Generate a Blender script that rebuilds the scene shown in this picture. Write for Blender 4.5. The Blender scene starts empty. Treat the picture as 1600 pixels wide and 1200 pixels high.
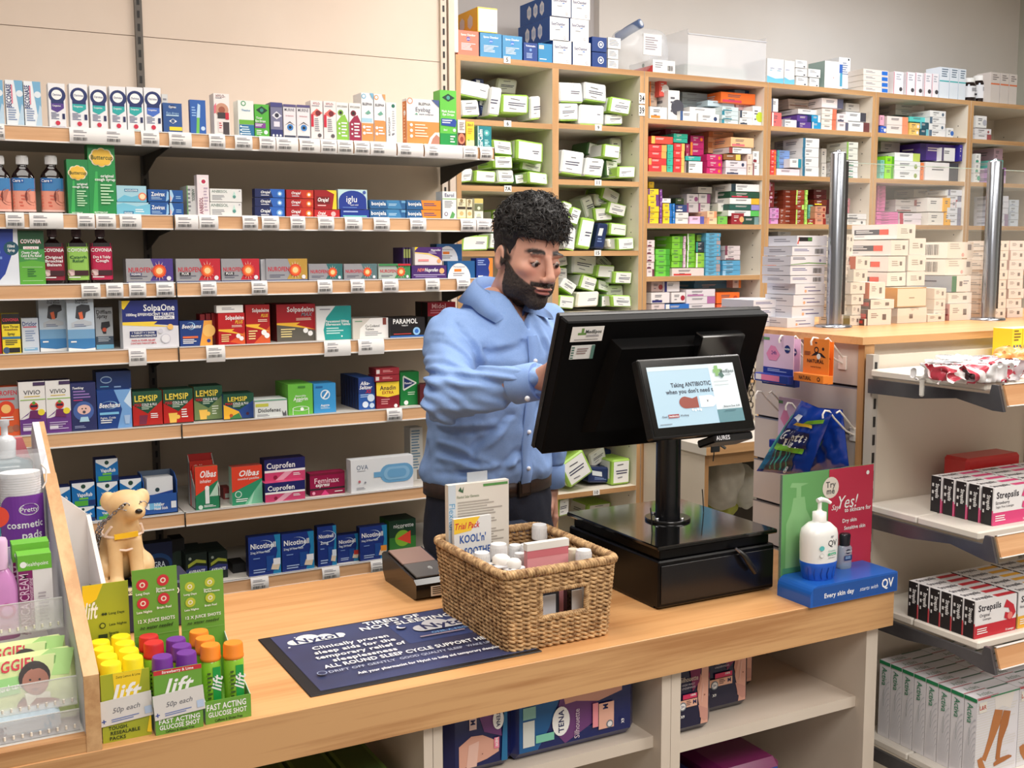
import bpy, math, random
import numpy as np
from mathutils import Matrix, Vector
random.seed(7)
S = bpy.context.scene
COL = S.collection
H = 1.62                                   # eye height of the photographer
# ---------------------------------------------------------------- camera
F_PX, PITCH, ROLL, YAW = 1739.04, math.radians(6.6606), math.radians(-0.2025), math.radians(28.3356)
_cy, _sy, _cp, _sp = math.cos(YAW), math.sin(YAW), math.cos(PITCH), math.sin(PITCH)
FW = np.array([_sy*_cp, _cy*_cp, -_sp]); RT = np.array([_cy, -_sy, 0.0]); UP = np.cross(RT, FW)
_cr, _sr = math.cos(ROLL), math.sin(ROLL)
RT, UP = RT*_cr + UP*_sr, -RT*_sr + UP*_cr
cd = bpy.data.cameras.new('camera'); cam = bpy.data.objects.new('camera', cd); COL.objects.link(cam)
cd.sensor_width = 36; cd.lens = 36*F_PX/1600; cd.clip_start = 0.05
cam.matrix_world = Matrix(((RT[0], UP[0], -FW[0], 0), (RT[1], UP[1], -FW[1], 0), (RT[2], UP[2], -FW[2], H), (0, 0, 0, 1)))
S.camera = cam
# survey helpers: where the sight line through a photo pixel meets a real plane of the room
def ray(x, y): return FW + RT*(x-800)/F_PX - UP*(y-600)/F_PX
def onY(x, y, Y): d = ray(x, y); d = d*Y/d[1]; return Vector((d[0], d[1], d[2]+H))
def onX(x, y, X): d = ray(x, y); d = d*X/d[0]; return Vector((d[0], d[1], d[2]+H))
def onZ(x, y, Z): d = ray(x, y); d = d*(Z-H)/d[2]; return Vector((d[0], d[1], Z))
# ---------------------------------------------------------------- light
S.view_settings.view_transform = 'Standard'; S.view_settings.look = 'None'
S.view_settings.exposure = 0.16; S.view_settings.gamma = 1.0; S.view_settings.use_curve_mapping = False
w = bpy.data.worlds.new('world'); S.world = w; w.use_nodes = True
w.node_tree.nodes['Background'].inputs[0].default_value = (1.0, 0.98, 0.96, 1); w.node_tree.nodes['Background'].inputs[1].default_value = 0.55
def area(name, loc, size, power, col, rot=(0, 0, 0), sy=None):
    l = bpy.data.lights.new(name, 'AREA'); l.energy = power; l.color = col; l.size = size
    if sy: l.shape = 'RECTANGLE'; l.size_y = sy
    o = bpy.data.objects.new(name, l); o.location = loc; o.rotation_euler = rot; COL.objects.link(o); return o
WARM = (1.0, 0.95, 0.89); COOL = (0.86, 0.93, 1.0)
area('ceiling_area_light', (0.3, 1.8, 2.98), 1.2, 26, WARM)
area('ceiling_area_light', (1.9, 2.5, 2.98), 0.6, 22, WARM, sy=1.2)
area('ceiling_area_light', (0.6, -0.6, 2.98), 1.2, 55, WARM)
area('ceiling_area_light', (2.6, 0.2, 2.98), 1.2, 50, WARM)
area('ceiling_area_light', (3.7, 2.9, 2.98), 0.6, 15, COOL)
area('ceiling_area_light', (2.7, 2.3, 2.98), 0.6, 24, (1.0, 0.96, 0.93))  # added lamp to brighten the back wall, no known fitting there
# ---------------------------------------------------------------- materials
_mats = {}
def lin(c): c /= 255.0; return c/12.92 if c <= 0.04045 else ((c+0.055)/1.055)**2.4
def hexc(h): h = h.lstrip('#'); return tuple(int(h[i:i+2], 16) for i in (0, 2, 4))
def mat(c, rough=0.5, metal=0.0, alpha=None, emit=None, trans=None, coat=0, spec=None):
    if isinstance(c, str): c = hexc(c)
    k = (c, rough, metal, alpha, emit, trans, coat, spec)
    if k in _mats: return _mats[k]
    m = bpy.data.materials.new('m_%02x%02x%02x' % tuple(int(v) for v in c)); m.use_nodes = True
    b = m.node_tree.nodes['Principled BSDF']; L = tuple(lin(v) for v in c)+(1,)
    nt = m.node_tree; nz = nt.nodes.new('ShaderNodeTexNoise'); nz.inputs['Scale'].default_value = 9; tc = nt.nodes.new('ShaderNodeTexCoord')
    mx = nt.nodes.new('ShaderNodeMixRGB'); mx.blend_type = 'MULTIPLY'; mx.inputs[0].default_value = 0.06
    mx.inputs[1].default_value = L; nt.links.new(tc.outputs['Object'], nz.inputs['Vector']); nt.links.new(nz.outputs['Color'], mx.inputs[2]); nt.links.new(mx.outputs[0], b.inputs['Base Color'])
    b.inputs['Roughness'].default_value = rough; b.inputs['Metallic'].default_value = metal
    if spec is not None: b.inputs['Specular IOR Level'].default_value = spec
    if coat: b.inputs['Coat Weight'].default_value = coat; b.inputs['Coat Roughness'].default_value = 0.1
    if trans: b.inputs['Transmission Weight'].default_value = trans
    if alpha is not None: b.inputs['Alpha'].default_value = alpha
    if emit: b.inputs['Emission Color'].default_value = L; b.inputs['Emission Strength'].default_value = emit
    _mats[k] = m; return m
def nodemat(name, fn):
    m = bpy.data.materials.new(name); m.use_nodes = True; nt = m.node_tree; fn(nt, nt.nodes['Principled BSDF']); return m
def wood(name, c1, c2, axis=0, rough=0.42, fine=60, dark=0.5):
    def fn(nt, b):
        N = nt.nodes.new; Lk = nt.links.new
        tc = N('ShaderNodeTexCoord'); mp = N('ShaderNodeMapping'); sc = [fine, fine, fine]; sc[axis] = 2.2; mp.inputs['Scale'].default_value = sc
        Lk(tc.outputs['Object'], mp.inputs['Vector'])
        n1 = N('ShaderNodeTexNoise'); n1.inputs['Scale'].default_value = 1; n1.inputs['Detail'].default_value = 6; n1.inputs['Roughness'].default_value = 0.65; Lk(mp.outputs[0], n1.inputs['Vector'])
        m2 = N('ShaderNodeMapping'); s2 = [9, 9, 9]; s2[axis] = 0.9; m2.inputs['Scale'].default_value = s2; Lk(tc.outputs['Object'], m2.inputs['Vector'])
        n2 = N('ShaderNodeTexNoise'); n2.inputs['Scale'].default_value = 1; n2.inputs['Detail'].default_value = 2; Lk(m2.outputs[0], n2.inputs['Vector'])
        ml = N('ShaderNodeMath'); ml.operation = 'MULTIPLY'; ml.inputs[1].default_value = 14; Lk(n2.outputs['Fac'], ml.inputs[0])
        sn = N('ShaderNodeMath'); sn.operation = 'SINE'; Lk(ml.outputs[0], sn.inputs[0])
        ad = N('ShaderNodeMath'); ad.operation = 'MULTIPLY_ADD'; ad.inputs[1].default_value = 0.12; Lk(sn.outputs[0], ad.inputs[0]); Lk(n1.outputs['Fac'], ad.inputs[2])
        cr = N('ShaderNodeValToRGB'); cr.color_ramp.elements[0].position = 0.5-dark*0.4; cr.color_ramp.elements[1].position = 0.5+dark*0.3
        cr.color_ramp.elements[0].color = tuple(lin(v) for v in c2)+(1,); cr.color_ramp.elements[1].color = tuple(lin(v) for v in c1)+(1,)
        Lk(ad.outputs[0], cr.inputs[0]); Lk(cr.outputs[0], b.inputs['Base Color']); b.inputs['Roughness'].default_value = rough
    return nodemat(name, fn)
def noisy(name, c1, c2, scale=20, rough=0.8, bump=0.0, bscale=None, metal=0.0, detail=4):
    def fn(nt, b):
        N = nt.nodes.new; Lk = nt.links.new
        tc = N('ShaderNodeTexCoord'); n = N('ShaderNodeTexNoise'); n.inputs['Scale'].default_value = scale; n.inputs['Detail'].default_value = detail; Lk(tc.outputs['Object'], n.inputs['Vector'])
        cr = N('ShaderNodeValToRGB'); cr.color_ramp.elements[0].position = 0.3; cr.color_ramp.elements[1].position = 0.7
        cr.color_ramp.elements[0].color = tuple(lin(v) for v in c2)+(1,); cr.color_ramp.elements[1].color = tuple(lin(v) for v in c1)+(1,)
        Lk(n.outputs['Fac'], cr.inputs[0]); Lk(cr.outputs[0], b.inputs['Base Color']); b.inputs['Roughness'].default_value = rough; b.inputs['Metallic'].default_value = metal
        if bump:
            n2 = N('ShaderNodeTexNoise'); n2.inputs['Scale'].default_value = bscale or scale*4; Lk(tc.outputs['Object'], n2.inputs['Vector'])
            bp = N('ShaderNodeBump'); bp.inputs['Strength'].default_value = bump; bp.inputs['Distance'].default_value = 0.002; Lk(n2.outputs['Fac'], bp.inputs['Height']); Lk(bp.outputs[0], b.inputs['Normal'])
    return nodemat(name, fn)
W_TOP = wood('oak_counter_top', (222, 168, 112), (202, 144, 90), 0, 0.33, 60, 0.4)
W_FRONT = wood('oak_counter_front', (206, 160, 110), (174, 124, 78), 0, 0.5, 60, 0.36)
W_EDGE = wood('beech_edge', (200, 156, 108), (176, 132, 86), 0, 0.5, 40)
W_EDGEZ = wood('beech_edge_upright', (200, 156, 108), (176, 132, 86), 2, 0.5, 40)
W_STRIP = wood('oak_fascia', (224, 178, 134), (196, 144, 100), 0, 0.45, 55)
W_SIDE = wood('oak_display_side', (214, 172, 124), (188, 142, 96), 1, 0.5)
CREAM = noisy('cream_melamine', (232, 222, 206), (226, 215, 198), 6, 0.55)
PANELC = noisy('cream_back_panel', (226, 209, 194), (221, 203, 187), 3, 0.6)
WALLM = noisy('painted_wall', (226, 220, 214), (220, 213, 206), 2.5, 0.85, 0.05, 150)
WALL_SHADE = noisy('shaded_painted_wall', (198, 194, 194), (190, 186, 186), 2.5, 0.85)  # same paint as the back wall, shade beside the shelving put into the colour
SHELFW = mat((228, 222, 212), 0.4); WHITE = mat((240, 238, 235), 0.5); STEEL = mat((70, 72, 76), 0.35, 0.6)
BLACK = mat((16, 16, 18), 0.35); GLOSSK = mat((10, 10, 11), 0.08, 0, None, None, None, 0.5); INK = mat((30, 30, 34), 0.6)
# ---------------------------------------------------------------- mesh helpers
class MB:
    def __init__(s): s.v = []; s.f = []; s.m = []; s.mats = []; s.sm = []
    def mi(s, m):
        if not isinstance(m, bpy.types.Material): m = mat(m)
        if m not in s.mats: s.mats.append(m)
        return s.mats.index(m)
    def add(s, vs, fs, m, smooth=False):
        o = len(s.v); i = s.mi(m); s.v += [tuple(v) for v in vs]
        for f in fs: s.f.append(tuple(o+k for k in f)); s.m.append(i); s.sm.append(smooth)
    def box(s, x0, x1, y0, y1, z0, z1, m, front=None, M=None):
        vs = [(x0, y0, z0), (x1, y0, z0), (x1, y1, z0), (x0, y1, z0), (x0, y0, z1), (x1, y0, z1), (x1, y1, z1), (x0, y1, z1)]
        if M is not None: vs = [tuple(M @ Vector(v)) for v in vs]
        fs = [(0, 3, 2, 1), (4, 5, 6, 7), (1, 2, 6, 5), (2, 3, 7, 6), (3, 0, 4, 7)]
        s.add(vs, fs, m); s.add(vs, [(0, 1, 5, 4)], front if front is not None else m)
    def bbox(s, x0, x1, y0, y1, z0, z1, m, b=0.004, M=None):            # box with chamfered edges
        vs = []; 
        for sx in (0, 1):
            for sy in (0, 1):
                for sz in (0, 1):
                    X = (x0, x1)[sx]; Y = (y0, y1)[sy]; Z = (z0, z1)[sz]; dx = b*(1-2*sx); dy = b*(1-2*sy); dz = b*(1-2*sz)
                    vs += [(X, Y+dy, Z+dz), (X+dx, Y, Z+dz), (X+dx, Y+dy, Z)]
        I = lambda a, bb, c, k: (a*4+bb*2+c)*3+k
        fs = [(I(0,0,0,0), I(0,0,1,0), I(0,1,1,0), I(0,1,0,0)), (I(1,0,0,0), I(1,1,0,0), I(1,1,1,0), I(1,0,1,0)), (I(0,0,0,1), I(1,0,0,1), I(1,0,1,1), I(0,0,1,1)),
              (I(0,1,0,1), I(0,1,1,1), I(1,1,1,1), I(1,1,0,1)), (I(0,0,0,2), I(0,1,0,2), I(1,1,0,2), I(1,0,0,2)), (I(0,0,1,2), I(1,0,1,2), I(1,1,1,2), I(0,1,1,2))]
        for a in (0, 1):
            for c in (0, 1):
                fs += [(I(a,c,0,0), I(a,c,1,0), I(a,c,1,1), I(a,c,0,1)), (I(a,0,c,0), I(a,1,c,0), I(a,1,c,2), I(a,0,c,2)), (I(0,a,c,1), I(1,a,c,1), I(1,a,c,2), I(0,a,c,2))]
                for e in (0, 1): fs.append((I(a,c,e,0), I(a,c,e,1), I(a,c,e,2)))
        if M is not None: vs = [tuple(M @ Vector(v)) for v in vs]
        s.add(vs, fs, m)
    def prism(s, pts, axis, a0, a1, m, smooth=False):                    # polygon extruded along an axis
        n = len(pts); vs = []
        for a in (a0, a1):
            for p, q in pts: vs.append({0: (a, p, q), 1: (p, a, q), 2: (p, q, a)}[axis])
        s.add(vs, [tuple(range(n)), tuple(range(2*n-1, n-1, -1))], m); s.add(vs, [(i, (i+1) % n, n+(i+1) % n, n+i) for i in range(n)], m, smooth)
    def lathe(s, prof, m, n=24, c=(0, 0), sx=1, sy=1, p=2.0, smooth=True, caps=True):
        vs = []; fs = []
        for r, z in prof:
            for k in range(n):
                a = 2*math.pi*k/n; ca, sa = math.cos(a), math.sin(a)
                q = (abs(ca)**p+abs(sa)**p)**(-1/p)
                vs.append((c[0]+r*sx*ca*q, c[1]+r*sy*sa*q, z))
        for j in range(len(prof)-1):
            for k in range(n): fs.append((j*n+k, j*n+(k+1) % n, (j+1)*n+(k+1) % n, (j+1)*n+k))
        s.add(vs, fs, m, smooth)
        if caps:
            s.add(vs[:n], [tuple(range(n-1, -1, -1))], m); s.add(vs[-n:], [tuple(range(n))], m)
    def tube(s, pts, r, m, n=8, smooth=True, r2=None):
        P = [Vector(p) for p in pts]; vs = []; fs = []; N = len(P); up = Vector((0, 0, 1)); prev = None
        for i, p in enumerate(P):
            t = (P[min(i+1, N-1)]-P[max(i-1, 0)]).normalized()
            if prev is None: a = t.orthogonal().normalized()
            else: a = (prev - t*prev.dot(t)).normalized()
            prev = a; b = t.cross(a); rr = r if not isinstance(r, (list, tuple)) else r[i]
            for k in range(n):
                an = 2*math.pi*k/n; vs.append(tuple(p+a*math.cos(an)*rr+b*math.sin(an)*(r2 or rr)))
        for i in range(N-1):
            for k in range(n): fs.append((i*n+k, i*n+(k+1) % n, (i+1)*n+(k+1) % n, (i+1)*n+k))
        s.add(vs, fs, m, smooth); s.add(vs[:n], [tuple(range(n-1, -1, -1))], m); s.add(vs[-n:], [tuple(range(n))], m)
    def build(s, name, parent=None, label=None, cat=None, group=None, kind=None, loc=None, rotz=0):
        me = bpy.data.meshes.new(name); me.from_pydata(s.v, [], s.f)
        for m in s.mats: me.materials.append(m)
        if s.m: me.polygons.foreach_set('material_index', s.m); me.polygons.foreach_set('use_smooth', s.sm)
        me.update(); return link(name, me, parent, label, cat, group, kind, loc, rotz)
def link(name, me, parent=None, label=None, cat=None, group=None, kind=None, loc=None, rotz=0):
    o = bpy.data.objects.new(name, me); COL.objects.link(o); o.parent = parent
    if loc is not None: o.location = loc
    if rotz: o.rotation_euler = (0, 0, rotz)
    if label: o['label'] = label
    if cat: o['category'] = cat
    if group: o['group'] = group
    if kind: o['kind'] = kind
    return o
def thing(name, label, cat, loc=(0, 0, 0), rotz=0, group=None): return link(name, None, None, label, cat, group, None, loc, rotz)
def sbox(name, x0, x1, y0, y1, z0, z1, m, front=None):
    b = MB(); b.box(x0, x1, y0, y1, z0, z1, m, front); return b.build(name, kind='structure')
# lettering: text outlines turned into polygons of the printed face
_txt = {}
def glyphs(t, bold, ital):
    k = (t, bold, ital)
    if k in _txt: return _txt[k]
    c = bpy.data.curves.new('t', 'FONT'); c.body = t; c.offset = 0.022 if bold else 0.004; c.shear = 0.3 if ital else 0; c.resolution_u = 2; c.fill_mode = 'FRONT'
    if bold: c.space_character = 1.06
    o = bpy.data.objects.new('t', c); COL.objects.link(o); dg = bpy.context.evaluated_depsgraph_get(); me = o.evaluated_get(dg).to_mesh()
    vs = [(v.co.x, v.co.y) for v in me.vertices]; fs = [tuple(p.vertices) for p in me.polygons]
    o.evaluated_get(dg).to_mesh_clear(); bpy.data.objects.remove(o); bpy.data.curves.remove(c)
    xs = [v[0] for v in vs]; ys = [v[1] for v in vs]
    _txt[k] = (vs, fs, min(xs), max(xs), min(ys), max(ys)); return _txt[k]
class Face:                                   # printed face: local 2D frame
    def __init__(s, mb, O, U, V, w, h, lay=0.00014):
        s.mb = mb; s.O = Vector(O); s.U = Vector(U).normalized(); s.V = Vector(V).normalized(); s.N = s.U.cross(s.V); s.w = w; s.h = h; s.k = 1; s.lay = lay
    def P(s, u, v): return tuple(s.O+s.U*(u*s.w)+s.V*(v*s.h)+s.N*(s.k*s.lay))
    def draw(s, items):
        for it in items:
            s.k += 1; c = it[0]
            if c == 'r': _, a, b, u, v, col = it; s.mb.add([s.P(a, b), s.P(u, b), s.P(u, v), s.P(a, v)], [(0, 1, 2, 3)], col)
            elif c == 'e':
                _, cx, cy, rx, ry, col = it; n = 20; a = s.h/s.w
                s.mb.add([s.P(cx+rx*a*math.cos(2*math.pi*i/n), cy+ry*math.sin(2*math.pi*i/n)) for i in range(n)], [tuple(range(n))], col)
            elif c == 'p': s.mb.add([s.P(*q) for q in it[1]], [tuple(range(len(it[1])))], it[2])
            elif c == 'l':
                _, a, b, u, v, n, col = it; rr = random.Random(n*97+int(a*100)+int(v*50))
                for i in range(n):
                    y1 = v-(v-b)*i/n; y0 = y1-(v-b)/n*0.45; e = a+(u-a)*rr.uniform(0.6, 1); s.mb.add([s.P(a, y0), s.P(e, y0), s.P(e, y1), s.P(a, y1)], [(0, 1, 2, 3)], col)
            elif c == 'b':
                _, a, b, u, v = it[:5]; x = a; rr = random.Random(5)
                while x < u: ww = (u-a)*rr.choice((0.02, 0.04, 0.05)); s.mb.add([s.P(x, b), s.P(x+ww, b), s.P(x+ww, v), s.P(x, v)], [(0, 1, 2, 3)], INK); x += ww+(u-a)*rr.choice((0.03, 0.05))
            elif c == 't':
                _, t, cx, cy, size, col = it[:6]; mw = it[6] if len(it) > 6 else 0.9; fl = it[7] if len(it) > 7 else 'b'; rot = it[8] if len(it) > 8 else 0
                vs, fs, x0, x1, y0, y1 = glyphs(t, 'b' in fl, 'i' in fl); H0 = 0.7
                sc = size*s.h/H0; W = (x1-x0)*sc; lim = mw*(s.w if rot == 0 else s.h); sq = min(1, lim/W) if W > 0 else 1
                if 'w' in fl: sq = lim/W
                if sq < 0.7 and 'w' not in fl: sc *= sq/0.7; sq = 0.7
                ca, sa = math.cos(math.radians(rot)), math.sin(math.radians(rot)); mx = (x0+x1)/2; my = 0.35 if y1 > 0.5 else (y0+y1)/2; out = []
                for X, Y in vs:
                    p = (X-mx)*sc*sq; q = (Y-my)*sc; out.append(s.P(cx+(p*ca-q*sa)/s.w, cy+(p*sa+q*ca)/s.h))
                s.mb.add(out, fs, col)
        return s
def pack_mesh(w, h, d, base, front=(), left=(), top=(), right=(), sidecol=None, topcol=None):
    mb = MB(); bm = base if isinstance(base, bpy.types.Material) else mat(base, 0.42)
    sc = sidecol or bm; tc = topcol or bm
    vs = [(-w/2, 0, 0), (w/2, 0, 0), (w/2, d, 0), (-w/2, d, 0), (-w/2, 0, h), (w/2, 0, h), (w/2, d, h), (-w/2, d, h)]
    mb.add(vs, [(0, 1, 5, 4), (2, 3, 7, 6), (0, 3, 2, 1)], bm); mb.add(vs, [(3, 0, 4, 7), (1, 2, 6, 5)], sc); mb.add(vs, [(4, 5, 6, 7)], tc)
    if front: Face(mb, (-w/2, 0, 0), (1, 0, 0), (0, 0, 1), w, h).draw(front)
    if left: Face(mb, (-w/2, d, 0), (0, -1, 0), (0, 0, 1), d, h).draw(left)
    if right: Face(mb, (w/2, 0, 0), (0, 1, 0), (0, 0, 1), d, h).draw(right)
    if top: Face(mb, (-w/2, 0, h), (1, 0, 0), (0, 1, 0), w, d).draw(top)
    return mb
# implicit surfaces (for the figure and other soft shapes): surface nets on a numpy grid
def nets(fn, lo, hi, h):
    lo = np.array(lo, float); hi = np.array(hi, float); n = np.ceil((hi-lo)/h).astype(int)+1
    ax = [lo[i]+h*np.arange(n[i]) for i in range(3)]; g = np.meshgrid(*ax, indexing='ij')
    D = fn(g[0], g[1], g[2]).astype(np.float32); ins = D < 0
    c = tuple(k-1 for k in n); acc = np.zeros(c+(3,), np.float32); cnt = np.zeros(c, np.float32)
    off = [(a, b, d) for a in (0, 1) for b in (0, 1) for d in (0, 1)]
    sl = lambda o: tuple(slice(o[i], o[i]+c[i]) for i in range(3))
    for o in off:
        for a in range(3):
            if o[a]: continue
            o2 = list(o); o2[a] = 1; A = D[sl(o)]; B = D[sl(o2)]; m = (A < 0) != (B < 0)
            t = np.where(m, A/(A-B+1e-12), 0)
            for i in range(3): acc[..., i] += np.where(m, o[i]+(t if i == a else 0), 0)
            cnt += m
    act = cnt > 0; idx = -np.ones(c, int); idx[act] = np.arange(act.sum()); ijk = np.argwhere(act)
    V = lo+h*(ijk+acc[act]/cnt[act][:, None]); Q = []
    for a in range(3):
        b, d = (a+1) % 3, (a+2) % 3
        s0 = [slice(None)]*3; s0[a] = slice(0, n[a]-1); s0[b] = slice(1, n[b]-1); s0[d] = slice(1, n[d]-1); s1 = list(s0); s1[a] = slice(1, n[a])
        A = ins[tuple(s0)]; B = ins[tuple(s1)]; e = np.argwhere(A != B); fl = A[A != B]
        e[:, b] += 1; e[:, d] += 1
        q = []
        for db, dd in ((0, 0), (1, 0), (1, 1), (0, 1)):
            k = e.copy(); k[:, b] -= 1-db; k[:, d] -= 1-dd; q.append(idx[k[:, 0], k[:, 1], k[:, 2]])
        q = np.stack(q, 1); q[~fl] = q[~fl][:, ::-1]; Q.append(q)
    return V, np.concatenate(Q)
def netmesh(name, V, Q, mats, mi=None):
    me = bpy.data.meshes.new(name); me.vertices.add(len(V)); me.vertices.foreach_set('co', V.astype(np.float32).ravel())
    me.loops.add(len(Q)*4); me.loops.foreach_set('vertex_index', Q.astype(np.int32).ravel())
    me.polygons.add(len(Q)); me.polygons.foreach_set('loop_start', np.arange(0, len(Q)*4, 4, dtype=np.int32)); me.polygons.foreach_set('loop_total', np.full(len(Q), 4, np.int32))
    for m in mats: me.materials.append(m)
    if mi is not None: me.polygons.foreach_set('material_index', mi.astype(np.int32))
    me.polygons.foreach_set('use_smooth', np.ones(len(Q), bool)); me.update(calc_edges=True); me.validate(); return me
def _hash(i, j, k, s): 
    n = (i*73856093) ^ (j*19349663) ^ (k*83492791) ^ (s*2654435); n = (n ^ (n >> 13))*1274126177 & 0x7fffffff; return (n % 100003)/100003.0
def vnoise(x, y, z, s=0):
    xi = np.floor(x).astype(np.int64); yi = np.floor(y).astype(np.int64); zi = np.floor(z).astype(np.int64); fx = x-xi; fy = y-yi; fz = z-zi
    fx = fx*fx*(3-2*fx); fy = fy*fy*(3-2*fy); fz = fz*fz*(3-2*fz); r = 0
    for a in (0, 1):
        for b in (0, 1):
            for c in (0, 1): r = r+_hash(xi+a, yi+b, zi+c, s)*(fx if a else 1-fx)*(fy if b else 1-fy)*(fz if c else 1-fz)
    return r*2-1
def smin(a, b, k): h = np.clip(0.5+0.5*(b-a)/k, 0, 1); return b*(1-h)+a*h-k*h*(1-h)
def smax(a, b, k): return -smin(-a, -b, k)
def ell(X, Y, Z, c, r):
    x = (X-c[0])/r[0]; y = (Y-c[1])/r[1]; z = (Z-c[2])/r[2]; k = np.sqrt(x*x+y*y+z*z); k2 = np.sqrt((x/r[0])**2+(y/r[1])**2+(z/r[2])**2)+1e-9; return k*(k-1)/k2
def cap(X, Y, Z, a, b, ra, rb, want_t=False):
    a = np.array(a, float); b = np.array(b, float); ab = b-a; t = np.clip(((X-a[0])*ab[0]+(Y-a[1])*ab[1]+(Z-a[2])*ab[2])/(ab@ab), 0, 1)
    d = np.sqrt((X-a[0]-t*ab[0])**2+(Y-a[1]-t*ab[1])**2+(Z-a[2]-t*ab[2])**2)-(ra+(rb-ra)*t); return (d, t) if want_t else d
# ================================================================ the room
FLOORM = noisy('vinyl_floor', (150, 146, 140), (132, 128, 122), 30, 0.5)
sbox('floor', -3.5, 5.2, -2.6, 4.2, -0.1, 0, FLOORM); sbox('ceiling', -3.5, 5.2, -2.6, 4.2, 3.05, 3.15, mat((236, 234, 230), 0.9))
sbox('wall_back', 2.56, 5.2, 3.98, 4.2, 0, 3.05, WALLM); sbox('wall_left', -3.6, -3.5, -2.6, 4.2, 0, 3.05, WALLM)
sbox('wall_right', 5.14, 5.24, -2.6, 3.98, 0, 3.05, noisy('sage_wall', (190, 190, 178), (182, 182, 170), 3, 0.85)); sbox('wall_front', -3.5, 5.2, -2.7, -2.6, 0, 3.05, WALLM)
sbox('wall_back_recess', -3.5, 2.56, 4.02, 4.2, 0, 3.05, WALL_SHADE)
# ---------------------------------------------------------------- shelving behind the counter (two bays)
SZ = [1.956, 1.731, 1.545, 1.364, 1.145, 0.889, 0.6705]; SY = 3.2
DARKP = noisy('shaded_cream_panel', (212, 198, 178), (205, 191, 170), 4, 0.6)  # cream back panel, its colour darkened for the shade under the shelves
TAGM = mat((236, 234, 232), 0.45); TXT = mat((90, 90, 98), 0.6)
TICK = [[(0, 14, 0), (114, 166, 0), (166, 215, 0), (225, 253, 0), (268, 303, 1), (330, 355, 1), (370, 397, 1), (408, 433, 1), (434, 468, 1), (470, 502, 1), (503, 528, 1), (529, 553, 1), (555, 579, 1), (580, 620, 1), (622, 662, 1), (664, 723, 1), (724, 746, 1), (750, 769, 1)],
        [(8, 37, 0), (45, 98, 0), (120, 147, 0), (149, 180, 0), (186, 220, 0), (273, 309, 1), (310, 340, 1), (378, 402, 1), (408, 435, 1), (453, 476, 1), (496, 521, 1), (538, 565, 1), (583, 608, 1), (640, 665, 1), (719, 743, 1), (744, 768, 1)],
        [(121, 151, 0), (160, 187, 0), (196, 223, 0), (239, 267, 0), (309, 334, 1), (389, 414, 1), (493, 516, 1), (545, 567, 1), (595, 620, 1), (663, 685, 1), (712, 733, 1)],
        [(191, 219, 0), (314, 344, 1), (501, 543, 1), (555, 596, 1)], [(603, 627, 1)], [], [(391, 419, 1), (503, 530, 1), (579, 602, 1)]]
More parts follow.
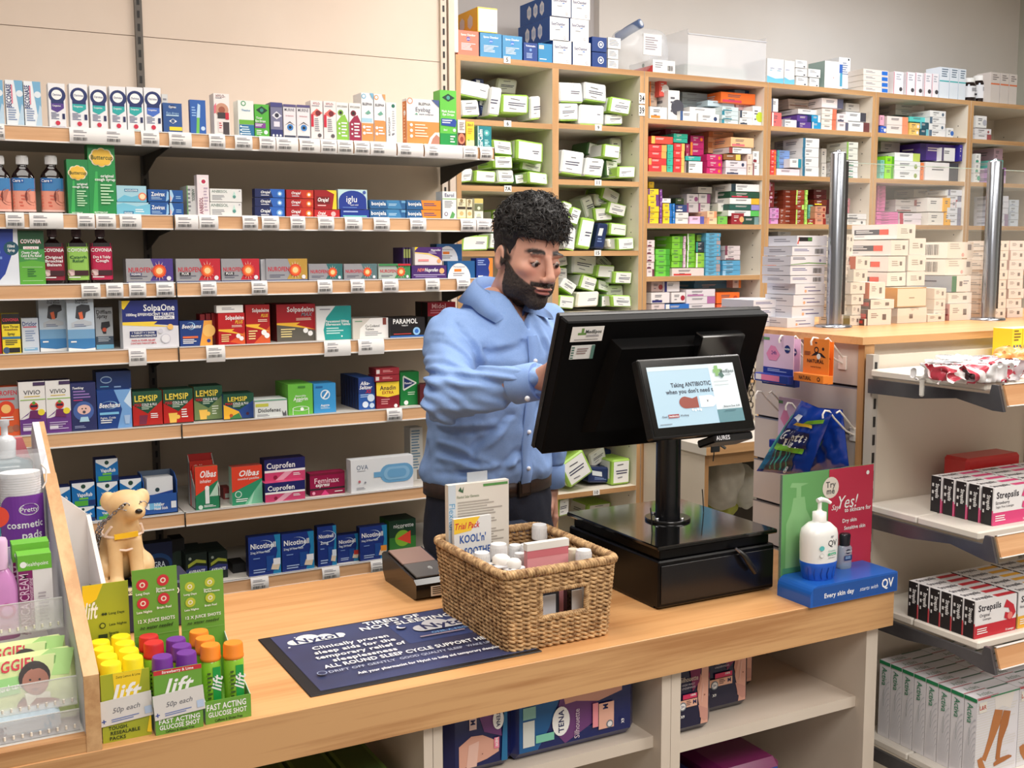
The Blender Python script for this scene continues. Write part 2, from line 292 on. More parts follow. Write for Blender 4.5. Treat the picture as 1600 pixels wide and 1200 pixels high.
for bay, (bx0, bx1) in enumerate(((-0.36, 0.6555), (0.6585, 1.66))):
    t = thing('wall_shelving', ('left bay of the wall shelving behind the counter, seven oak-edged shelves of remedies', 'right bay of the wall shelving behind the man, seven oak-edged shelves of boxed medicines')[bay], 'shelving', ((bx0+bx1)/2, 3.59, 0))
    t2 = Matrix.Translation((-(bx0+bx1)/2, -3.59, 0))
    def fin(mb, name, parent=t, off=t2, **k):
        mb.v = [(v[0]+off[0][3], v[1]+off[1][3], v[2]) for v in mb.v]; return mb.build(name, parent, **k)
    b = MB(); px1 = bx1+0.025 if bay else bx1
    for z0, z1, m in ((0, 1.93, DARKP), (1.932, 2.28, PANELC), (2.282, 3.04, PANELC)): b.box(bx0, px1, 3.6, 3.62, z0, z1, m)
    fin(b, 'back_panel')
    for X in ((bx0+0.02,) if bay == 0 else (0.657, 1.672)):
        b = MB(); b.box(X-0.011, X+0.011, 3.588, 3.6, 0, 3.04, mat((96, 90, 84) if X < 1 else (214, 200, 184), 0.5)); z = 0.1
        while z < 3.0: b.box(X-0.0035, X+0.0035, 3.5865, 3.5885, z, z+0.021, mat((22, 20, 20))); z += 0.0385
        fin(b, 'upright')
    for k, z in enumerate(SZ):
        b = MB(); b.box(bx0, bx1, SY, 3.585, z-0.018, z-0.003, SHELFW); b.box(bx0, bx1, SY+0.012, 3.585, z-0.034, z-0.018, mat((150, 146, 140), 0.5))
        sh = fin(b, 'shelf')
        b = MB(); b.box(bx0, bx1, SY-0.0095, SY-0.004, z-0.037, z, W_STRIP); b.box(bx0, bx1, SY-0.0115, SY, z-0.0025, z, WHITE); b.box(bx0, bx1, SY-0.0115, SY, z-0.041, z-0.037, WHITE)
        b.box(bx1-0.0015, bx1, SY-0.012, SY, z-0.041, z, INK); fs = fin(b, 'fascia_strip', sh)
        for X in ((bx1-0.004,) if bay else (bx1-0.001,)):
            b = MB(); b.prism([(3.59, z-0.095), (3.59, z-0.03), (3.22, z-0.03), (3.22, z-0.042), (3.40, z-0.055), (3.53, z-0.085)], 0, X-0.0015, X+0.0015, mat((44, 42, 40), 0.5)); fin(b, 'bracket', sh)
        for a, c, bb in TICK[k]:
            if bb != bay: continue
            x0 = onY(a, 900, SY-0.012).x if k == 6 else onY(a, (SZ[k] < 1.2)*600+(SZ[k] >= 1.2)*330, SY-0.012).x; x1 = onY(c, (SZ[k] < 1.2)*600+(SZ[k] >= 1.2)*330, SY-0.012).x if k < 6 else onY(c, 900, SY-0.012).x
            b = MB(); n = 6; vs = []; low = 0.040 if k != 3 else 0.048
            for i in range(n+1):
                q = i/n; yy = SY-0.0118-0.006*math.sin(q*math.pi*0.9); zz = z+0.001-low*q
                vs += [(x0, yy, zz), (x1, yy, zz)]
            b.add(vs, [(2*i, 2*i+2, 2*i+3, 2*i+1) for i in range(n)], TAGM, True)
            F = Face(b, (x0, SY-0.0175, z-0.036), (1, 0, 0), (0, 0, 1), x1-x0, 0.034, 0.0002)
            wd = x1-x0; u1 = min(0.9, 0.045/wd); F.draw([('l', 0.12, 0.62, u1, 0.86, 2, (150, 150, 158)), ('l', 0.12, 0.36, u1, 0.48, 1, (120, 120, 128)), ('b', 0.12, 0.08, u1, 0.32)])
            fin(b, 'price_ticket', sh)
b = MB(); b.box(1.69, 1.712, 3.585, 3.62, 0, 3.04, mat((224, 206, 190), 0.5)); b.box(1.714, 1.733, 3.60, 4.0, 2.32, 3.04, mat((240, 234, 230), 0.5)); o = b.build('trim_1', kind='structure')
# ---------------------------------------------------------------- tall pharmacy shelving against the back wall
UY = 3.6; UD = 0.37
UN = [('shelving_unit', 1.723, 2.520, 2.127, [[2.094, 1.863, 1.631, 1.399, 1.17, 0.94, 0.703, 0.45], [2.099, 1.895, 1.631, 1.399, 1.17, 0.94, 0.703, 0.45]], 'two-column wooden cubby shelving full of white and lime-green packs'),
      ('shelving_unit', 2.523, 3.134, None, [[2.138, 1.937, 1.737, 1.530, 1.31, 1.10, 0.9, 0.6]], 'wood-edged medicine shelving with red cartons on its second shelf'),
      ('shelving_unit', 3.136, 3.742, None, [[2.140, 1.942, 1.741, 1.530, 1.31, 1.10, 0.9, 0.6]], 'wood-edged medicine shelving partly behind the first chrome post'),
      ('shelving_unit', 3.744, 4.345, None, [[2.142, 1.945, 1.744, 1.530, 1.31, 1.10, 0.9, 0.6]], 'wood-edged medicine shelving with a stack of flat pink cartons'),
      ('shelving_unit', 4.347, 4.98, None, [[2.142, 1.945, 1.744, 1.530, 1.31, 1.10, 0.9, 0.6]], 'wood-edged medicine shelving nearest the right wall')]
NUML = {(0, 0, -1): '5', (0, 0, 0): '6', (0, 0, 1): '7A', (0, 1, 0): '9', (0, 1, 1): '11', (0, 1, 2): '15', (0, 1, 3): '17', (0, 1, 6): '10'}
LBLM = mat((242, 240, 236), 0.5)
def sheet(parent, x, y, z, w, h, txt):
    b = MB(); b.box(x-w/2, x+w/2, y-0.0012, y, z-h/2, z+h/2, LBLM); F = Face(b, (x-w/2, y-0.0012, z-h/2), (1, 0, 0), (0, 0, 1), w, h); F.draw([('t', txt, 0.5, 0.5, 0.6, INK, 0.8)]); b.build('number_label', parent)
for ui, (nm, x0, x1, dv, cols, lb) in enumerate(UN):
    t = thing(nm, lb, 'shelving', (0, 0, 0)); TOPZ = 2.313
    for a, c in ((x0, x0+0.018), (x1-0.018, x1)):
        b = MB(); b.box(a, c, UY, UY+UD, 0, TOPZ-0.02, CREAM, W_EDGEZ)
        for k in range(34):
            for yy in (UY+0.05, UY+0.30):
                xx = a-0.0003 if a > x0 else c+0.0003
                b.add([(xx, yy, 0.55+k*0.05), (xx, yy+0.005, 0.55+k*0.05), (xx, yy+0.005, 0.555+k*0.05), (xx, yy, 0.555+k*0.05)], [(0, 1, 2, 3)], (70, 62, 54))
        b.build('side_panel', t)
    b = MB(); b.box(x0, x1, UY, UY+UD, TOPZ-0.02, TOPZ, CREAM, W_EDGE); b.build('top_panel', t)
    b = MB(); b.box(x0+0.018, x1-0.018, UY+UD-0.008, UY+UD, 0, TOPZ-0.02, CREAM); b.build('back_panel', t)
    if dv:
        b = MB(); b.box(dv-0.0135, dv+0.0135, UY, UY+UD-0.008, 0, TOPZ-0.02, CREAM, W_EDGEZ); b.build('divider', t)
    spans = [(x0+0.018, dv-0.0135), (dv+0.0135, x1-0.018)] if dv else [(x0+0.018, x1-0.018)]
    for ci, (a, c) in enumerate(spans):
        for k, z in enumerate(cols[ci]):
            b = MB(); b.box(a, c, UY+0.002, UY+UD-0.008, z-0.019, z, CREAM, W_EDGE); s = b.build('shelf', t)
            if (ui, ci, k) in NUML: sheet(s, a+(c-a)*(0.5 if ci == 0 else 0.48), UY+0.001, z-0.008, 0.03, 0.022, NUML[(ui, ci, k)])
    if ui == 0:
        sheet(t, 1.925, UY-0.001, TOPZ-0.004, 0.027, 0.024, '5'); sheet(t, 2.51, UY-0.001, 2.21, 0.028, 0.040, '34'); sheet(t, 2.51, UY-0.001, 2.165, 0.028, 0.040, '39')
# ---------------------------------------------------------------- bench below the medicine shelving
t = thing('workbench', 'low white workbench with open wooden-edged cupboard, behind the till pole', 'workbench', (0, 0, 0))
b = MB(); b.box(2.525, 4.9, 3.19, UY-0.003, 0.886, 0.92, SHELFW, W_EDGE); b.build('worktop', t)
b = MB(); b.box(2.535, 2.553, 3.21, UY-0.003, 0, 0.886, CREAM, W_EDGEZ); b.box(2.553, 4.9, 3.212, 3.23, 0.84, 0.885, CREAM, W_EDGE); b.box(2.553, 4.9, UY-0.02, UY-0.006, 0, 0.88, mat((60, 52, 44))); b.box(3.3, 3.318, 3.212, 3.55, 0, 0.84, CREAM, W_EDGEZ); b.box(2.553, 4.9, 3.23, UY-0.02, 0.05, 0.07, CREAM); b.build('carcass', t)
# ---------------------------------------------------------------- the counter
t = thing('shop_counter', 'long oak-topped shop counter with open white shelving beneath its front edge', 'counter', (0, 0, 0)); CZ = 0.95
b = MB(); b.bbox(-1.0, 1.70, 1.543, 2.165, 0.876, CZ, W_TOP, 0.0012); b.add([(-1.0, 1.5428, 0.8765), (1.6995, 1.5428, 0.8765), (1.6995, 1.5428, 0.9492), (-1.0, 1.5428, 0.9492)], [(0, 1, 2, 3)], W_FRONT); b.build('worktop', t)
PW = noisy('pale_melamine', (216, 204, 190), (210, 197, 182), 8, 0.5)
for a, c in ((0.679, 0.6945), (0.6955, 0.712), (1.144, 1.164), (1.165, 1.186), (1.646, 1.677), (-0.9, -0.88)):
    b = MB(); b.box(a, c, 1.56, 2.0, 0.0, 0.876, PW); 
    for zz in (0.58, 0.5): b.lathe([(0.004, 0), (0.004, 0.0005)], mat((70, 62, 56)), 10) if False else None
    b.build('upright_panel', t)
for a, c, z in ((0.712, 1.144, 0.748), (1.186, 1.646, 0.724), (-0.88, 0.679, 0.66), (0.712, 1.144, 0.45), (1.186, 1.646, 0.45)):
    b = MB(); b.box(a, c, 1.585, 1.98, z-0.022, z, PW); b.build('shelf', t)
b = MB(); b.box(-0.9, 1.68, 2.0, 2.015, 0.0, 0.876, PW); b.build('back_panel', t)
# ---------------------------------------------------------------- dispensary hatch counter at the right
t = thing('dispensary_counter', 'raised oak-topped dispensary counter with slatted end panel, right of the till', 'counter', (0, 0, 0)); DZ = 1.443
b = MB(); b.prism([(1.76, 1.707), (3.9, 1.707), (3.9, 2.35), (1.76, 2.35)], 2, DZ-0.016, DZ, W_TOP); b.add([(1.7595, 1.7065, DZ-0.0158), (3.9, 1.7065, DZ-0.0158), (3.9, 1.7065, DZ-0.0002), (1.7595, 1.7065, DZ-0.0002)], [(0, 1, 2, 3)], W_FRONT); b.build('worktop', t)
b = MB(); b.box(1.792, 3.9, 1.73, 2.06, 0, DZ-0.016, CREAM); b.build('carcass', t)
b = MB(); b.box(1.772, 1.80, 1.712, 1.73, 0, DZ-0.017, W_EDGEZ); b.build('corner_post', t)
SLAT = noisy('slat_panel', (206, 196, 188), (199, 188, 180), 6, 0.5); prev = DZ-0.016; b = MB()
for g in (1.333, 1.232, 1.129, 1.028, 0.926, 0.824, 0.722):
    b.box(1.776, 1.792, 1.73, 2.06, g+0.004, prev, SLAT); b.box(1.787, 1.792, 1.73, 2.06, g-0.004, g+0.004, mat((88, 84, 84), 0.4, 0.5)); b.box(1.776, 1.779, 1.73, 2.06, g-0.004, g-0.001, mat((150, 148, 150), 0.3, 0.6)); prev = g-0.004
b.box(1.776, 1.792, 1.73, 2.06, 0.1, prev, SLAT); b.build('slat_panel', t)
CHROME = mat((176, 182, 194), 0.25, 1.0)
for i, (px, py, py2) in enumerate(((1302, 511, 241), (1527, 499, 251), (1760, 489, 258))):
    p = onZ(px, py, DZ) if i < 2 else Vector((2.98, 1.985, DZ)); top = 1.855
    r = thing('glass_screen_post', ('chrome post on the dispensary counter nearer the till', 'chrome post on the dispensary counter behind the striped snack bags', 'third chrome screen post, out at the far right')[i], 'post', (p.x, 1.985, DZ), 0, None)
    b = MB(); b.lathe([(0.018, 0.006), (0.018, top-DZ-0.004), (0.016, top-DZ), (0.006, top-DZ+0.001), (0.006, top-DZ+0.006)], CHROME, 32); b.build('tube', r)
    b = MB(); b.lathe([(0.043, 0), (0.043, 0.004), (0.040, 0.006)], CHROME, 32); b.build('base_flange', r)
    b = MB(); b.box(0.016, 0.024, -0.010, 0.010, 0.03, top-DZ-0.02, mat((90, 88, 90), 0.3, 0.8)); b.build('glass_channel', r)
def glassm(nt, b): b.inputs['Base Color'].default_value = (0.93, 0.97, 0.95, 1); b.inputs['Roughness'].default_value = 0.02; b.inputs['Alpha'].default_value = 0.06; b.inputs['IOR'].default_value = 1.3
GLASS = nodemat('clear_screen_glass', glassm); GEDGE = mat((200, 220, 212), 0.2, 0, 0.75)
for i, (a, c) in enumerate(((1.962, 2.452), (2.506, 2.95))):
    t = thing('glass_screen', ('clear glass screen between the two chrome posts on the dispensary counter', 'clear glass screen right of the second chrome post')[i], 'glass screen', (a, 1.985, DZ)); b = MB(); b.box(0, c-a, -0.003, 0.003, 0.02, 0.389, GLASS); b.build('glass_pane', t); b = MB(); b.box(0, c-a, -0.003, 0.003, 0.389, 0.3905, GEDGE); b.build('polished_edge', t)
# ---------------------------------------------------------------- shelving in front of the dispensary counter (far right)
GX = 1.76; t = thing('wall_shelving', 'white metal-shelved display bay at the right edge, holding lozenges and stocking boxes', 'shelving', (0, 0, 0))
b = MB(); b.box(GX+0.02, 2.27, 1.69, 1.705, 0, 1.405, noisy('warm_white_panel', (222, 212, 198), (216, 205, 190), 4, 0.6)); b.box(2.285, 3.0, 1.69, 1.705, 0, 1.405, mat((222, 212, 198), 0.6)); b.build('back_panel', t)
for X in (GX+0.012, 2.278):
    b = MB(); b.box(X-0.008, X+0.009, 1.68, 1.7, 0, 1.408, mat((190, 184, 176), 0.4)); z = 0.1
    while z < 1.38: b.box(X-0.003, X+0.003, 1.6785, 1.6805, z, z+0.022, mat((30, 28, 28))); z += 0.0385
    b.build('upright', t)
SIDE = noisy('galvanised_bracket', (120, 120, 124), (88, 88, 94), 9, 0.35, 0, None, 0.6)
for k, (z, yn) in enumerate(((1.378, 1.398), (1.092, 1.398), (0.879, 1.388), (0.590, 1.38))):
    b = MB(); 
    for a, c in ((1.683, 1.548), (1.546, yn)): b.bbox(GX, 2.9, c, a, z-0.016, z, SHELFW, 0.003)
    s = b.build('shelf', t)
    b = MB(); b.prism([(1.685, z-0.02), (yn-0.012, z-0.02), (yn-0.016, z-0.002), (yn-0.03, z-0.002), (yn-0.044, z-0.05), (yn-0.02, z-0.05), (1.46, z-0.036), (1.56, z-0.048), (1.685, z-0.05)], 0, GX-0.004, GX+0.003, SIDE); b.build('bracket', s)
    if k == 0:
        b = MB(); b.bbox(GX-0.010, GX-0.001, 1.537, 1.547, z-0.042, z+0.002, mat((245, 242, 236), 0.4), 0.003); b.build('divider_clip', s)
    if k < 3:
        b = MB(); M = Matrix.Translation((0, yn-0.032, z)) @ Matrix.Rotation(math.radians(-18), 4, 'X'); b.box(GX+0.004, 2.9, -0.004, 0, -0.041, 0, W_STRIP, None, M); b.box(GX+0.004, 2.9, -0.006, 0, -0.002, 0.0005, WHITE, None, M); b.box(GX+0.004, 2.9, -0.006, 0, -0.043, -0.041, WHITE, None, M); b.build('fascia_strip', s)
# ================================================================ boxes and bottles on the wall shelving
def at_shelf(s,x0,x1,yt,yb,Y,stack):
    z=SZ[s]-0.003;xm=(x0+x1)/2
    if Y is None:
        Y=3.214
        if s>=3 and yb and not stack:Y=min(max(onZ(xm,yb,z).y,3.206),3.46)
    ym=yt if not yb else(yt+yb)/2
    if stack:z=onY(xm,yb,Y).z
    return onY(x0,ym,Y).x,onY(x1,ym,Y).x,z,onY(xm,yt,Y).z,Y
def pk(name,s,x0,x1,yt,base,front,label,cat='medicine box',d=0.05,yb=None,Y=None,left=(),top=(),stack=False,group=None,n=1,side=None,topc=None,blabel=None,rot=0):
    a,c,z,zt,Y=at_shelf(s,x0,x1,yt,yb,Y,stack);w=max(c-a-0.0012,0.012);h=max(zt-z-0.0006,0.01)
    mb=pack_mesh(w,h,d,base,front,left,top,(),mat(side)if side else None,mat(topc)if topc else None)
    o=mb.build(name,None,label,cat,group,None,((a+c)/2,Y,z+0.0003),rot)
    for i in range(1,n):
        q=o.copy();COL.objects.link(q);q.location.y=Y+i*(d+0.0015);q['label']=(blabel or label.split(',')[0]+', place %s in its row')%('two three four five six seven eight'.split()[i-1]);
        if group:q['group']=group
    return o
T=lambda t,x,y,s,c,mw=0.9,fl='b',rot=0:('t',t,x,y,s,c,mw,fl,rot)
R=lambda a,b,c,d,col:('r',a,b,c,d,col)
E=lambda x,y,r,col,ry=None:('e',x,y,r,ry or r,col)
L=lambda a,b,c,d,n,col:('l',a,b,c,d,n,col)
PO=lambda col,*p:('p',list(p),col)
Wt=(250,250,250);NV=(28,38,110);RD=(204,32,52);GY=(140,140,150);YL=(250,214,40);PK=(222,60,120);OR=(240,130,40);BK=(30,28,32)
# --- top shelf, left bay
for i,(a,c,yt)in enumerate(((-27,4,124),(7,35,125),(36,63,127))):
    pk('nasal_spray_box',0,a,c,yt,(236,242,248),[PO((120,178,214),(0.5,1),(1,1),(1,0.1),(0.75,0.3)),PO((190,216,236),(0.9,0.5),(1,0.45),(1,0),(0.6,0)),E(0.8,0.72,0.07,(230,238,246)),T('BECONASE',0.17,0.66,0.12,(32,44,110),0.5,'b',90),R(0.32,0.5,0.40,0.9,(226,130,150)),L(0.1,0.12,0.6,0.42,6,(130,150,190))],
       ('pale blue and white nasal spray box cut off by the left frame edge, top shelf','pale blue nasal spray box with upright lettering, left of the matching pair','pale blue nasal spray box with upright lettering, right of the matching pair')[i],'nasal spray',0.04)
OT=[(74,101,130,(84,56,140)),(107,136,131,(40,172,170)),(139,166,134,(40,172,170)),(170,196,135,(40,172,170)),(197,223,136,(40,172,170)),(224,251,137,(70,110,200))]
for i,(a,c,yt,k)in enumerate(OT):
    pk('nasal_spray_box',0,a,c,yt,(240,240,244),[E(0.52,0.74,0.18,(26,44,104)),R(0.14,0.5,0.9,0.72,(26,44,104)),PO(k,(0.14,0.42),(0.5,0.36),(0.9,0.46),(0.9,0.56),(0.14,0.56)),E(0.5,0.75,0.11,Wt),T('Otrivine',0.5,0.75,0.05,(30,48,110),0.5),T('Congestion',0.46,0.51,0.035,Wt,0.5),R(0.78,0.22,0.94,0.34,(30,40,90)),L(0.12,0.2,0.6,0.36,5,(90,100,140)),E(0.5,0.13,0.05,(206,40,70)),R(0.1,0.0,0.94,0.05,k)],
       ('tall white nasal spray box with navy ring and purple band','tall nasal spray box with navy ring and teal band, beside the purple-banded one','second teal-banded nasal spray box with navy ring, counting from the left','third teal-banded nasal spray box with navy ring, counting from the left','fourth teal-banded nasal spray box, beside the blue-banded one','tall nasal spray box with navy ring and mid-blue band, end of the row')[i],'nasal spray',0.04)
pk('cotton_bud_tube',0,252,262,147,(214,214,214),[L(0.2,0.1,0.9,0.9,8,GY)],'plain pale carton half hidden behind the blue eye care box','carton',0.03,Y=3.27)
pk('eye_care_box',0,254,284,161,(40,84,150),[E(0.5,0.88,0.09,(20,50,110),0.06),T('Optrex',0.5,0.88,0.07,Wt,0.4),T('Eye drops',0.5,0.68,0.07,(170,210,240),0.7,''),PO(Wt,(0.3,0.42),(0.5,0.5),(0.72,0.42),(0.5,0.34)),E(0.5,0.42,0.06,(60,90,140)),R(0.3,0.12,0.98,0.24,(248,218,50)),L(0.15,0.54,0.85,0.62,1,(190,220,240))],'short blue eye care box with a white eye and yellow band','eye care box',0.04,n=2,topc=(24,40,80),blabel='short blue eye care box with yellow band, standing %s deep behind the front one')
pk('toothbrush_pack',0,296,321,156,(42,96,178),[PO((120,196,90),(0.35,0.05),(0.55,0.05),(0.6,0.5),(0.42,0.5)),PO((190,220,245),(0.4,0.5),(0.62,0.5),(0.66,0.86),(0.5,0.9)),E(0.8,0.2,0.06,(200,220,245)),L(0.1,0.5,0.4,0.8,4,(150,190,240))],'royal blue blister pack with a green stick on the top shelf','blister pack',0.02)
HY=lambda acc:[T('HYLO-',0.45,0.94,0.065,(120,50,60),0.6),L(0.12,0.86,0.7,0.9,1,GY)]
pk('eye_drop_box',0,333,358,146,(238,232,230),HY(0)+[E(0.5,0.62,0.16,(204,150,126)),E(0.5,0.62,0.08,(160,90,70)),PO((224,110,130),(0,0.7),(0.15,0.78),(0.12,0.55),(0,0.52)),R(0.22,0.42,0.72,0.56,(60,54,58)),R(0.72,0.4,0.95,0.56,(200,40,60)),R(0.25,0.1,0.55,0.36,(232,220,220)),R(0.55,0.04,0.95,0.34,(70,62,66)),L(0.3,0.16,0.5,0.32,3,(190,50,60))],'white eye drop box with brown oval picture and dark corner','eye drops',0.05)
pk('eye_drop_box',0,371,396,157,(236,240,236),[E(0.35,0.92,0.07,(60,150,90)),E(0.35,0.92,0.045,(236,240,236)),T('Thealoz',0.5,0.74,0.05,(60,130,180),0.7),R(0.05,0.36,1,0.48,(110,180,60)),R(0.05,0,1,0.35,(30,110,160)),L(0.2,0.06,0.8,0.3,4,(220,235,245)),E(0.15,0.3,0.025,Wt),E(0.15,0.2,0.025,Wt),E(0.15,0.1,0.025,Wt)],'white eye drop box with blue lower half and green stripe','eye drops',0.05)
# right bay top shelf
pk('eye_drop_box',0,397,420,163,(84,178,60),[PO((20,60,50),(0.1,0.83),(0.5,0.95),(0.92,0.83),(0.5,0.7)),E(0.5,0.83,0.055,(60,140,120)),T('Tired',0.3,0.6,0.06,Wt,0.4),T('Eye Drops',0.4,0.51,0.06,Wt,0.7),R(0,0.3,0.75,0.45,(130,60,150)),L(0.04,0.33,0.6,0.42,2,Wt),E(0.75,0.18,0.06,Wt),L(0.1,0.08,0.5,0.24,3,Wt)],'bright green eye drop box with dark eye and purple patch','eye drops',0.05)
pk('eye_drop_box',0,422,441,160,(120,120,150),[PO((225,225,235),(0.1,0.64),(0.5,0.76),(0.95,0.64),(0.5,0.54)),E(0.52,0.65,0.06,(50,50,70)),R(0.25,0.34,0.75,0.48,(228,224,236)),R(0,0,1,0.26,(40,46,110)),R(0,0.88,1,1,(70,70,130)),E(0.2,0.1,0.03,Wt),E(0.5,0.1,0.03,Wt),E(0.8,0.1,0.03,Wt)],'slate grey eye drop box with white eye above navy base','eye drops',0.05)
for i,(a,c)in enumerate(((442,462),(463,484))):
    pk('eye_drop_box',0,a,c,163+i,(232,228,232),[T('MURINE',0.5,0.85,0.09,(70,70,90),0.8,''),T('Irritation',0.5,0.68,0.045,(180,60,80),0.7,''),PO((250,236,230),(0.06,0.36),(0.5,0.48),(0.96,0.36),(0.5,0.22)),E(0.52,0.35,0.095,(60,130,200)),E(0.52,0.35,0.045,(20,30,50)),PO((60,50,60),(0.08,0.4),(0.5,0.52),(0.95,0.4),(0.5,0.485)),R(0.05,0.04,0.95,0.12,(60,66,90)),R(0,0.93,1,1,(90,80,130))],('white eye drop box with one blue eye, left of the pair','white eye drop box with one blue eye, right of the pair')[i],'eye drops',0.05)
for i,(a,c)in enumerate(((485,504),(505,525))):
    pk('eye_drop_box',0,a,c,157+i,(238,230,230),[T('HYLO-',0.5,0.93,0.055,(150,40,60),0.6),L(0.1,0.83,0.8,0.88,1,GY),PO((224,110,100),(0.05,0.68),(0.5,0.8),(1,0.7),(0.5,0.6)),E(0.6,0.69,0.07,(120,30,40)),R(0,0.35,0.22,0.66,(206,30,60)),L(0.3,0.22,0.8,0.56,7,GY),E(0.7,0.14,0.05,(90,84,90)),R(0,0,1,0.06,(100,98,104))],('white eye drop box with reddened eye, left of the two','white eye drop box with reddened eye, right of the two')[i],'eye drops',0.05)
for i,(a,c,k,e)in enumerate(((525,544,(140,196,70),(120,170,50)),(545,564,(156,30,70),(120,20,50)))):
    pk('eye_drop_box',0,a,c,160+i,(240,238,236),[PO(k,(0,0),(1,0),(1,0.5),(0.7,0.7),(0.4,0.66),(0,0.5)),T('HYCOSAN',0.5,0.9,0.05,(110,110,110),0.8),E(0.35,0.74,0.075,e),E(0.35,0.74,0.04,(30,40,30)),L(0.4,0.1,0.9,0.5,5,Wt),E(0.22,0.46,0.025,Wt),E(0.22,0.34,0.025,Wt),E(0.22,0.22,0.025,Wt)],('white eye drop box with lime green wave','white eye drop box with maroon wave')[i],'eye drops',0.045)
for i,(a,c,k)in enumerate(((564,583,(120,180,210)),(584,602,(240,160,100)))):
    pk('eyelid_wipe_box',0,a,c,145+i*2,(238,238,240),[R(0,0,1,0.40 if i==0 else 0.46,(240,150,84)),R(0,0.42,0.9,0.5,(170,210,230))if i==0 else R(0,0.46,0.9,0.47,OR),E(0.2,0.93,0.05,k),E(0.2,0.93,0.03,Wt),T('BLEPHA',0.5,0.78,0.05,(80,80,90),0.8),PO((110,170,150),(0.3,0.6),(0.6,0.66),(0.8,0.6),(0.5,0.57)),E(0.2,0.32,0.03,Wt),E(0.2,0.2,0.03,Wt),L(0.36,0.16,0.9,0.34,3,Wt),PO(k,(0.7,1),(1,1),(1,0.86))],('tall white and orange eyelid care box with pale blue corner','tall white and orange eyelid care box with orange corner')[i],'eyelid care box',0.07)
pk('eyelid_wipe_box',0,603,619,160,(236,236,236),[T('BLEPHACLEAN',0.28,0.42,0.045,(90,90,100),0.6,'b',90),E(0.7,0.92,0.045,(30,110,90)),PO((120,120,130),(0.55,0.2),(0.8,0.24),(0.8,0.28),(0.55,0.26)),L(0.6,0.3,0.9,0.8,9,(180,180,186))],'slim white eyelid wipe box with lettering running upward','eyelid care box',0.06)
pk('warm_eye_compress_box',0,635,686,155,(240,238,236),[R(0,0,1,0.52,(240,148,76)),E(0.1,0.95,0.07,(230,150,120)),E(0.1,0.95,0.045,Wt),T('BLEPHA',0.55,0.9,0.055,(90,90,100),0.5),T('Eyebag',0.5,0.78,0.09,(90,96,120),0.6,''),PO((110,170,150),(0.24,0.67),(0.3,0.71),(0.34,0.66)),T('warm compress',0.6,0.67,0.035,(90,96,120),0.5),PO((70,90,140),(0.76,1),(1,1),(1,0.84)),E(0.13,0.44,0.035,Wt),E(0.13,0.32,0.035,Wt),E(0.13,0.20,0.035,Wt),L(0.24,0.16,0.7,0.46,5,(252,226,200)),PO((250,240,230),(0.62,0),(0.7,0.18),(0.86,0.3),(1,0.3),(1,0)),PO((190,130,110),(0.7,0),(0.78,0.16),(0.9,0.26),(1,0.2),(1,0.0))],'wide white over orange eye compress box','eye compress box',0.035,left=[R(0.05,0.05,0.95,0.95,(226,130,62)),E(0.5,0.7,0.06,Wt),L(0.3,0.1,0.7,0.9,12,(248,200,160))],topc=(230,226,222))
pk('multi_action_eye_drop_box',0,687,713,141,(100,196,70),[R(0,0,1,0.24,(20,150,70)),PO((20,60,50),(0.12,0.87),(0.5,0.94),(0.9,0.87),(0.5,0.8)),E(0.5,0.87,0.035,(70,160,140)),T('Multi Action',0.5,0.63,0.04,Wt,0.8),T('Eye Drops',0.5,0.575,0.04,Wt,0.7),PO((30,70,160),(0.06,0.5),(0.9,0.5),(1,0.46),(0.95,0.36),(0.06,0.38)),L(0.12,0.4,0.8,0.48,2,Wt),E(0.86,0.3,0.03,(220,240,220)),T('2in1',0.3,0.3,0.03,Wt,0.3),L(0.6,0.06,0.9,0.2,3,Wt)],'tallest bright green eye drop box near the right end of the top shelf','eye drops',0.05)
pk('ear_spray_box',0,715,727,187,(236,230,226),[R(0,0.03,1,0.53,(80,20,16)),E(0.5,0.32,0.14,(216,130,100),0.19),E(0.52,0.3,0.07,(150,60,44),0.1),R(0,0,1,0.05,RD),L(0.2,0.6,0.9,0.9,5,(130,110,110))],'small white box picturing an ear on dark red','ear care box',0.04)
pk('ear_spray_box',0,728,741,190,(250,206,60),[R(0,0,1,0.3,(248,232,170)),T('3in1',0.5,0.88,0.1,(90,70,40),0.8),L(0.2,0.5,0.8,0.74,3,(200,150,40)),E(0.3,0.3,0.04,(120,180,70))],'small yellow ear care box between the white and teal ones','ear care box',0.04)
pk('ear_spray_box',0,746,768,197,(30,130,140),[T('EarCalm',0.2,0.45,0.2,Wt,0.8,'b',90),E(0.65,0.7,0.14,(90,180,180)),E(0.65,0.7,0.06,(200,235,235)),E(0.6,0.25,0.07,(140,210,210)),L(0.5,0.08,0.9,0.4,4,(180,226,226)),R(0,0,0.06,1,(190,220,220))],'teal ear spray box with upward lettering at the shelf end','ear care box',0.05)
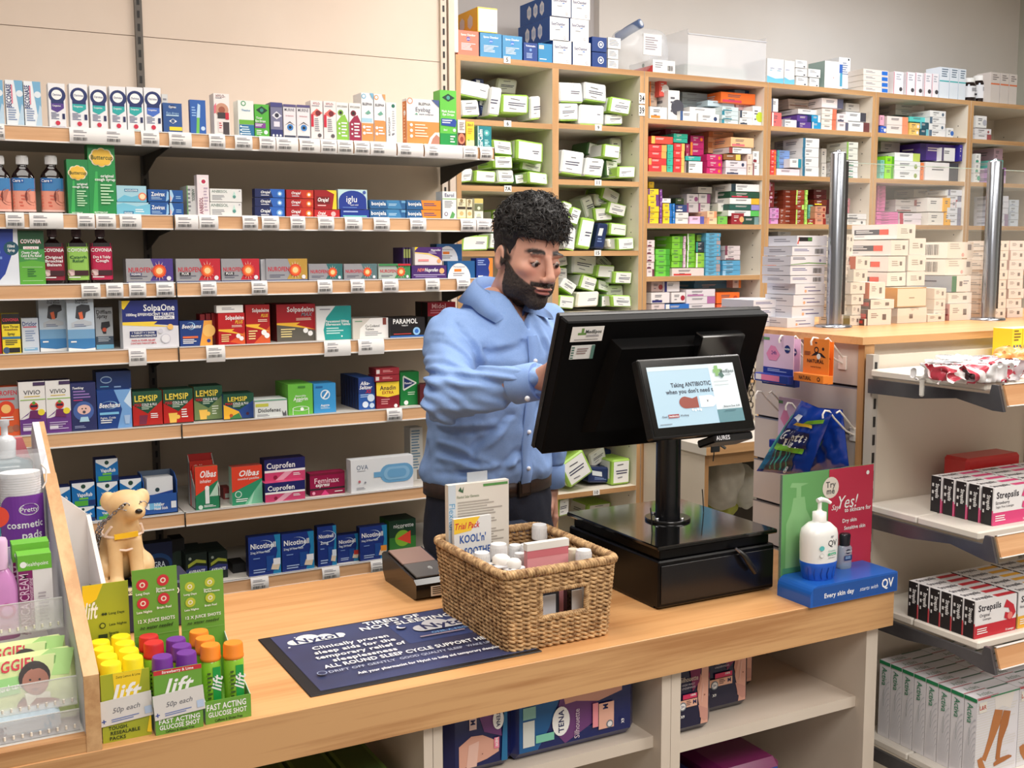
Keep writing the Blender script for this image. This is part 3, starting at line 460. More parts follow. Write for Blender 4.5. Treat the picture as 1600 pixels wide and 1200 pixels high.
# --- bottles
def bottle(s,x0,x1,ycap,yt,yb,body,cap,label,front,lz=(0.05,0.62),nm='syrup_bottle',Y=3.235,p=3.6,capw=0.5,dsq=0.62,cat='bottle',neck=0.86,capname='cap'):
    z=SZ[s]-0.003;a=onY(x0,yb,Y).x;c=onY(x1,yb,Y).x;zt=onY((x0+x1)/2,ycap,Y).z;w=(c-a)/2;h=zt-z
    t=thing(nm,label,cat,((a+c)/2,Y+w*dsq,z+0.0003));b=MB();r=w;nk=w*capw*0.8
    b.lathe([(r*0.9,0),(r,0.006),(r,h*0.60),(r*0.96,h*0.65),(r*0.8,h*0.71),(r*0.55,h*0.77),(nk,h*0.81),(nk,h*neck)],body,32,(0,0),1,dsq,p);b.build('bottle_body',t)
    b=MB();b.lathe([(w*capw,h*0.85),(w*capw,h-0.003),(w*capw*0.92,h)],cap,24)
    for k in range(24):
        an=2*math.pi*k/24;x,y=math.cos(an)*w*capw,math.sin(an)*w*capw;b.box(x-0.0008,x+0.0008,y-0.0008,y+0.0008,h*0.86,h-0.004,cap)
    b.build(capname,t);b=MB();n=14;vs=[];k=1.004
    z0,z1=lz[0]*h,lz[1]*h
    def surf(u,v):  # label wrapped round the front of the bottle
        an=math.pi*1.5+(u-0.5)*math.pi*0.80;ca,sa=math.cos(an),math.sin(an);q=(abs(ca)**p+abs(sa)**p)**(-1/p);return(r*ca*q*k,r*dsq*sa*q*k,z0+(z1-z0)*v)
    F=Face(b,(0,0,0),(1,0,0),(0,0,1),2*r*0.93,z1-z0,0.00012)
    def P(u,v):
        x,y,zz=surf(0.5+math.asin(max(-0.98,min(0.98,(u-0.5)*1.86)))/(math.pi*0.8),v);return(x,y-F.k*F.lay,zz)
    F.P=P;F.lay=0.00035;_dr=F.draw
    def draw(items):
        out=[]
        for it in items:
            if it[0]=='r' and it[3]-it[1]>0.15:
                k=max(2,int((it[3]-it[1])*12));out.append(('p',[(it[1]+(it[3]-it[1])*j/k,it[2])for j in range(k+1)]+[(it[3]-(it[3]-it[1])*j/k,it[4])for j in range(k+1)],it[5]))
            else:out.append(it)
        for it in out:
            if it[0]=='p' and len(it[1])>8:  # strips follow the curve
                q=it[1];m=len(q)//2;F.k+=1
                for j in range(m-1):b.add([F.P(*q[j]),F.P(*q[j+1]),F.P(*q[-2-j]),F.P(*q[-1-j])],[(0,1,2,3)],it[2])
            else:_dr([it])
    F.draw=draw
    for i in range(n):F.k=1;b.add([F.P(i/n,0),F.P((i+1)/n,0),F.P((i+1)/n,1),F.P(i/n,1)],[(0,1,2,3)],front[0])
    F.draw(front[1]);b.build('label',t);return t
AMB=mat((26,10,12),0.08,0,None,None,None,0.3)
CB=lambda:((232,152,130),[R(0.0,0.62,1,1,(60,130,190)),E(0.85,0.45,0.2,(120,50,40),0.26),E(0.84,0.47,0.14,(196,120,100),0.2),R(0.03,0.86,0.5,0.98,(20,90,170)),T('Care +',0.27,0.92,0.09,Wt,0.4),L(0.06,0.1,0.6,0.5,4,(220,110,90)),R(0,0,1,0.06,(240,200,190))])
for i,(a,c)in enumerate(((-15,20),(21,58),(66,103))):
    bottle(1,a,c,243,0,333,AMB,mat((240,240,242),0.4),('dark cough syrup bottle with white cap cut by the left frame edge','dark cough syrup bottle with white cap, middle of the three','dark cough syrup bottle with white cap beside the green boxes')[i],CB())
def butter(big):
    return[PO((60,180,90),(0.1,0.0),(0.3,0.0),(0.34,0.62),(0.26,0.62)),*[E(0.5+0.24*math.cos(k)*1.2,(0.82 if big else 0.76)+0.075*math.sin(k),0.062,(250,238,210))for k in np.linspace(0,6.28,9)],*[E(0.5+0.22*math.cos(k)*1.15,(0.82 if big else 0.76)+0.07*math.sin(k),0.055,(244,196,70))for k in np.linspace(0,6.28,9)],E(0.5,0.82 if big else 0.76,0.1,(244,196,70)),
            T('Buttercup',0.52,0.82 if big else 0.76,0.06,(30,70,40),0.8),T('original',0.68,0.56,0.04,Wt,0.5),T('cough syrup',0.6,0.51,0.04,Wt,0.75),L(0.42,0.14,0.9,0.44,7,(200,240,200)),T('BUTTERCUP',0.4,0.04,0.022,Wt,0.5)]
pk('cough_syrup_box',1,105,139,249,(28,136,72),butter(False),'small green cough syrup box with yellow flower, left of the tall one','cough syrup box',0.05,yb=332)
pk('cough_syrup_box',1,138,181,226,(28,144,72),butter(True),'tall green cough syrup box with yellow flower','cough syrup box',0.055,yb=332)
ACI=[PO((110,190,220),(0,0.1),(0.25,0.42),(0.5,0.3),(0.75,0.44),(1,0.2),(1,0),(0,0)),R(0.26,0.62,0.72,0.8,(60,130,170)),T('ACICLOVIR',0.49,0.71,0.11,Wt,0.42),E(0.86,0.34,0.25,(236,130,100)),E(0.86,0.34,0.17,(250,230,190))]
pk('cold_sore_cream_box',1,182,235,316,(168,212,228),[PO((120,196,222),(0,0),(1,0),(1,0.9),(0.6,0.7),(0.2,0.95),(0,0.8)),R(0.2,0.1,0.5,0.34,(60,130,170)),T('Aciclovir',0.34,0.22,0.14,Wt,0.24),L(0.55,0.2,0.9,0.5,2,Wt)],'pale blue cold sore cream box, lower of the stack','cream box',0.05,yb=333)
pk('cold_sore_cream_box',1,182,229,290,(168,212,228),ACI,'pale blue cold sore cream box with orange sun, upper of the stack','cream box',0.05,yb=315.5,stack=True)
for i,(a,c,yt,yb)in enumerate(((232,264,315.5,334),(265,287,317,334),(231,264,296,315),(265,286,297,316))):
    pk('cold_sore_cream_box',1,a,c,yt,(22,84,158),[T('Zovirax',0.48,0.62,0.34,Wt,0.66),L(0.15,0.12,0.7,0.36,2,(170,200,230)),PO((150,200,240),(0.85,0),(1,0.2),(1,0.8),(0.92,0.9))]if a<250 else[PO((170,210,240),(0.1,0),(0.3,0.5),(0.15,1),(0,1),(0,0)),PO((240,190,190),(0.02,0),(0.16,0.3),(0.02,0.6)),L(0.45,0.2,0.9,0.5,2,(150,190,230))],
       ('deep blue cold sore cream box, lower left of four','deep blue cold sore cream box, lower right of four','deep blue cold sore cream box, upper left of four','deep blue cold sore cream box, upper right of four')[i],'cream box',0.04,yb=yb,stack=i>1)
AN=(232,232,230)
pk('mouth_gel_box',1,291,305,290,AN,[T('ANBESOL',0.75,0.7,0.12,(30,80,60),0.4,'b',-90),L(0.1,0.1,0.5,0.9,6,GY),R(0,0,0.12,1,(120,180,110))],'white mouth gel box standing on end behind the tallest one','mouth gel box',0.09,Y=3.24)
pk('mouth_gel_box',1,307,326,273,(240,226,230),[T('ANBESOL',0.3,0.26,0.18,(130,30,70),0.4,'b',90),E(0.5,0.84,0.09,(240,240,240)),E(0.55,0.84,0.05,(190,40,80)),L(0.55,0.1,0.9,0.7,8,(190,170,190))],'tall narrow white mouth gel box with pink lettering','mouth gel box',0.035)
for i,(yt,yb)in enumerate(((316,336),(295,315.5))):
    pk('mouth_gel_box',1,328,378,yt,AN,[T('ANBESOL',0.3,0.8,0.2,(70,110,100),0.55,''),L(0.06,0.1,0.5,0.5,4,GY),PO((190,226,216),(0.7,0.4),(0.76,0.85),(0.82,0.4),(0.76,0.25)),E(0.76,0.4,0.12,(90,150,140)),E(0.93,0.85,0.05,GY)],('flat white mouth gel box with droplet, lower of two','flat white mouth gel box with droplet, upper of two')[i],'mouth gel box',0.04,yb=yb,stack=i>0)
ORJ=lambda c2,c3:[PO(c2,(0.6,0),(1,0),(1,1),(0.5,1)),T('Orajel',0.36,0.62,0.3,Wt,0.34,'bi'),L(0.2,0.1,0.55,0.3,1,(220,220,230)),E(0.83,0.45,0.3,c3),E(0.83,0.45,0.16,Wt)]
for i,(yt,yb)in enumerate(((323,338.5),(309,323),(295,308.5))):
    pk('mouth_gel_box',1,398,445,yt,(22,36,90),ORJ((40,100,190),(110,170,230)),('navy mouth gel box, bottom of its stack of three','navy mouth gel box, middle of its stack of three','navy mouth gel box, top of its stack of three')[i],'mouth gel box',0.03,yb=yb,stack=i>0)
    pk('mouth_gel_box',1,447,490,yt+1.5,(170,24,30),ORJ((200,50,30),(240,140,50)),('dark red mouth gel box, bottom of its stack of three','dark red mouth gel box, middle of its stack of three','dark red mouth gel box, top of its stack of three')[i],'mouth gel box',0.03,yb=yb+1.5,stack=i>0)
pk('mouth_gel_box',1,491,531,327.5,(196,36,44),[T('Orajel',0.3,0.6,0.34,Wt,0.3,'bi'),L(0.1,0.15,0.5,0.35,1,Wt),E(0.75,0.5,0.3,(250,190,190))],'bright red mouth gel box under the yellow-edged one','mouth gel box',0.03,yb=340.5)
pk('mouth_gel_box',1,491,526,297,(160,22,30),[PO((248,214,50),(0.8,0),(1,0),(1,1),(0.55,1),(0.9,0.8)),R(0.1,0.28,0.7,0.66,(120,12,20)),T('Orajel',0.4,0.5,0.2,Wt,0.5,'bi'),L(0.14,0.1,0.6,0.22,1,(250,200,200))],'square dark red mouth gel box with yellow edge','mouth gel box',0.04,yb=327,stack=True)
pk('mouth_ulcer_box',1,532,577,327.5,(22,54,150),[L(0.1,0.55,0.9,0.85,1,(180,200,240)),R(0.08,0.2,0.92,0.34,(120,210,210))],'flat blue mouth ulcer box with turquoise line','mouth ulcer box',0.05,yb=341)
pk('mouth_ulcer_box',1,528,574,296,(196,226,230),[PO((22,54,150),*[(0.5+0.48*math.cos(k),0.42*math.sin(k)*1.25+0.42 if math.sin(k)>0 else 0)for k in np.linspace(3.14159,0,14)],(0.98,0),(0.02,0)),T('iglu',0.46,0.52,0.32,Wt,0.55,''),T('rapid relief',0.55,0.22,0.07,Wt,0.4,''),E(0.9,0.86,0.09,(60,90,170)),L(0.15,0.04,0.85,0.1,1,(120,160,230))],'rounded navy and pale mouth ulcer box on the flat blue one','mouth ulcer box',0.03,yb=327,stack=True)
for i,(a,c,yt,yb)in enumerate(((578,634,327,341),(635,689,328,342),(578,634,312.5,326.5),(635,689,313,327.5))):
    og=a>600
    pk('teething_gel_box',1,a,c,yt,(38,96,150),([PO((240,140,40),(0.48,0),(1,0),(1,1),(0.42,1)),T('bonjela',0.24,0.6,0.36,Wt,0.42),L(0.5,0.3,0.9,0.7,2,(60,60,120))]if og else[T('bonjela',0.24,0.6,0.4,Wt,0.42),PO((60,130,180),(0.5,0),(0.9,0),(0.8,1),(0.45,1)),L(0.52,0.3,0.82,0.6,2,(190,220,240)),R(0.88,0.7,1,0.95,(110,170,210))]),
       ('blue mouth gel box, lower left of the blue and orange four','blue and orange mouth gel box, lower of two','blue mouth gel box, upper left of the blue and orange four','blue and orange mouth gel box, upper of two')[i],'mouth gel box',0.035,yb=yb,stack=i>1)
pk('ear_oil_box',1,691,713,299,(236,238,236),[T('Earol',0.5,0.87,0.12,(50,50,110),0.7),R(0,0.72,1,0.75,(150,200,120)),L(0.15,0.4,0.85,0.66,5,GY),E(0.25,0.2,0.07,(90,60,110)),E(0.25,0.2,0.045,Wt),PO((90,160,90),(0.5,0.05),(0.7,0.3),(0.9,0.2),(0.8,0.06))],'white ear oil box with green leaf near the second shelf end','ear care box',0.05)
for i,(a,c,yt)in enumerate(((714,728,310),(729,738,311))):
    pk('ear_drop_box',1,a,c,yt,(232,222,186),[E(0.5,0.9,0.08,(150,130,90)),R(0.05,0.5,0.95,0.62,(60,50,40)),E(0.5,0.3,0.1,(210,180,120)),R(0,0,1,0.1,(224,196,90)),L(0.2,0.66,0.8,0.82,3,(130,120,100))],('cream ear drop box with dark band, left of the pair','cream ear drop box with dark band, right of the pair')[i],'ear care box',0.045)
pk('ear_drop_box',1,741,755,310,(230,230,216),[R(0,0.78,1,1,(216,196,110)),R(0,0.42,1,0.76,(110,114,80)),E(0.5,0.55,0.08,(220,226,200)),E(0.5,0.2,0.1,(200,206,180)),L(0.2,0.06,0.8,0.14,1,GY)],'cream and olive ear drop box, last on the second shelf','ear care box',0.05)
# --- third shelf
pk('cold_remedy_box',2,-30,27,355,(230,236,246),[PO((34,64,160),(0,1),(0.88,1),(0.85,0.6),(0.6,0.2),(0.3,0),(0,0)),E(0.8,0.64,0.12,(20,80,100)),T('150ml',0.8,0.68,0.05,Wt,0.2),T('Syrup',0.8,0.61,0.05,Wt,0.2),L(0.1,0.3,0.6,0.9,6,(120,150,220))],'large white and royal blue box cut by the left frame edge','cold remedy box',0.06)
COVB=lambda c,c2,words:(c,[R(0,0.9,1,1,BK),PO((150,30,60)if c2 is None else c2,(0.04,0.70),(0.5,0.80),(0.96,0.70),(0.96,0.9),(0.5,0.98),(0.04,0.9)),T('COVONIA',0.5,0.81,0.13,Wt,0.84),*[T(wd,0.5,0.62-0.1*k,0.075,Wt if c2 is None else(30,90,50),0.7)for k,wd in enumerate(words)],E(0.18,0.2,0.09,(220,190,190)),R(0.3,0.12,0.9,0.26,(60,20,30)),L(0.1,0.03,0.6,0.09,1,Wt)])
pk('cough_syrup_box',2,27,68,360,(66,148,70),[R(0,0.66,1,1,(24,84,50)),PO((96,176,60),(0,0),(1,0),(1,0.42),(0.5,0.46),(0,0.42)),T('COVONIA',0.48,0.8,0.13,(180,40,70),0.82,'b'),T('COVONIA',0.48,0.805,0.12,Wt,0.78,'b'),R(0.18,0.66,0.78,0.71,Wt),T('COLD & FLU',0.48,0.685,0.035,RD,0.5),T('Chesty Cough,',0.45,0.60,0.045,Wt,0.7),T('Cold & Flu Relief',0.48,0.54,0.045,Wt,0.8),T('Oral Solution',0.45,0.49,0.03,Wt,0.5,''),L(0.3,0.14,0.7,0.3,4,(40,110,50)),R(0.1,0.33,0.9,0.335,(230,250,220)),R(0.1,0.08,0.9,0.085,(230,250,220))],'green cough mixture box standing beside dark bottles on the third shelf','cough syrup box',0.055)
for i,(a,c,col,c2,wd,lb)in enumerate(((69,103,(140,20,50),None,('Original','Bronchial','Balsam'),'dark cough bottle with maroon label beside the green box'),(107,141,(150,200,90),(150,60,90),('Catarrh','Relief'),'dark cough bottle with pale green label'),(144,178,(190,26,76),None,('Dry & Tickly','Cough'),'dark cough bottle with crimson label, nearest the box gap'))):
    bottle(2,a,c,357,0,441,AMB,mat((60,20,30),0.4),lb,COVB(col,c2,wd),(0.08,0.74),p=5,capw=0.42,Y=3.22,dsq=0.7)
def nur(band,txt='',plus=None):
    r=[PO(band,(0.52,1),(1,1),(1,0.1),(0.5,0.1),(0.62,0.5)),T('NUROFEN',0.3,0.55,0.19,(200,40,60),0.5,'b'),L(0.08,0.14,0.45,0.3,2,(90,90,110)),R(0,0,1,0.07,(40,60,120))]
    for k in range(12):a=k*0.5236;r.append(PO((250,220,200),(0.7+0.02*math.cos(a+1.57),0.5+0.05*math.sin(a+1.57)),(0.7+0.16*math.cos(a),0.5+0.42*math.sin(a)),(0.7-0.02*math.cos(a+1.57),0.5-0.05*math.sin(a+1.57))))
    return r+[E(0.7,0.5,0.27,(226,70,40)),E(0.7,0.5,0.2,(244,120,50)),E(0.7,0.5,0.13,(255,214,150)),E(0.9,0.2,0.09,(230,230,236))]+([R(0.08,0.32,0.32,0.43,plus),T(txt,0.2,0.375,0.09,Wt,0.2)]if plus else[])
SIL=mat((172,172,178),0.3,0.35)
pk('painkiller_box',2,196,270,404,SIL,nur((76,56,140),'MIGRAINE',(40,50,110)),'silver painkiller box with orange target on purple','painkiller box',0.05)
pk('painkiller_box',2,274,344,404,SIL,nur((196,30,50),'PLUS',BK),'silver and red painkiller box with orange target, left of two','painkiller box',0.05)
pk('painkiller_box',2,345,405,404,SIL,nur((196,30,50),'PLUS',BK),'silver and red painkiller box with orange target, right of two','painkiller box',0.05)
pk('painkiller_box',2,415,480,404,SIL,nur((190,150,60)),'silver and gold painkiller box with orange target','painkiller box',0.05)
pk('painkiller_box',2,408,413,405,(190,190,196),[],'thin silver box edge-on beside the gold painkiller box','painkiller box',0.05,Y=3.225)
pk('painkiller_box',2,482,535,412,SIL,nur((50,110,110)),'small silver painkiller box with dark teal corner','painkiller box',0.045)
pk('painkiller_box',2,537,589,412,SIL,nur((90,120,124)),'small silver painkiller box with grey corner','painkiller box',0.045)
pk('painkiller_box',2,591,641,412,(176,186,180),nur((60,140,80))+[R(0,0.88,0.6,1,(60,140,80)),R(0.6,0.88,1,1,RD)],'small silver painkiller box with green and red top edge','painkiller box',0.045)
pk('painkiller_box',2,643,698,414.5,(70,36,110),[T('NEW',0.27,0.68,0.24,(240,130,110),0.22,'bi'),T('Nuprofen',0.56,0.68,0.26,Wt,0.38,'bi'),E(0.86,0.6,0.2,(240,180,120)),R(0.05,0.3,0.95,0.34,(220,210,240)),L(0.1,0.1,0.8,0.22,1,(170,150,210))],'flat purple painkiller tray under the cream and purple box','painkiller box',0.06,left=[],side=(46,22,76))
pk('painkiller_box',2,648,691,386,(236,226,226),[PO((76,36,116),(0,1),(1,1),(1,0.2),(0.85,0.45),(0.5,0.66),(0,0.72)),PO((246,214,120),(0,0.72),(0.5,0.66),(0.9,0.4),(0.88,0.36),(0.5,0.58),(0,0.66)),PO(YL,(0,1),(0.12,1),(0,0.8)),T('Nuprofen',0.76,0.84,0.11,Wt,0.36,'bi'),L(0.5,0.6,0.92,0.74,2,(200,180,220)),R(0.12,0.2,0.5,0.32,(240,150,150)),E(0.88,0.22,0.12,(244,170,110))],'cream and purple painkiller box standing on the flat purple tray','painkiller box',0.03,yb=414,stack=True)
for i,a in enumerate((641,637,633)):
    pk('painkiller_box',2,a-3,a+1.6,386.5,(54,30,84),[R(0.2,0.4,0.7,0.9,(150,160,90))],('thin purple painkiller box edge-on, nearest the cream and purple one','thin purple painkiller box edge-on, middle of three','thin purple painkiller box edge-on, furthest left of three')[i],'painkiller box',0.08,yb=414,stack=True,Y=3.222)
PAR=[PO((20,90,150),(0,1),(1,1),(1,0),(0.85,0.2),(0.8,0)),PO((238,238,240),*[(0.42+0.42*math.cos(k),0.88*math.sin(k))for k in np.linspace(3.14,0,12)]),T('Paracetamol',0.42,0.68,0.1,(110,120,150),0.5,''),R(0.24,0.4,0.5,0.55,OR),L(0.2,0.1,0.66,0.32,2,GY)]
pk('painkiller_box',2,682,722,381,(30,84,136),PAR,'blue and white painkiller box, raised behind the matching lower one','painkiller box',0.05,yb=408,stack=True,Y=3.25)
pk('painkiller_box',2,699,742,407.5,(30,100,160),PAR,'blue and white painkiller box with orange patch, standing in front','painkiller box',0.03)
pk('painkiller_box',2,744,770,403,(26,56,140),[R(0.72,0,1,1,(240,140,50)),PO((26,56,140),(0.72,0),(0.8,0.3),(0.74,0.5),(0.82,0.8),(0.72,1)),L(0.08,0.6,0.6,0.9,3,(160,180,230)),R(0.1,0.08,0.4,0.14,Wt)],'navy and orange box at the right end of the third shelf','painkiller box',0.04)
# --- fourth shelf
pk('throat_spray_box',3,-8,2,491,(200,30,50),[],'red throat spray box cut by the left frame edge','throat spray box',0.04,yb=553)
pk('throat_spray_box',3,3,32,490,(248,222,50),[R(0,0.74,1,1,BK),T('COVONIA',0.5,0.85,0.13,(220,60,80),0.9),T('Sore Throat',0.5,0.68,0.06,BK,0.85),T('Anaesthetic',0.5,0.61,0.05,(120,60,30),0.75),T('Spray',0.5,0.5,0.08,BK,0.4),R(0,0.37,1,0.43,(60,120,160)),L(0.15,0.2,0.9,0.34,3,(60,60,60)),E(0.2,0.09,0.08,(60,90,130)),R(0.35,0.03,0.95,0.15,BK)],'yellow and black throat spray box','throat spray box',0.04,yb=553)
pk('deodorant_box',3,34,61,497,(206,216,232),[T('Driclor',0.48,0.84,0.13,(30,50,130),0.85),R(0.08,0.73,0.88,0.76,(200,60,90)),L(0.2,0.3,0.8,0.64,5,(130,150,190)),R(0.1,0.06,0.9,0.14,(130,180,220)),L(0.15,0.09,0.8,0.12,1,Wt)],'pale lilac-blue roll-on box beside the yellow one','roll-on box',0.04,yb=551)
DF=lambda sp:[R(0,0,1,0.24,(60,130,190)),R(0,0.24,1,0.42,(120,168,208)),PO((60,64,72),(0.3,0.64),(0.36,0.86),(0.55,0.9),(0.84,0.88),(0.86,0.78),(0.7,0.74),(0.66,0.64),(0.5,0.6)),PO((230,110,70),(0.42,0.74),(0.56,0.76),(0.6,0.62),(0.48,0.6)),PO((190,196,204),(0.15,0.55),(0.5,0.62),(0.9,0.56),(0.9,0.5),(0.15,0.46)),L(0.25,0.46,0.8,0.52,2,(90,110,150)),L(0.1,0.14,0.4,0.2,1,Wt),PO(Wt,(0,0),(1,0),(1,0.06),(0.6,0.04),(0,0.075))]
for i,(a,c)in enumerate(((61,104),(105,148))):
    pk('mouthwash_box',3,a,c,467,(198,212,226),DF(0)+[T('Difflam',0.55,0.985,0.05,(60,64,80),0.6),T('Oral Rinse',0.55,0.93,0.035,(60,64,80),0.6)],('tall pale blue mouth rinse box with head profile, left of two','tall pale blue mouth rinse box with head profile, right of two')[i],'mouth rinse box',0.06,yb=549)
pk('throat_spray_box',3,149,177,480,(190,196,202),[R(0,0,1,0.3,(70,86,104)),T('Difflam',0.5,0.89,0.09,BK,0.85),T('Spray',0.4,0.79,0.09,BK,0.6),PO((50,52,60),(0.3,0.5),(0.34,0.64),(0.8,0.66),(0.84,0.54),(0.6,0.48),(0.6,0.36),(0.42,0.36)),E(0.5,0.46,0.05,(220,90,60)),L(0.12,0.16,0.9,0.28,3,(200,210,220)),R(0,0.0,1,0.1,(120,190,226))],'smaller grey throat spray box with head profile','throat spray box',0.04,yb=545)
pk('painkiller_box',3,191,279,469,(232,232,238),[PO((24,40,120),(0,1),(1,1),(1,0.46),(0.6,0.5),(0,0.56)),PO((252,216,70),(0,0.56),(0.62,0.56),(0.55,0.50),(0.9,0.44),(0.5,0.46),(0,0.5)),PO(YL,(0,1),(0.15,1),(0.03,0.82),(0,0.84)),T('SolpaOne',0.66,0.85,0.13,Wt,0.56),T('1000mg EFFERVESCENT TABLETS',0.5,0.71,0.055,Wt,0.86),R(0.56,0.6,0.93,0.67,Wt),T('PARACETAMOL',0.745,0.635,0.045,(24,40,120),0.32),R(0.12,0.24,0.6,0.37,(34,50,110)),T('1 TABLET = 1 DOSE',0.36,0.335,0.035,Wt,0.42),T('MAXIMUM STRENGTH',0.36,0.275,0.04,Wt,0.44),T('PAIN & FEVER RELIEF',0.36,0.18,0.035,RD,0.42),T('CONTAINS PARACETAMOL',0.36,0.12,0.035,RD,0.46),E(0.76,0.2,0.1,(206,206,216)),E(0.76,0.2,0.085,(240,240,244)),E(0.67,0.36,0.05,(216,216,226)),E(0.85,0.44,0.06,(250,200,110))],'large white and navy effervescent tablet box','painkiller box',0.05,yb=545,topc=(20,34,90))
BEE=lambda:[E(0.34,0.8,0.17,(150,200,240),0.15),E(0.32,0.8,0.15,(24,60,130),0.13),T('Beechams',0.36,0.79,0.15,Wt,0.6,'bi')]
pk('cold_remedy_box',3,281,332,501,(24,60,130),[PO((246,170,70),(0.75,1),(1,1),(1,0),(0.6,0),(0.68,0.5)),E(0.9,0.6,0.25,(252,200,110))]+BEE()+[R(0.08,0.32,0.55,0.4,(230,110,60)),L(0.08,0.08,0.5,0.28,3,Wt),E(0.88,0.2,0.07,(40,60,150))],'blue and orange cold remedy box at the left of the right bay','cold remedy box',0.04,yb=541)
SP=lambda low,word:[PO((252,196,60),(0,0.5),(0.6,0.5),(0.5,0.44),(1,0.3),(0.5,0.38),(0,0.45)),T('Solpadeine',0.62,0.86,0.13,Wt,0.7),T(word,0.78,0.72,0.1,(250,200,60)if word=='PLUS' else GY,0.3,'bi'),L(0.5,0.54,0.92,0.62,2,(250,220,200)),E(0.74,0.28,0.07,Wt),E(0.86,0.2,0.07,Wt),L(0.1,0.08,0.5,0.34,4,(250,230,160))]
pk('painkiller_box',3,341,383,489,(190,24,32),[PO((226,90,40),(0.4,0.1),(1,0),(1,0.4))]+SP(0,'PLUS'),'red painkiller box with a blank white tag on top','painkiller box',0.04,yb=539,Y=3.21)
pk('price_card',3,338,380,477,(240,238,234),[L(0.2,0.3,0.7,0.7,2,GY)],'small blank white card resting on a red painkiller box','card',0.03,yb=488.7,stack=True,Y=3.212)
for i in range(3):pk('painkiller_box',3,313+i*9,321+i*9,491-i,(150,26,30),[R(0,0,1,0.2,(110,40,30))],('red painkiller box seen edge-on, first of three left of the tagged one','red painkiller box seen edge-on, second of three left of the tagged one','red painkiller box seen edge-on, directly left of the tagged one')[i],'painkiller box',0.05,yb=538,Y=3.25)
pk('painkiller_box',3,384,422,476,(176,24,26),[PO((216,90,40),(0.3,0),(1,0),(1,0.45))]+SP(0,'PLUS'),'taller red painkiller box between the tagged box and the grey-bottomed one','painkiller box',0.05,yb=535,Y=3.23)
pk('painkiller_box',3,432,493,475,(176,24,34),[PO((96,92,84),(0,0),(1,0),(1,0.28),(0.5,0.38),(0,0.46))]+SP(0,'MAX'),'wide red painkiller box with grey lower half','painkiller box',0.04,yb=533,n=3,side=(110,24,30),blabel='wide red painkiller box with grey base, %s deep behind the front one')
pk('painkiller_box',3,494,549,478,(236,238,240),[PO((30,160,156),(0.55,1),(1,1),(1,0),(0.24,0),(0.2,0.3),(0.28,0.66)),T('Paracetamol 500mg',0.6,0.55,0.07,Wt,0.66),T('Effervescent Tablets',0.62,0.46,0.07,Wt,0.7),L(0.28,0.14,0.8,0.36,3,(200,236,234)),L(0.1,0.86,0.4,0.92,1,GY),E(0.72,0.1,0.025,Wt)],'white box with large teal curve','painkiller box',0.04,yb=531)
pk('painkiller_box',3,551,607,497,(212,206,198),[PO((240,238,236),(0.5,1),(1,1),(1,0),(0.18,0),(0.2,0.5)),T('Co-Codamol',0.55,0.62,0.12,(80,80,80),0.4),T('Tablets',0.47,0.46,0.1,(80,80,80),0.25),L(0.34,0.1,0.9,0.34,3,GY),R(0.84,0.66,0.94,1,(130,60,50)),L(0.06,0.8,0.3,0.88,1,(90,150,110))],'low grey and white painkiller box','painkiller box',0.05,yb=529,n=2,blabel='low grey and white painkiller box, %s deep behind the front one')
pk('painkiller_box',3,609,664,496,(22,20,24),[T('PARAMOL',0.44,0.82,0.24,Wt,0.7),T('TABLETS',0.42,0.6,0.06,Wt,0.4),E(0.76,0.3,0.2,(150,200,240)),E(0.76,0.3,0.11,(50,110,200)),R(0,0,1,0.09,(40,100,180)),R(0.1,0.16,0.6,0.2,(200,60,60))],'low black painkiller box with blue dot beside the arm','painkiller box',0.05,yb=527,n=2,blabel='low black painkiller box, %s deep behind the front one')
pk('painkiller_box',3,668,712,472,(170,20,50),[R(0,0,0.5,0.55,BK),T('Midol',0.4,0.88,0.15,(240,190,200),0.5),L(0.1,0.6,0.8,0.76,2,(220,130,150)),E(0.2,0.16,0.08,(70,130,220))],'crimson and black painkiller box half hidden by the shoulder','painkiller box',0.05,yb=520,side=(26,20,26),n=2,blabel='crimson and black painkiller box, %s deep behind the front one')
# --- fifth shelf
pk('painkiller_box',4,-28,30,605,(228,96,50),[R(0,0.55,1,1,(170,170,174)),T('NUROFEN',0.62,0.88,0.09,RD,0.7),E(0.65,0.56,0.16,(226,70,40)),E(0.65,0.56,0.09,(255,200,120)),E(0.75,0.14,0.07,(180,120,90)),E(0.9,0.16,0.07,(170,100,80)),L(0.5,0.3,0.9,0.4,2,Wt),R(0.4,0.74,0.9,0.78,(220,50,60))],'orange and grey children\'s painkiller box at the left frame edge','painkiller box',0.05,yb=683)
for i,(a,c)in enumerate(((30,72),(72,111))):
    pk('vitamin_box',4,a,c,596-i*2,(240,238,236),[R(0,0,1,0.3,(108,56,140)),PO((108,56,140),(0,0.3),(0.3,0.38),(0.4,0.44),(0,0.3)),PO((108,56,140),(0,0.28),(1,0.28),(1,0.42),(0.6,0.36)),T('VIVIO',0.5,0.8,0.08,(50,50,60),0.66,''),L(0.2,0.7,0.8,0.73,1,(220,190,60)),R(0.05,0.655,1,0.67,(150,200,90)),R(0.55,0.92,1,0.985,(70,50,90)),*[E(0.55,0.54,0.075,(214,60,50))],E(0.55,0.6,0.03,(90,160,60)),R(0.42,0.52,0.68,0.56,(40,30,60)),PO((110,40,100),(0.4,0.46),(0.7,0.46),(0.8,0.3),(0.34,0.32)),E(0.82,0.42,0.06,(240,220,60)),L(0.1,0.06,0.9,0.22,4,(200,180,220)),R(0.1,0.1,0.45,0.15,(230,225,236))],('white and purple vitamin box with strawberry figure, left of two','white and purple vitamin box with strawberry figure, right of two')[i],'vitamin box',0.05,yb=681-i*2,topc=(60,50,70))
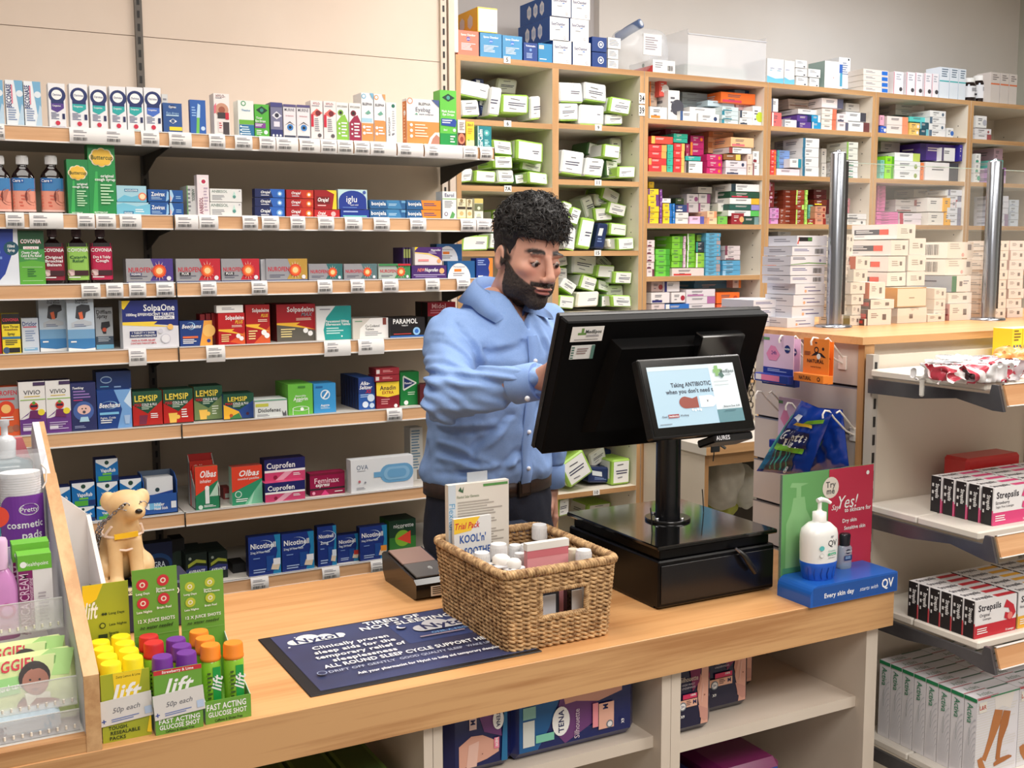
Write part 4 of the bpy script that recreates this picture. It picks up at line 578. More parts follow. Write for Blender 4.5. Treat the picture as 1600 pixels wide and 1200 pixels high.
pk('infant_remedy_box',4,111,151,598,(40,48,100),[T('Teething',0.3,0.9,0.045,Wt,0.45,'bi'),L(0.1,0.66,0.8,0.84,3,(150,120,190)),L(0.1,0.62,0.7,0.655,1,PK),E(0.48,0.42,0.2,(70,100,170)),E(0.36,0.48,0.05,(236,190,180)),E(0.64,0.48,0.05,(236,190,180)),E(0.5,0.45,0.13,(240,196,186),0.1),E(0.43,0.47,0.015,BK),E(0.57,0.47,0.015,BK),E(0.5,0.4,0.03,(70,70,90)),PO((180,220,240),(0.36,0.3),(0.64,0.3),(0.7,0.2),(0.3,0.2)),L(0.1,0.06,0.6,0.12,2,(160,170,210))],'navy infant remedy box with a round baby face','infant remedy box',0.05,yb=675)
pk('cold_remedy_box',4,152,206,609,(22,66,140),[PO((120,170,226),(0.5,1),(1,1),(1,0),(0.56,0),(0.72,0.5)),PO((210,232,252),(0.78,0.7),(1,1),(1,0.5)),E(0.36,0.62,0.2,(150,200,240),0.1),E(0.34,0.62,0.18,(22,56,130),0.09),T('Beechams',0.36,0.62,0.12,Wt,0.62,'bi'),R(0.06,0.38,0.62,0.44,(130,200,240)),T('Fights, Colds',0.3,0.3,0.05,Wt,0.44,''),L(0.08,0.14,0.5,0.25,2,Wt),PO((170,200,236),(0.8,0.12),(0.92,0.12),(0.95,0.34),(0.77,0.34))],'large blue cold remedy box under a second blue box lying on top','cold remedy box',0.06,yb=672)
pk('cold_remedy_box',4,150,205,580,(20,56,116),[E(0.28,0.55,0.3,(170,200,230),0.2),E(0.28,0.55,0.26,(30,70,140),0.14),L(0.1,0.1,0.45,0.2,1,(120,200,230)),R(0.5,0.1,0.7,0.18,(150,180,220)),R(0,0,1,0.02,Wt)],'blue cold remedy box lying across the taller blue one','cold remedy box',0.07,yb=608.6,stack=True,Y=3.235)
LEM=lambda low,c2:[PO((22,76,54),(0,1),(1,1),(1,0.72),(0.5,0.36),(0,0.62)),T('LEMSIP',0.46,0.8,0.17,(240,214,80),0.78),T('MAX',0.18,0.62,0.09,RD,0.24),T('COLD & FLU',0.56,0.62,0.08,Wt,0.5),L(0.3,0.46,0.7,0.56,2,(200,220,200)),R(0,0,1,0.03,(20,50,40))]
cup=[PO((246,200,90),(0.2,0.04),(0.42,0.04),(0.46,0.32),(0.16,0.32)),E(0.48,0.2,0.06,(246,200,90))]
for i,(a,c,yt,yb,bc,ex,lb)in enumerate(((207,254,611,666,(190,34,30),[PO((120,40,70),(0.2,0.06),(0.44,0.06),(0.5,0.32),(0.22,0.32)),L(0.6,0.2,0.85,0.36,3,Wt)],'dark green and red cold sachet box, left of two red ones'),(255,302,608,662,(190,30,26),cup+[L(0.6,0.14,0.85,0.42,4,Wt)],'dark green and red cold sachet box with yellow mug'),(303,348,603,657,(116,140,90),cup+[L(0.62,0.14,0.85,0.42,4,(220,230,210))],'green cold sachet box with yellow mug'),(349,397,615,655,(36,70,140),[PO((246,186,50),(0,0.6),(0.5,0.3),(0.6,0),(0,0)),PO((60,130,70),(0.2,0.1),(0.5,0.25),(0.6,0),(0.2,0)),E(0.24,0.16,0.07,(190,80,30)),E(0.78,0.2,0.06,(70,30,60))],'green, yellow and blue day-and-night cold capsule box'))):
    pk('cold_sachet_box',4,a,c,yt,bc,LEM(0,0)[:1]+ex+LEM(0,0)[1:],lb,'cold remedy box',0.07,yb=yb,topc=(20,60,44))
pk('gel_box',4,398,449,624,(226,230,228),[R(0.02,0.62,0.42,0.8,(200,200,80)),T('Diclofenac',0.45,0.42,0.2,(60,60,66),0.7),L(0.06,0.06,0.5,0.2,2,GY),PO((90,90,96),(0.86,0.05),(0.98,0.05),(0.96,0.36),(0.9,0.2),(0.84,0.36)),R(0,0.93,1,1,(110,170,140))],'low white gel box with yellow stripe','gel box',0.04,yb=653,n=2,blabel='low white gel box, %s deep behind the front one')
pk('painkiller_box',4,450,489,600,(110,190,70),[T('dispersible',0.5,0.62,0.06,Wt,0.6,''),T('Aspirin',0.5,0.52,0.11,Wt,0.6),L(0.3,0.4,0.7,0.44,1,Wt),E(0.5,0.2,0.28,Wt,0.08),E(0.5,0.2,0.26,(110,190,70),0.065),R(0.17,0.0,0.19,0.2,Wt),R(0.81,0.0,0.83,0.2,Wt),E(0.55,0.18,0.06,Wt),R(0.4,0.88,0.7,0.94,(70,140,50))],'green aspirin box with a drawn drinking glass, front of its row','painkiller box',0.025,yb=648,n=5,blabel='green aspirin box with a drinking glass, %s deep behind the front one')
pk('painkiller_box',4,490,525,599,(60,150,210),[E(0.52,0.62,0.17,(220,236,248)),E(0.52,0.62,0.13,(60,140,200)),PO(Wt,(0.4,0.52),(0.46,0.5),(0.66,0.7),(0.6,0.74)),T('Aspirin',0.5,0.26,0.07,Wt,0.4),L(0.3,0.12,0.75,0.2,2,(190,220,240)),R(0.1,0.86,0.4,0.92,(30,100,160))],'sky blue aspirin box with white ringed tablet','painkiller box',0.025,yb=645,n=3,blabel='sky blue aspirin box, %s deep behind the front one')
pk('painkiller_box',4,560,586,590,(40,90,170),[R(0,0.5,1,1,(30,60,130)),T('Alka-',0.4,0.83,0.11,Wt,0.6,'bi'),T('Seltzer',0.45,0.7,0.11,Wt,0.8,'bi'),T('XS',0.6,0.57,0.1,RD,0.5,'bi'),L(0.1,0.36,0.7,0.48,2,(170,200,240)),E(0.75,0.36,0.12,(210,226,244)),E(0.4,0.16,0.1,(220,232,248)),E(0.8,0.12,0.08,(200,220,240))],'blue effervescent tablet box, front of its row','painkiller box',0.022,yb=640,n=7,side=(24,40,84),blabel='blue effervescent tablet box, %s deep behind the front one')
pk('painkiller_box',4,588,624,596.5,(136,24,40),[PO((248,216,60),(0,1),(1,1),(1,0.5),(0.5,0.42),(0,0.5)),T('Anadin',0.5,0.78,0.16,(60,30,50),0.7,'b'),T('EXTRA',0.5,0.6,0.11,(170,60,40),0.5),L(0.2,0.12,0.6,0.36,3,(220,150,150)),E(0.84,0.08,0.07,Wt)],'crimson and yellow painkiller box under two flat ones','painkiller box',0.06,yb=638)
for i,(yt,yb)in enumerate(((586,596),(575,585.5))):
    pk('painkiller_box',4,586+i,624,yt,(150,40,50),[R(0.02,0.2,0.16,0.8,(220,210,210)),L(0.3,0.3,0.8,0.7,2,(230,160,160))],('flat crimson painkiller box, lower one lying on the yellow-fronted box','flat crimson painkiller box, topmost of its pile')[i],'painkiller box',0.06,yb=yb,stack=True,Y=3.215)
pk('painkiller_box',4,625,655,581,(20,130,60),[PO((230,240,230),(0.14,0.86),(0.2,0.9),(0.86,0.68),(0.86,0.64),(0.2,0.44),(0.14,0.48)),PO((24,50,110),(0.2,0.84),(0.78,0.66),(0.2,0.5)),T('Panadol',0.42,0.67,0.06,Wt,0.4,'bi'),L(0.4,0.28,0.9,0.4,2,(200,230,200)),E(0.3,0.08,0.07,Wt)],'emerald painkiller box with navy arrow beside the sleeve','painkiller box',0.05,yb=633)
pk('painkiller_box',4,656,690,600,(90,30,40),[],'dark box almost hidden behind the sleeve','painkiller box',0.05,yb=632)
# --- sixth shelf
VR=[PO((232,236,240),(0.02,1),(0.98,1),(0.98,0.88),(0.5,0.6),(0.02,0.88)),E(0.5,0.84,0.09,(30,70,60)),T('VapoRub',0.55,0.5,0.17,Wt,0.66,'b'),R(0.3,0.3,0.7,0.38,(110,190,70)),R(0.1,0.04,0.68,0.26,(80,170,60)),R(0.7,0.04,1,0.26,(20,50,110))]
VB=[(112,149,792,829,0),(151,186,790,828,0),(188,222,788,826,0),(112,149,754,792,1),(151,185,753,790,1),(187,222,748,788,1),(149,185,717,752.5,1),(70,111,762,796,1),(70,111,797,834,0)]
for i,(a,c,yt,yb,st)in enumerate(VB):
    pk('vapour_rub_box',5,a,c,yt,(20,110,180),VR,('blue chest rub box, lower left of the six nearest the tray','blue chest rub box, bottom of the column behind the dog','blue chest rub box, lower one touching the tray','blue chest rub box, left end of the middle row','blue chest rub box directly under the topmost one','blue chest rub box, upper one touching the tray','topmost blue chest rub box of the pile','blue chest rub box half hidden by the white file, upper','blue chest rub box half hidden by the white file, lower')[i],'chest rub box',0.05,yb=yb,stack=bool(st),Y=3.225,topc=(16,36,90),side=(16,40,100),group=None)
t=thing('display_tray','blue card display tray holding nasal sticks beside the chest rub boxes','display tray',(0,0,0));a=onY(225,790,3.215).x;c=onY(278,790,3.215).x;z=SZ[5]-0.002;zz=lambda y:onY(252,y,3.215).z
b=MB();TB=mat((36,84,160),0.5);TG=mat((100,116,140),0.5)
b.box(a,c,3.215,3.217,z,zz(772),TB);b.box(a,c,3.30,3.302,z,zz(742),TG);b.box(a,c,3.215,3.30,z,z+0.002,TB)
for x,s in((a,1),(c-0.002,1)):b.prism([(3.215,z),(3.302,z),(3.302,zz(742)),(3.25,zz(742)),(3.215,zz(752))],0,x,x+0.002,TB)
F=Face(b,(a,3.2148,z),(1,0,0),(0,0,1),c-a,zz(772)-z);F.draw([E(0.16,0.42,0.2,Wt,0.16),R(0.16,0.26,0.5,0.58,(120,190,230)),T('Inhaler',0.45,0.5,0.16,Wt,0.3),T('Nasal Stick',0.5,0.3,0.16,Wt,0.4),R(0.8,0.26,0.95,0.6,(230,236,240))]);b.build('tray_body',t)
for i in range(5):
    y=3.222+i*0.014;mb=pack_mesh(c-a-0.022,zz(748)-z-i*0.001,0.009,(225,228,232),[E(0.4,0.66,0.06,(30,60,70)),PO((30,70,150),(0,0.5),(1,0.62),(1,0),(0,0)),T('Nasal Stick',0.5,0.44,0.06,Wt,0.8)]if i==0 else[])
    mb.build('nasal_stick_carton',None,'white carton standing in the blue tray, %s from the front'%('first second third fourth fifth'.split()[i]),'carton','nasal stick cartons in the blue tray',None,((a+c)/2,y,z+0.0025))
OLB=[PO((226,66,40),(0,1),(1,1),(1,0.66),(0,0.34)),T('Olbas',0.58,0.82,0.15,Wt,0.72,'bi')]
pk('inhaler_card',5,305,341,728,(40,130,90),[PO((190,220,200),(0.6,0.3),(1,0.62),(1,0.3))]+OLB+[T('inhaler',0.46,0.66,0.08,Wt,0.5,''),R(0.42,0.14,0.6,0.5,(236,240,240)),E(0.51,0.5,0.05,Wt),E(0.2,0.07,0.05,(220,236,226)),L(0.35,0.05,0.9,0.11,2,Wt)],'red and green inhaler card at the front of its holder','inhaler card',0.006,yb=796,Y=3.206,left=[])
t=thing('display_tray','open carton holding rows of red and green inhaler cards','display tray',(0,0,0));z=SZ[5]-0.002;a=onY(305,780,3.214).x;c=onY(344,780,3.214).x
b=MB();G=mat((40,120,80),0.5);b.box(a,c,3.214,3.216,z,z+0.035,G);b.box(a,c,3.214,3.30,z,z+0.002,G);b.box(a,c,3.30,3.302,z,z+0.15,(190,40,36))
for x in(a,c-0.002):b.prism([(3.214,z),(3.302,z),(3.302,z+0.15),(3.26,z+0.10),(3.214,z+0.06)],0,x,x+0.002,mat((196,196,190)))
b.build('tray_body',t)
for i in range(3):
    mb=pack_mesh(c-a-0.006,0.11+i*0.011,0.006,(200,50,40),[T('Olbas',0.5,0.85,0.13,(230,190,180),0.8,'bi')]);mb.build('inhaler_card',None,('inhaler card standing directly behind the front one','inhaler card, middle of those standing in the holder','inhaler card at the back of the holder, raised highest')[i],'inhaler card',None,None,((a+c)/2-0.002*i,3.222+i*0.022,z+0.0025))
pk('pastille_box',5,362,410,728,(50,150,110),[PO((120,196,160),(0.4,0),(1,0.6),(1,0),(0.4,0)),PO((170,220,196),(0.5,0),(0.75,0.36),(0.62,0))]+OLB+[T('menthol pastilles',0.55,0.68,0.06,Wt,0.7,''),E(0.2,0.28,0.09,(220,240,230)),E(0.2,0.28,0.07,(50,150,110)),L(0.12,0.06,0.6,0.16,2,Wt)],'red and green pastille box right of the inhaler holder','pastille box',0.035,yb=788,side=(170,210,190),topc=(150,60,50))
CUP=[R(0,0.5,1,1,(26,30,100)),R(0,0.42,1,0.52,Wt),T('Cuprofen',0.4,0.72,0.24,Wt,0.7),E(0.26,0.2,0.09,(140,20,60)),PO((230,170,190),(0.4,0),(0.7,0.42),(0.5,0.42),(0.2,0)),L(0.7,0.2,0.95,0.34,2,Wt)]
pk('painkiller_box',5,414,477,752.5,(206,70,116),CUP,'navy and pink painkiller box, lower of two','painkiller box',0.05,yb=787,side=(30,26,80))
pk('painkiller_box',5,413,477,716,(206,70,116),CUP,'navy and pink painkiller box, upper of two','painkiller box',0.05,yb=752,stack=True,Y=3.24,side=(30,26,80),topc=(30,26,70))
pk('painkiller_box',5,484,539,738,(150,20,70),[R(0.0,0.9,1,1,(120,16,50)),T('Feminax',0.48,0.66,0.24,(250,220,230),0.7,''),T('express',0.36,0.42,0.16,Wt,0.4,'bi'),R(0,0.25,1,0.32,BK),PO((220,60,130),(0.3,0),(0.42,0.24),(0.55,0)),L(0.7,0.06,0.95,0.14,1,Wt),E(0.1,0.12,0.07,(240,160,190))],'magenta painkiller box with white lettering','painkiller box',0.04,yb=773,side=(80,20,50))
pk('period_pain_device_box',5,548,646,715,(232,234,238),[T('OVA',0.18,0.76,0.14,(90,110,140),0.18,''),L(0.1,0.62,0.24,0.66,1,GY),E(0.6,0.5,0.28,(110,170,214)),E(0.86,0.5,0.28,(110,170,214)),R(0.6,0.22,0.86,0.78,(110,170,214)),R(0.36,0.42,0.5,0.58,(110,170,214)),E(0.62,0.5,0.2,(140,190,226)),E(0.84,0.5,0.2,(140,190,226)),R(0.62,0.3,0.84,0.7,(140,190,226)),E(0.64,0.5,0.13,(110,170,214)),E(0.82,0.5,0.13,(110,170,214)),R(0.64,0.37,0.82,0.63,(110,170,214)),E(0.13,0.34,0.04,(200,110,120)),E(0.22,0.3,0.03,GY),L(0.08,0.08,0.24,0.16,2,GY)],'wide white box with rounded blue device picture','device box',0.04,yb=768)
pk('carton',5,641,661,668,(226,226,222),[L(0.1,0.2,0.8,0.95,14,(110,150,180)),R(0.5,0.02,0.98,0.2,(130,120,110))],'tall white carton with blue print standing against the shirt','carton',0.05,yb=756,Y=3.30)
pk('small_carton',5,349,361,762,(150,60,60),[R(0.2,0.1,0.8,0.5,(200,210,200))],'small red carton lying behind the pastille box','carton',0.05,yb=782,Y=3.32)
# --- lowest shelf
VI=lambda t1,k:[E(0.5,0.5,0.32,(20,60,110),0.26),E(0.5,0.46,0.26,(8,20,50),0.2),T(t1,0.4,0.5,0.15,(220,230,240),0.7,k)]
pk('tablet_box',6,222,270,848,(14,26,60),VI('VIAGRA',''),'dark navy tablet box with glowing oval behind the dog','tablet box',0.04,yb=900,Y=3.25,topc=(12,16,30))
for i,(a,c,yt)in enumerate(((290,324,864),(326,356,862))):
    pk('tablet_box',6,a,c,yt,(20,34,30),[PO((150,160,50),(0.1,0.5),(0.5,0.66),(0.95,0.6),(0.95,0.7),(0.5,0.78),(0.1,0.62)),PO((40,50,110),(0,0.44),(0.5,0.56),(1,0.5),(1,0.3),(0,0.3)),T('AVIRANTE',0.5,0.36,0.1,(230,236,240),0.8,'bi'),E(0.2,0.82,0.05,(150,160,150))],('dark green tablet box with yellow-blue swoosh, left of two','dark green tablet box with yellow-blue swoosh, right of two')[i],'tablet box',0.03,yb=898,Y=3.24,n=4,blabel=('left dark green swoosh box row, box %s deep','right dark green swoosh box row, box %s deep')[i])
pk('tablet_box',6,268,289,842,(16,18,20),[E(0.5,0.5,0.2,(40,60,50))],'near-black tablet box between the navy and dark green ones','tablet box',0.06,yb=890,Y=3.30)
NI=lambda mg,pc:[PO((30,130,180),(0.74,0),(1,0),(1,1),(0.8,1),(0.9,0.6)),E(0.48,0.74,0.24,(200,220,240),0.15),E(0.45,0.745,0.235,(26,52,130),0.14),T('Nicotinell',0.46,0.76,0.13,Wt,0.78),T(mg,0.36,0.60,0.08,(220,230,245),0.6),L(0.14,0.4,0.4,0.46,1,(120,150,210)),R(0.55,0.1,0.8,0.48,(24,74,150)),L(0.14,0.05,0.55,0.17,2,(170,190,230)),PO((226,208,184),(0.68,0.13),(0.92,0.1),(0.97,0.24),(0.74,0.28)),R(0.76,0.24,0.98,0.4,pc)]
for i,(a,c,yt,yb,mg,pc,lb)in enumerate(((388,439,837,901,'21mg 24 Hour Patch',(240,240,244),'blue nicotine patch box, leftmost of the row'),(440,491,832,893,'21mg 24 Hour Patch',(240,240,244),'blue nicotine patch box, second from the left'),(496,526,822,885,'2mg',(220,230,240),'narrow tall blue nicotine box between the wider ones'),(527,561,835,878,'7mg 24 Hour',(200,60,50),'small blue nicotine box with white tag and red corner'),(562,605,822,875,'14mg 24 Hour Patch',(236,150,50),'blue nicotine patch box with orange square'))):
    pk('nicotine_patch_box',6,a,c,yt,(26,52,130),NI(mg,pc),lb,'nicotine box',0.03,yb=yb,side=(14,24,70),topc=(16,30,80))
pk('nicotine_patch_box',6,608,650,812,(50,120,50),[R(0,0.5,1,1,(16,60,40)),E(0.5,0.46,0.24,(130,180,50)),PO((226,70,50),(0.28,0.46),(0.8,0.66),(0.8,0.26)),T('nicorette',0.54,0.84,0.12,Wt,0.8,''),L(0.3,0.74,0.7,0.77,1,(190,220,190)),R(0.06,0.03,0.3,0.13,Wt)],'green nicotine box with red arrow beside the trousers','nicotine box',0.04,yb=865,n=2,topc=(14,40,26),blabel='green nicotine box with red arrow, %s deep behind the front one')
b=MB();b.box(-0.02,0.02,0,0.07,0,0.028,mat((18,20,24)));b.build('flat_black_box',None,'flat black box lying left of the first nicotine box','box',None,None,(onZ(374,893,SZ[6]).x,3.27,SZ[6]-0.0025))
# ================================================================ contents of the tall shelving
ORD='lowest second third fourth fifth sixth seventh eighth ninth tenth eleventh twelfth'.split()
NTH='first second third fourth fifth sixth seventh eighth ninth tenth eleventh twelfth thirteenth fourteenth fifteenth sixteenth seventeenth eighteenth nineteenth twentieth twenty-first twenty-second twenty-third twenty-fourth twenty-fifth twenty-sixth twenty-seventh'.split()
GRN=(150,200,60);GREEN=mat((160,202,84),0.4);FOIL=mat((226,228,228),0.35)
def softpack(w,h,d,style,rnd):
    mb=MB();base={'g':GREEN,'w':FOIL,'d':mat((70,110,60),0.5),'n':mat((30,46,92),0.35),'c':mat((226,222,206),0.5)}[style]
    b=min(0.006,w*0.15,h*0.15);mb.bbox(-w/2,w/2,0.0,d,-h/2,h/2,base,b)
    if style=='w':mb.box(-w/2+b,w/2-b,0.002,d,-h/2-0.0003,-h/2+0.003,GREEN)
    F=Face(mb,(-w/2,0,-h/2),(1,0,0),(0,0,1),w,h);k=0.08
    if style!='n':
        F.draw([R(k,k,1-k,1-k,(238,238,234)),L(0.3,0.7,0.8,0.78,1,(70,70,80)),L(0.22,0.36,0.86,0.56,2,(60,60,90)),L(0.28,0.2,0.7,0.28,1,(120,120,130))])
        F2=Face(mb,(-w/2,d,-h/2),(0,-1,0),(0,0,1),d,h);F2.draw([R(0.0,0.08,0.86,0.92,(228,230,224)),L(0.2,0.3,0.7,0.7,3,(110,120,120))]if style!='d' else[])
    else:F.draw([R(0.1,0.5,0.5,0.8,(220,224,230)),L(0.2,0.2,0.7,0.4,2,(120,140,190))])
    j=[random.Random(rnd+i)for i in range(3)]
    mb.v=[(x+0.003*math.sin(70*z+rnd),y+0.0035*math.sin(55*x+rnd*1.7)*(1 if y>0.01 else 0.2),z+0.003*math.sin(60*x+rnd*2.3))for x,y,z in mb.v]
    return mb
SPK={  # cubby: (x0, x1, y0, y1, rot, style, setback)
 ('top','first column'):[(718,766,126,152,-7,'w',0.02),(742,756,122,134,0,'n',0.10),(718,747,156,181,0,'w',0),(749,762,150,181,0,'n',0.05),(764,782,134,181,-8,'w',0.0),(776,808,122,146,-3,'c',0.16),(784,827,148,178,2,'g',0.01),(829,846,150,186,0,'w',0.03)],
 ('top','second column'):[(874,911,128,159,2,'w',0.0),(913,948,131,159,-3,'w',0.02),(873,904,161,188,0,'w',0),(905,944,161,192,1,'w',0),(953,986,154,179,-5,'g',0.0),(946,973,178,194,0,'w',0.02)],
 ('second','first column'):[(770,801,219,242,1,'g',0.02),(806,850,221,254,-6,'g',0),(772,802,243,263,0,'g',0.01),(818,851,253,268,-4,'g',0.05),(720,738,264,284,0,'w',0.02),(742,775,266,284,0,'g',0.01),(777,803,265,286,3,'w',0.02),(804,823,272,287,0,'d',0.04),(826,857,269,287,-1,'g',0.0)],
 ('second','second column'):[(876,912,236,274,-6,'w',0),(914,944,246,276,-6,'w',0.02),(918,940,224,244,-5,'d',0.12),(943,970,226,248,-8,'g',0.02),(971,988,217,258,0,'w',0.10),(946,966,250,277,0,'d',0.06),(968,996,260,278,-2,'g',0.0)],
 ('third','first column'):[(721,764,364,387,2,'g',0.02),(766,776,364,387,0,'w',0.03),(770,782,328,352,0,'g',0.12),(790,846,340,387,0,'d',0.16)],
 ('third','second column'):[(877,893,314,340,-20,'g',0.04),(890,906,324,352,-20,'g',0.02),(882,899,352,388,-3,'w',0.0),(905,927,336,386,-14,'g',0.03),(912,930,306,340,22,'w',0.12),(929,953,304,323,0,'c',0.12),(929,957,324,345,0,'g',0.08),(964,993,295,317,-20,'g',0.10),(960,989,318,338,-10,'g',0.06),(932,948,345,387,-12,'n',0.06),(954,981,349,368,0,'g',0.06),(965,991,368,387,0,'g',0.0),(950,963,374,387,0,'c',0.05)],
 ('fourth','second column'):[(894,932,398,429,-5,'w',0.08),(933,961,414,435,-8,'g',0.05),(953,977,400,420,-38,'c',0.16),(967,995,425,444,0,'g',0.02),(907,933,431,454,-20,'g',0.04),(933,953,438,455,-8,'g',0.08),(955,980,446,463,0,'w',0.08),(877,901,438,457,-35,'w',0.02),(873,898,462,482,0,'g',0.0),(901,936,457,480,0,'c',0.03),(939,954,462,480,0,'d',0.05),(956,987,462,480,0,'g',0.0),(870,887,400,416,0,'g',0.08),(870,887,418,436,0,'g',0.08)],
 ('lower','second column'):[(880,922,712,756,28,'g',0.0),(920,948,702,726,20,'c',0.10),(951,975,700,718,0,'n',0.16),(920,960,736,761,-6,'n',0.05),(964,992,719,758,-2,'g',0.02),(873,898,698,712,15,'g',0.16)],
 ('lowest seen','second column'):[(873,889,778,806,0,'g',0.02),(932,968,784,806,0,'g',0.16)],
 ('lowest seen','first column'):[(800,856,786,806,0,'g',0.08)]}
CB_={'first column':(1.743,2.112),'second column':(2.142,2.5),'third column':(2.543,3.114),'fourth column':(3.156,3.722),'fifth column':(3.764,4.325),'sixth column':(4.367,4.96)}
def clampx(col,a,b,m=0.0):
    lo,hi=CB_[col];lo+=m;hi-=m;s=max(0,lo-a)-max(0,b-hi);return a+s,b+s
FL_={('top','first column'):2.094,('second','first column'):1.863,('third','first column'):1.631,('top','second column'):2.099,('second','second column'):1.895,('third','second column'):1.631,('fourth','second column'):1.399,('lower','second column'):0.703}
i=0
for(row,col),lst in SPK.items():
    for k,(x0,x1,y0,y1,rot,st,sb)in enumerate(lst):
        Y=UY+0.012+sb;cx,cy=(x0+x1)/2,(y0+y1)/2;p=onY(cx,cy,Y);w_=onY(x1,cy,Y).x-onY(x0,cy,Y).x;h_=onY(cx,y0,Y).z-onY(cx,y1,Y).z;i+=1
        a=abs(math.radians(rot));
        if a>0.1:w_,h_=w_*0.96,h_*0.96
        ex=(w_*math.cos(a)+h_*math.sin(a))/2;ez=(h_*math.cos(a)+w_*math.sin(a))/2;p.x=sum(clampx(col,p.x-ex,p.x+ex,0.004))/2
        if(row,col)in FL_ and(p.z-ez<FL_[(row,col)]+0.012):p.z=FL_[(row,col)]+ez+0.003
        d=min(0.13 if st!='w' else 0.10,UY+UD-0.012-Y)
        o=softpack(w_,h_,d,st,i).build('dressing_pack',None,'%s pack, %s of the packs in the %s cubby, %s'%({'g':'lime-green edged white','w':'shiny white','d':'dark green','n':'navy','c':'cream'}[st],NTH[k],row,col),'pack',None,None,p)
        o.rotation_euler=(0,-math.radians(rot),0)
def genart(acc,sd,base):
    r=random.Random(sd);k=r.random();lum=0.3*base[0]+0.6*base[1]+0.1*base[2];tx=(90,90,100)if lum>140 else(226,214,210)
    a=[R(0,0,1,0.04,tuple(int(c*0.8)for c in base))]
    if acc:
        if k<0.35:a.append(R(0.72,0,1,1,acc))
        elif k<0.6:a.append(R(0,0,0.16,1,acc))
        elif k<0.8:a.append(E(0.82,0.45,0.26,acc))
        else:a.append(R(0.05,0.08,0.6,0.3,acc))
    a.append(L(0.2,0.5,0.66,0.78,2,tx));
    if k>0.5:a.append(L(0.22,0.2,0.5,0.36,1,tx))
    return a
CN=lambda c:('white' if min(c)>205 else 'grey' if max(c)-min(c)<26 and max(c)<200 else 'yellow' if c[0]>200 and c[1]>170 and c[2]<120 else 'peach' if c[0]>210 and c[1]>150 and c[2]>110 and c[0]-c[2]>30 and c[1]<200 else 'orange' if c[0]>200 and 70<c[1]<170 and c[2]<100 else 'pink' if c[0]>180 and c[2]>110 and c[0]-c[1]>50 else 'red' if c[0]>150 and c[1]<100 else 'brown' if c[0]>c[2]+30 and c[0]<160 and c[1]<100 else 'green' if c[1]>c[0]and c[1]>c[2]else 'teal' if c[1]>=c[2]-12 and c[0]<120 else 'blue' if c[2]>110 and c[1]>80 else 'purple' if c[0]>50 and c[2]>c[1]+30 else 'navy' if c[2]>c[1]else 'cream')
USED={}
def stack(row,col,shelfz,x0,x1,yt,yb,n,c,acc=None,sb=0.0,d=0.12,side=None,Yb=None,name='medicine_carton',word='carton',lab=None,jit=0.0012,top=None,rot=0):
    key=(row,col);USED[key]=USED.get(key,0)+1;idx=USED[key];Y=(Yb if Yb else UY+0.012)+sb;cx=(x0+x1)/2
    z0=onY(cx,yb,Y).z;z1=onY(cx,yt,Y).z;
    if shelfz is not None and abs(z0-shelfz)<0.028:z0=shelfz
    a=onY(x0,(yt+yb)/2,Y).x;b_=onY(x1,(yt+yb)/2,Y).x;h=(z1-z0)/n;r=random.Random(idx*31+int(x0));wd=b_-a-0.0015;a,b_=clampx(col,a,b_)
    if not Yb:d=min(d,UY+UD-0.012-Y)
    ms={}
    for i in range(n):
        sd=r.choice((1,2))if n>2 else r.randint(0,99)
        if sd not in ms:ms[sd]=pack_mesh(wd,h-0.0006,d,c,genart(acc,sd+int(x0),c),[L(0.15,0.3,0.7,0.7,2,(130,130,136)if sum(c)>500 else(210,200,200))],(),(),mat(side)if side else None,mat(top)if top else None)
        pos='' if n==1 else('%s of %s in '%(ORD[i],'zero one two three four five six seven eight nine ten eleven twelve'.split()[n]))
        l=lab if(lab and n==1)else('%s %s, %s%s, %s, %s'%(CN(c),word,pos,(lab or 'stack %s from the left'%NTH[idx-1].replace('first','first'))if n>1 else 'item %s'%NTH[idx-1],row,col))
        if isinstance(ms[sd],MB):o=ms[sd].build('flat_tablet_carton' if h<0.02 else name,None,l,word);ms[sd]=o
        else:o=ms[sd].copy();COL.objects.link(o);o['label']=l
        o.location=((a+b_)/2+r.uniform(-jit,jit),Y+r.uniform(0,0.003),z0+i*h+0.0003);o.rotation_euler=(0,0,math.radians(rot)+r.uniform(-0.02,0.02)*(1 if n>1 else 0))
W0=(234,232,230);W1=(224,220,216);SAL=(238,128,104)
def row(name,col,z,items):
    for it in items:stack(name,col,z,*it[:6],**(it[6]if len(it)>6 else{}))
k=lambda**a:a
row('top cubby','third column',2.138,[
 (1015,1027,122,166,4,(196,170,150),k(acc=OR,sb=.08)),(1030,1042,124,151,1,(226,90,80),k(acc=W0,sb=.05)),(1016,1043,167,187,1,W0,k(acc=OR)),(1044,1062,141,187,1,W0,k(acc=INKC if 0 else(70,70,80),sb=.02)),
 (1066,1106,145,172,3,(138,148,152),k(sb=.12)),(1063,1089,174,188,1,W0,k(acc=(60,90,140))),(1078,1120,168,179,1,W0,k(sb=.04)),(1091,1124,178,190,1,W0,k(acc=(40,60,100))),(1106,1148,158,167,1,(196,216,226),k(sb=.05)),
 (1128,1154,167,191,4,(206,220,222),k(acc=(40,130,150))),(1127,1181,145,162,1,(236,110,40),k(acc=(200,60,90),sb=.03)),(1172,1194,143,165,1,(150,184,214),k(acc=(40,70,130),sb=.08)),(1150,1172,163,172,1,(232,200,206),k(sb=.06)),(1156,1176,173,192,2,W0,k(acc=(50,60,80))),(1177,1191,166,193,1,W0,k(acc=(190,210,50)))])
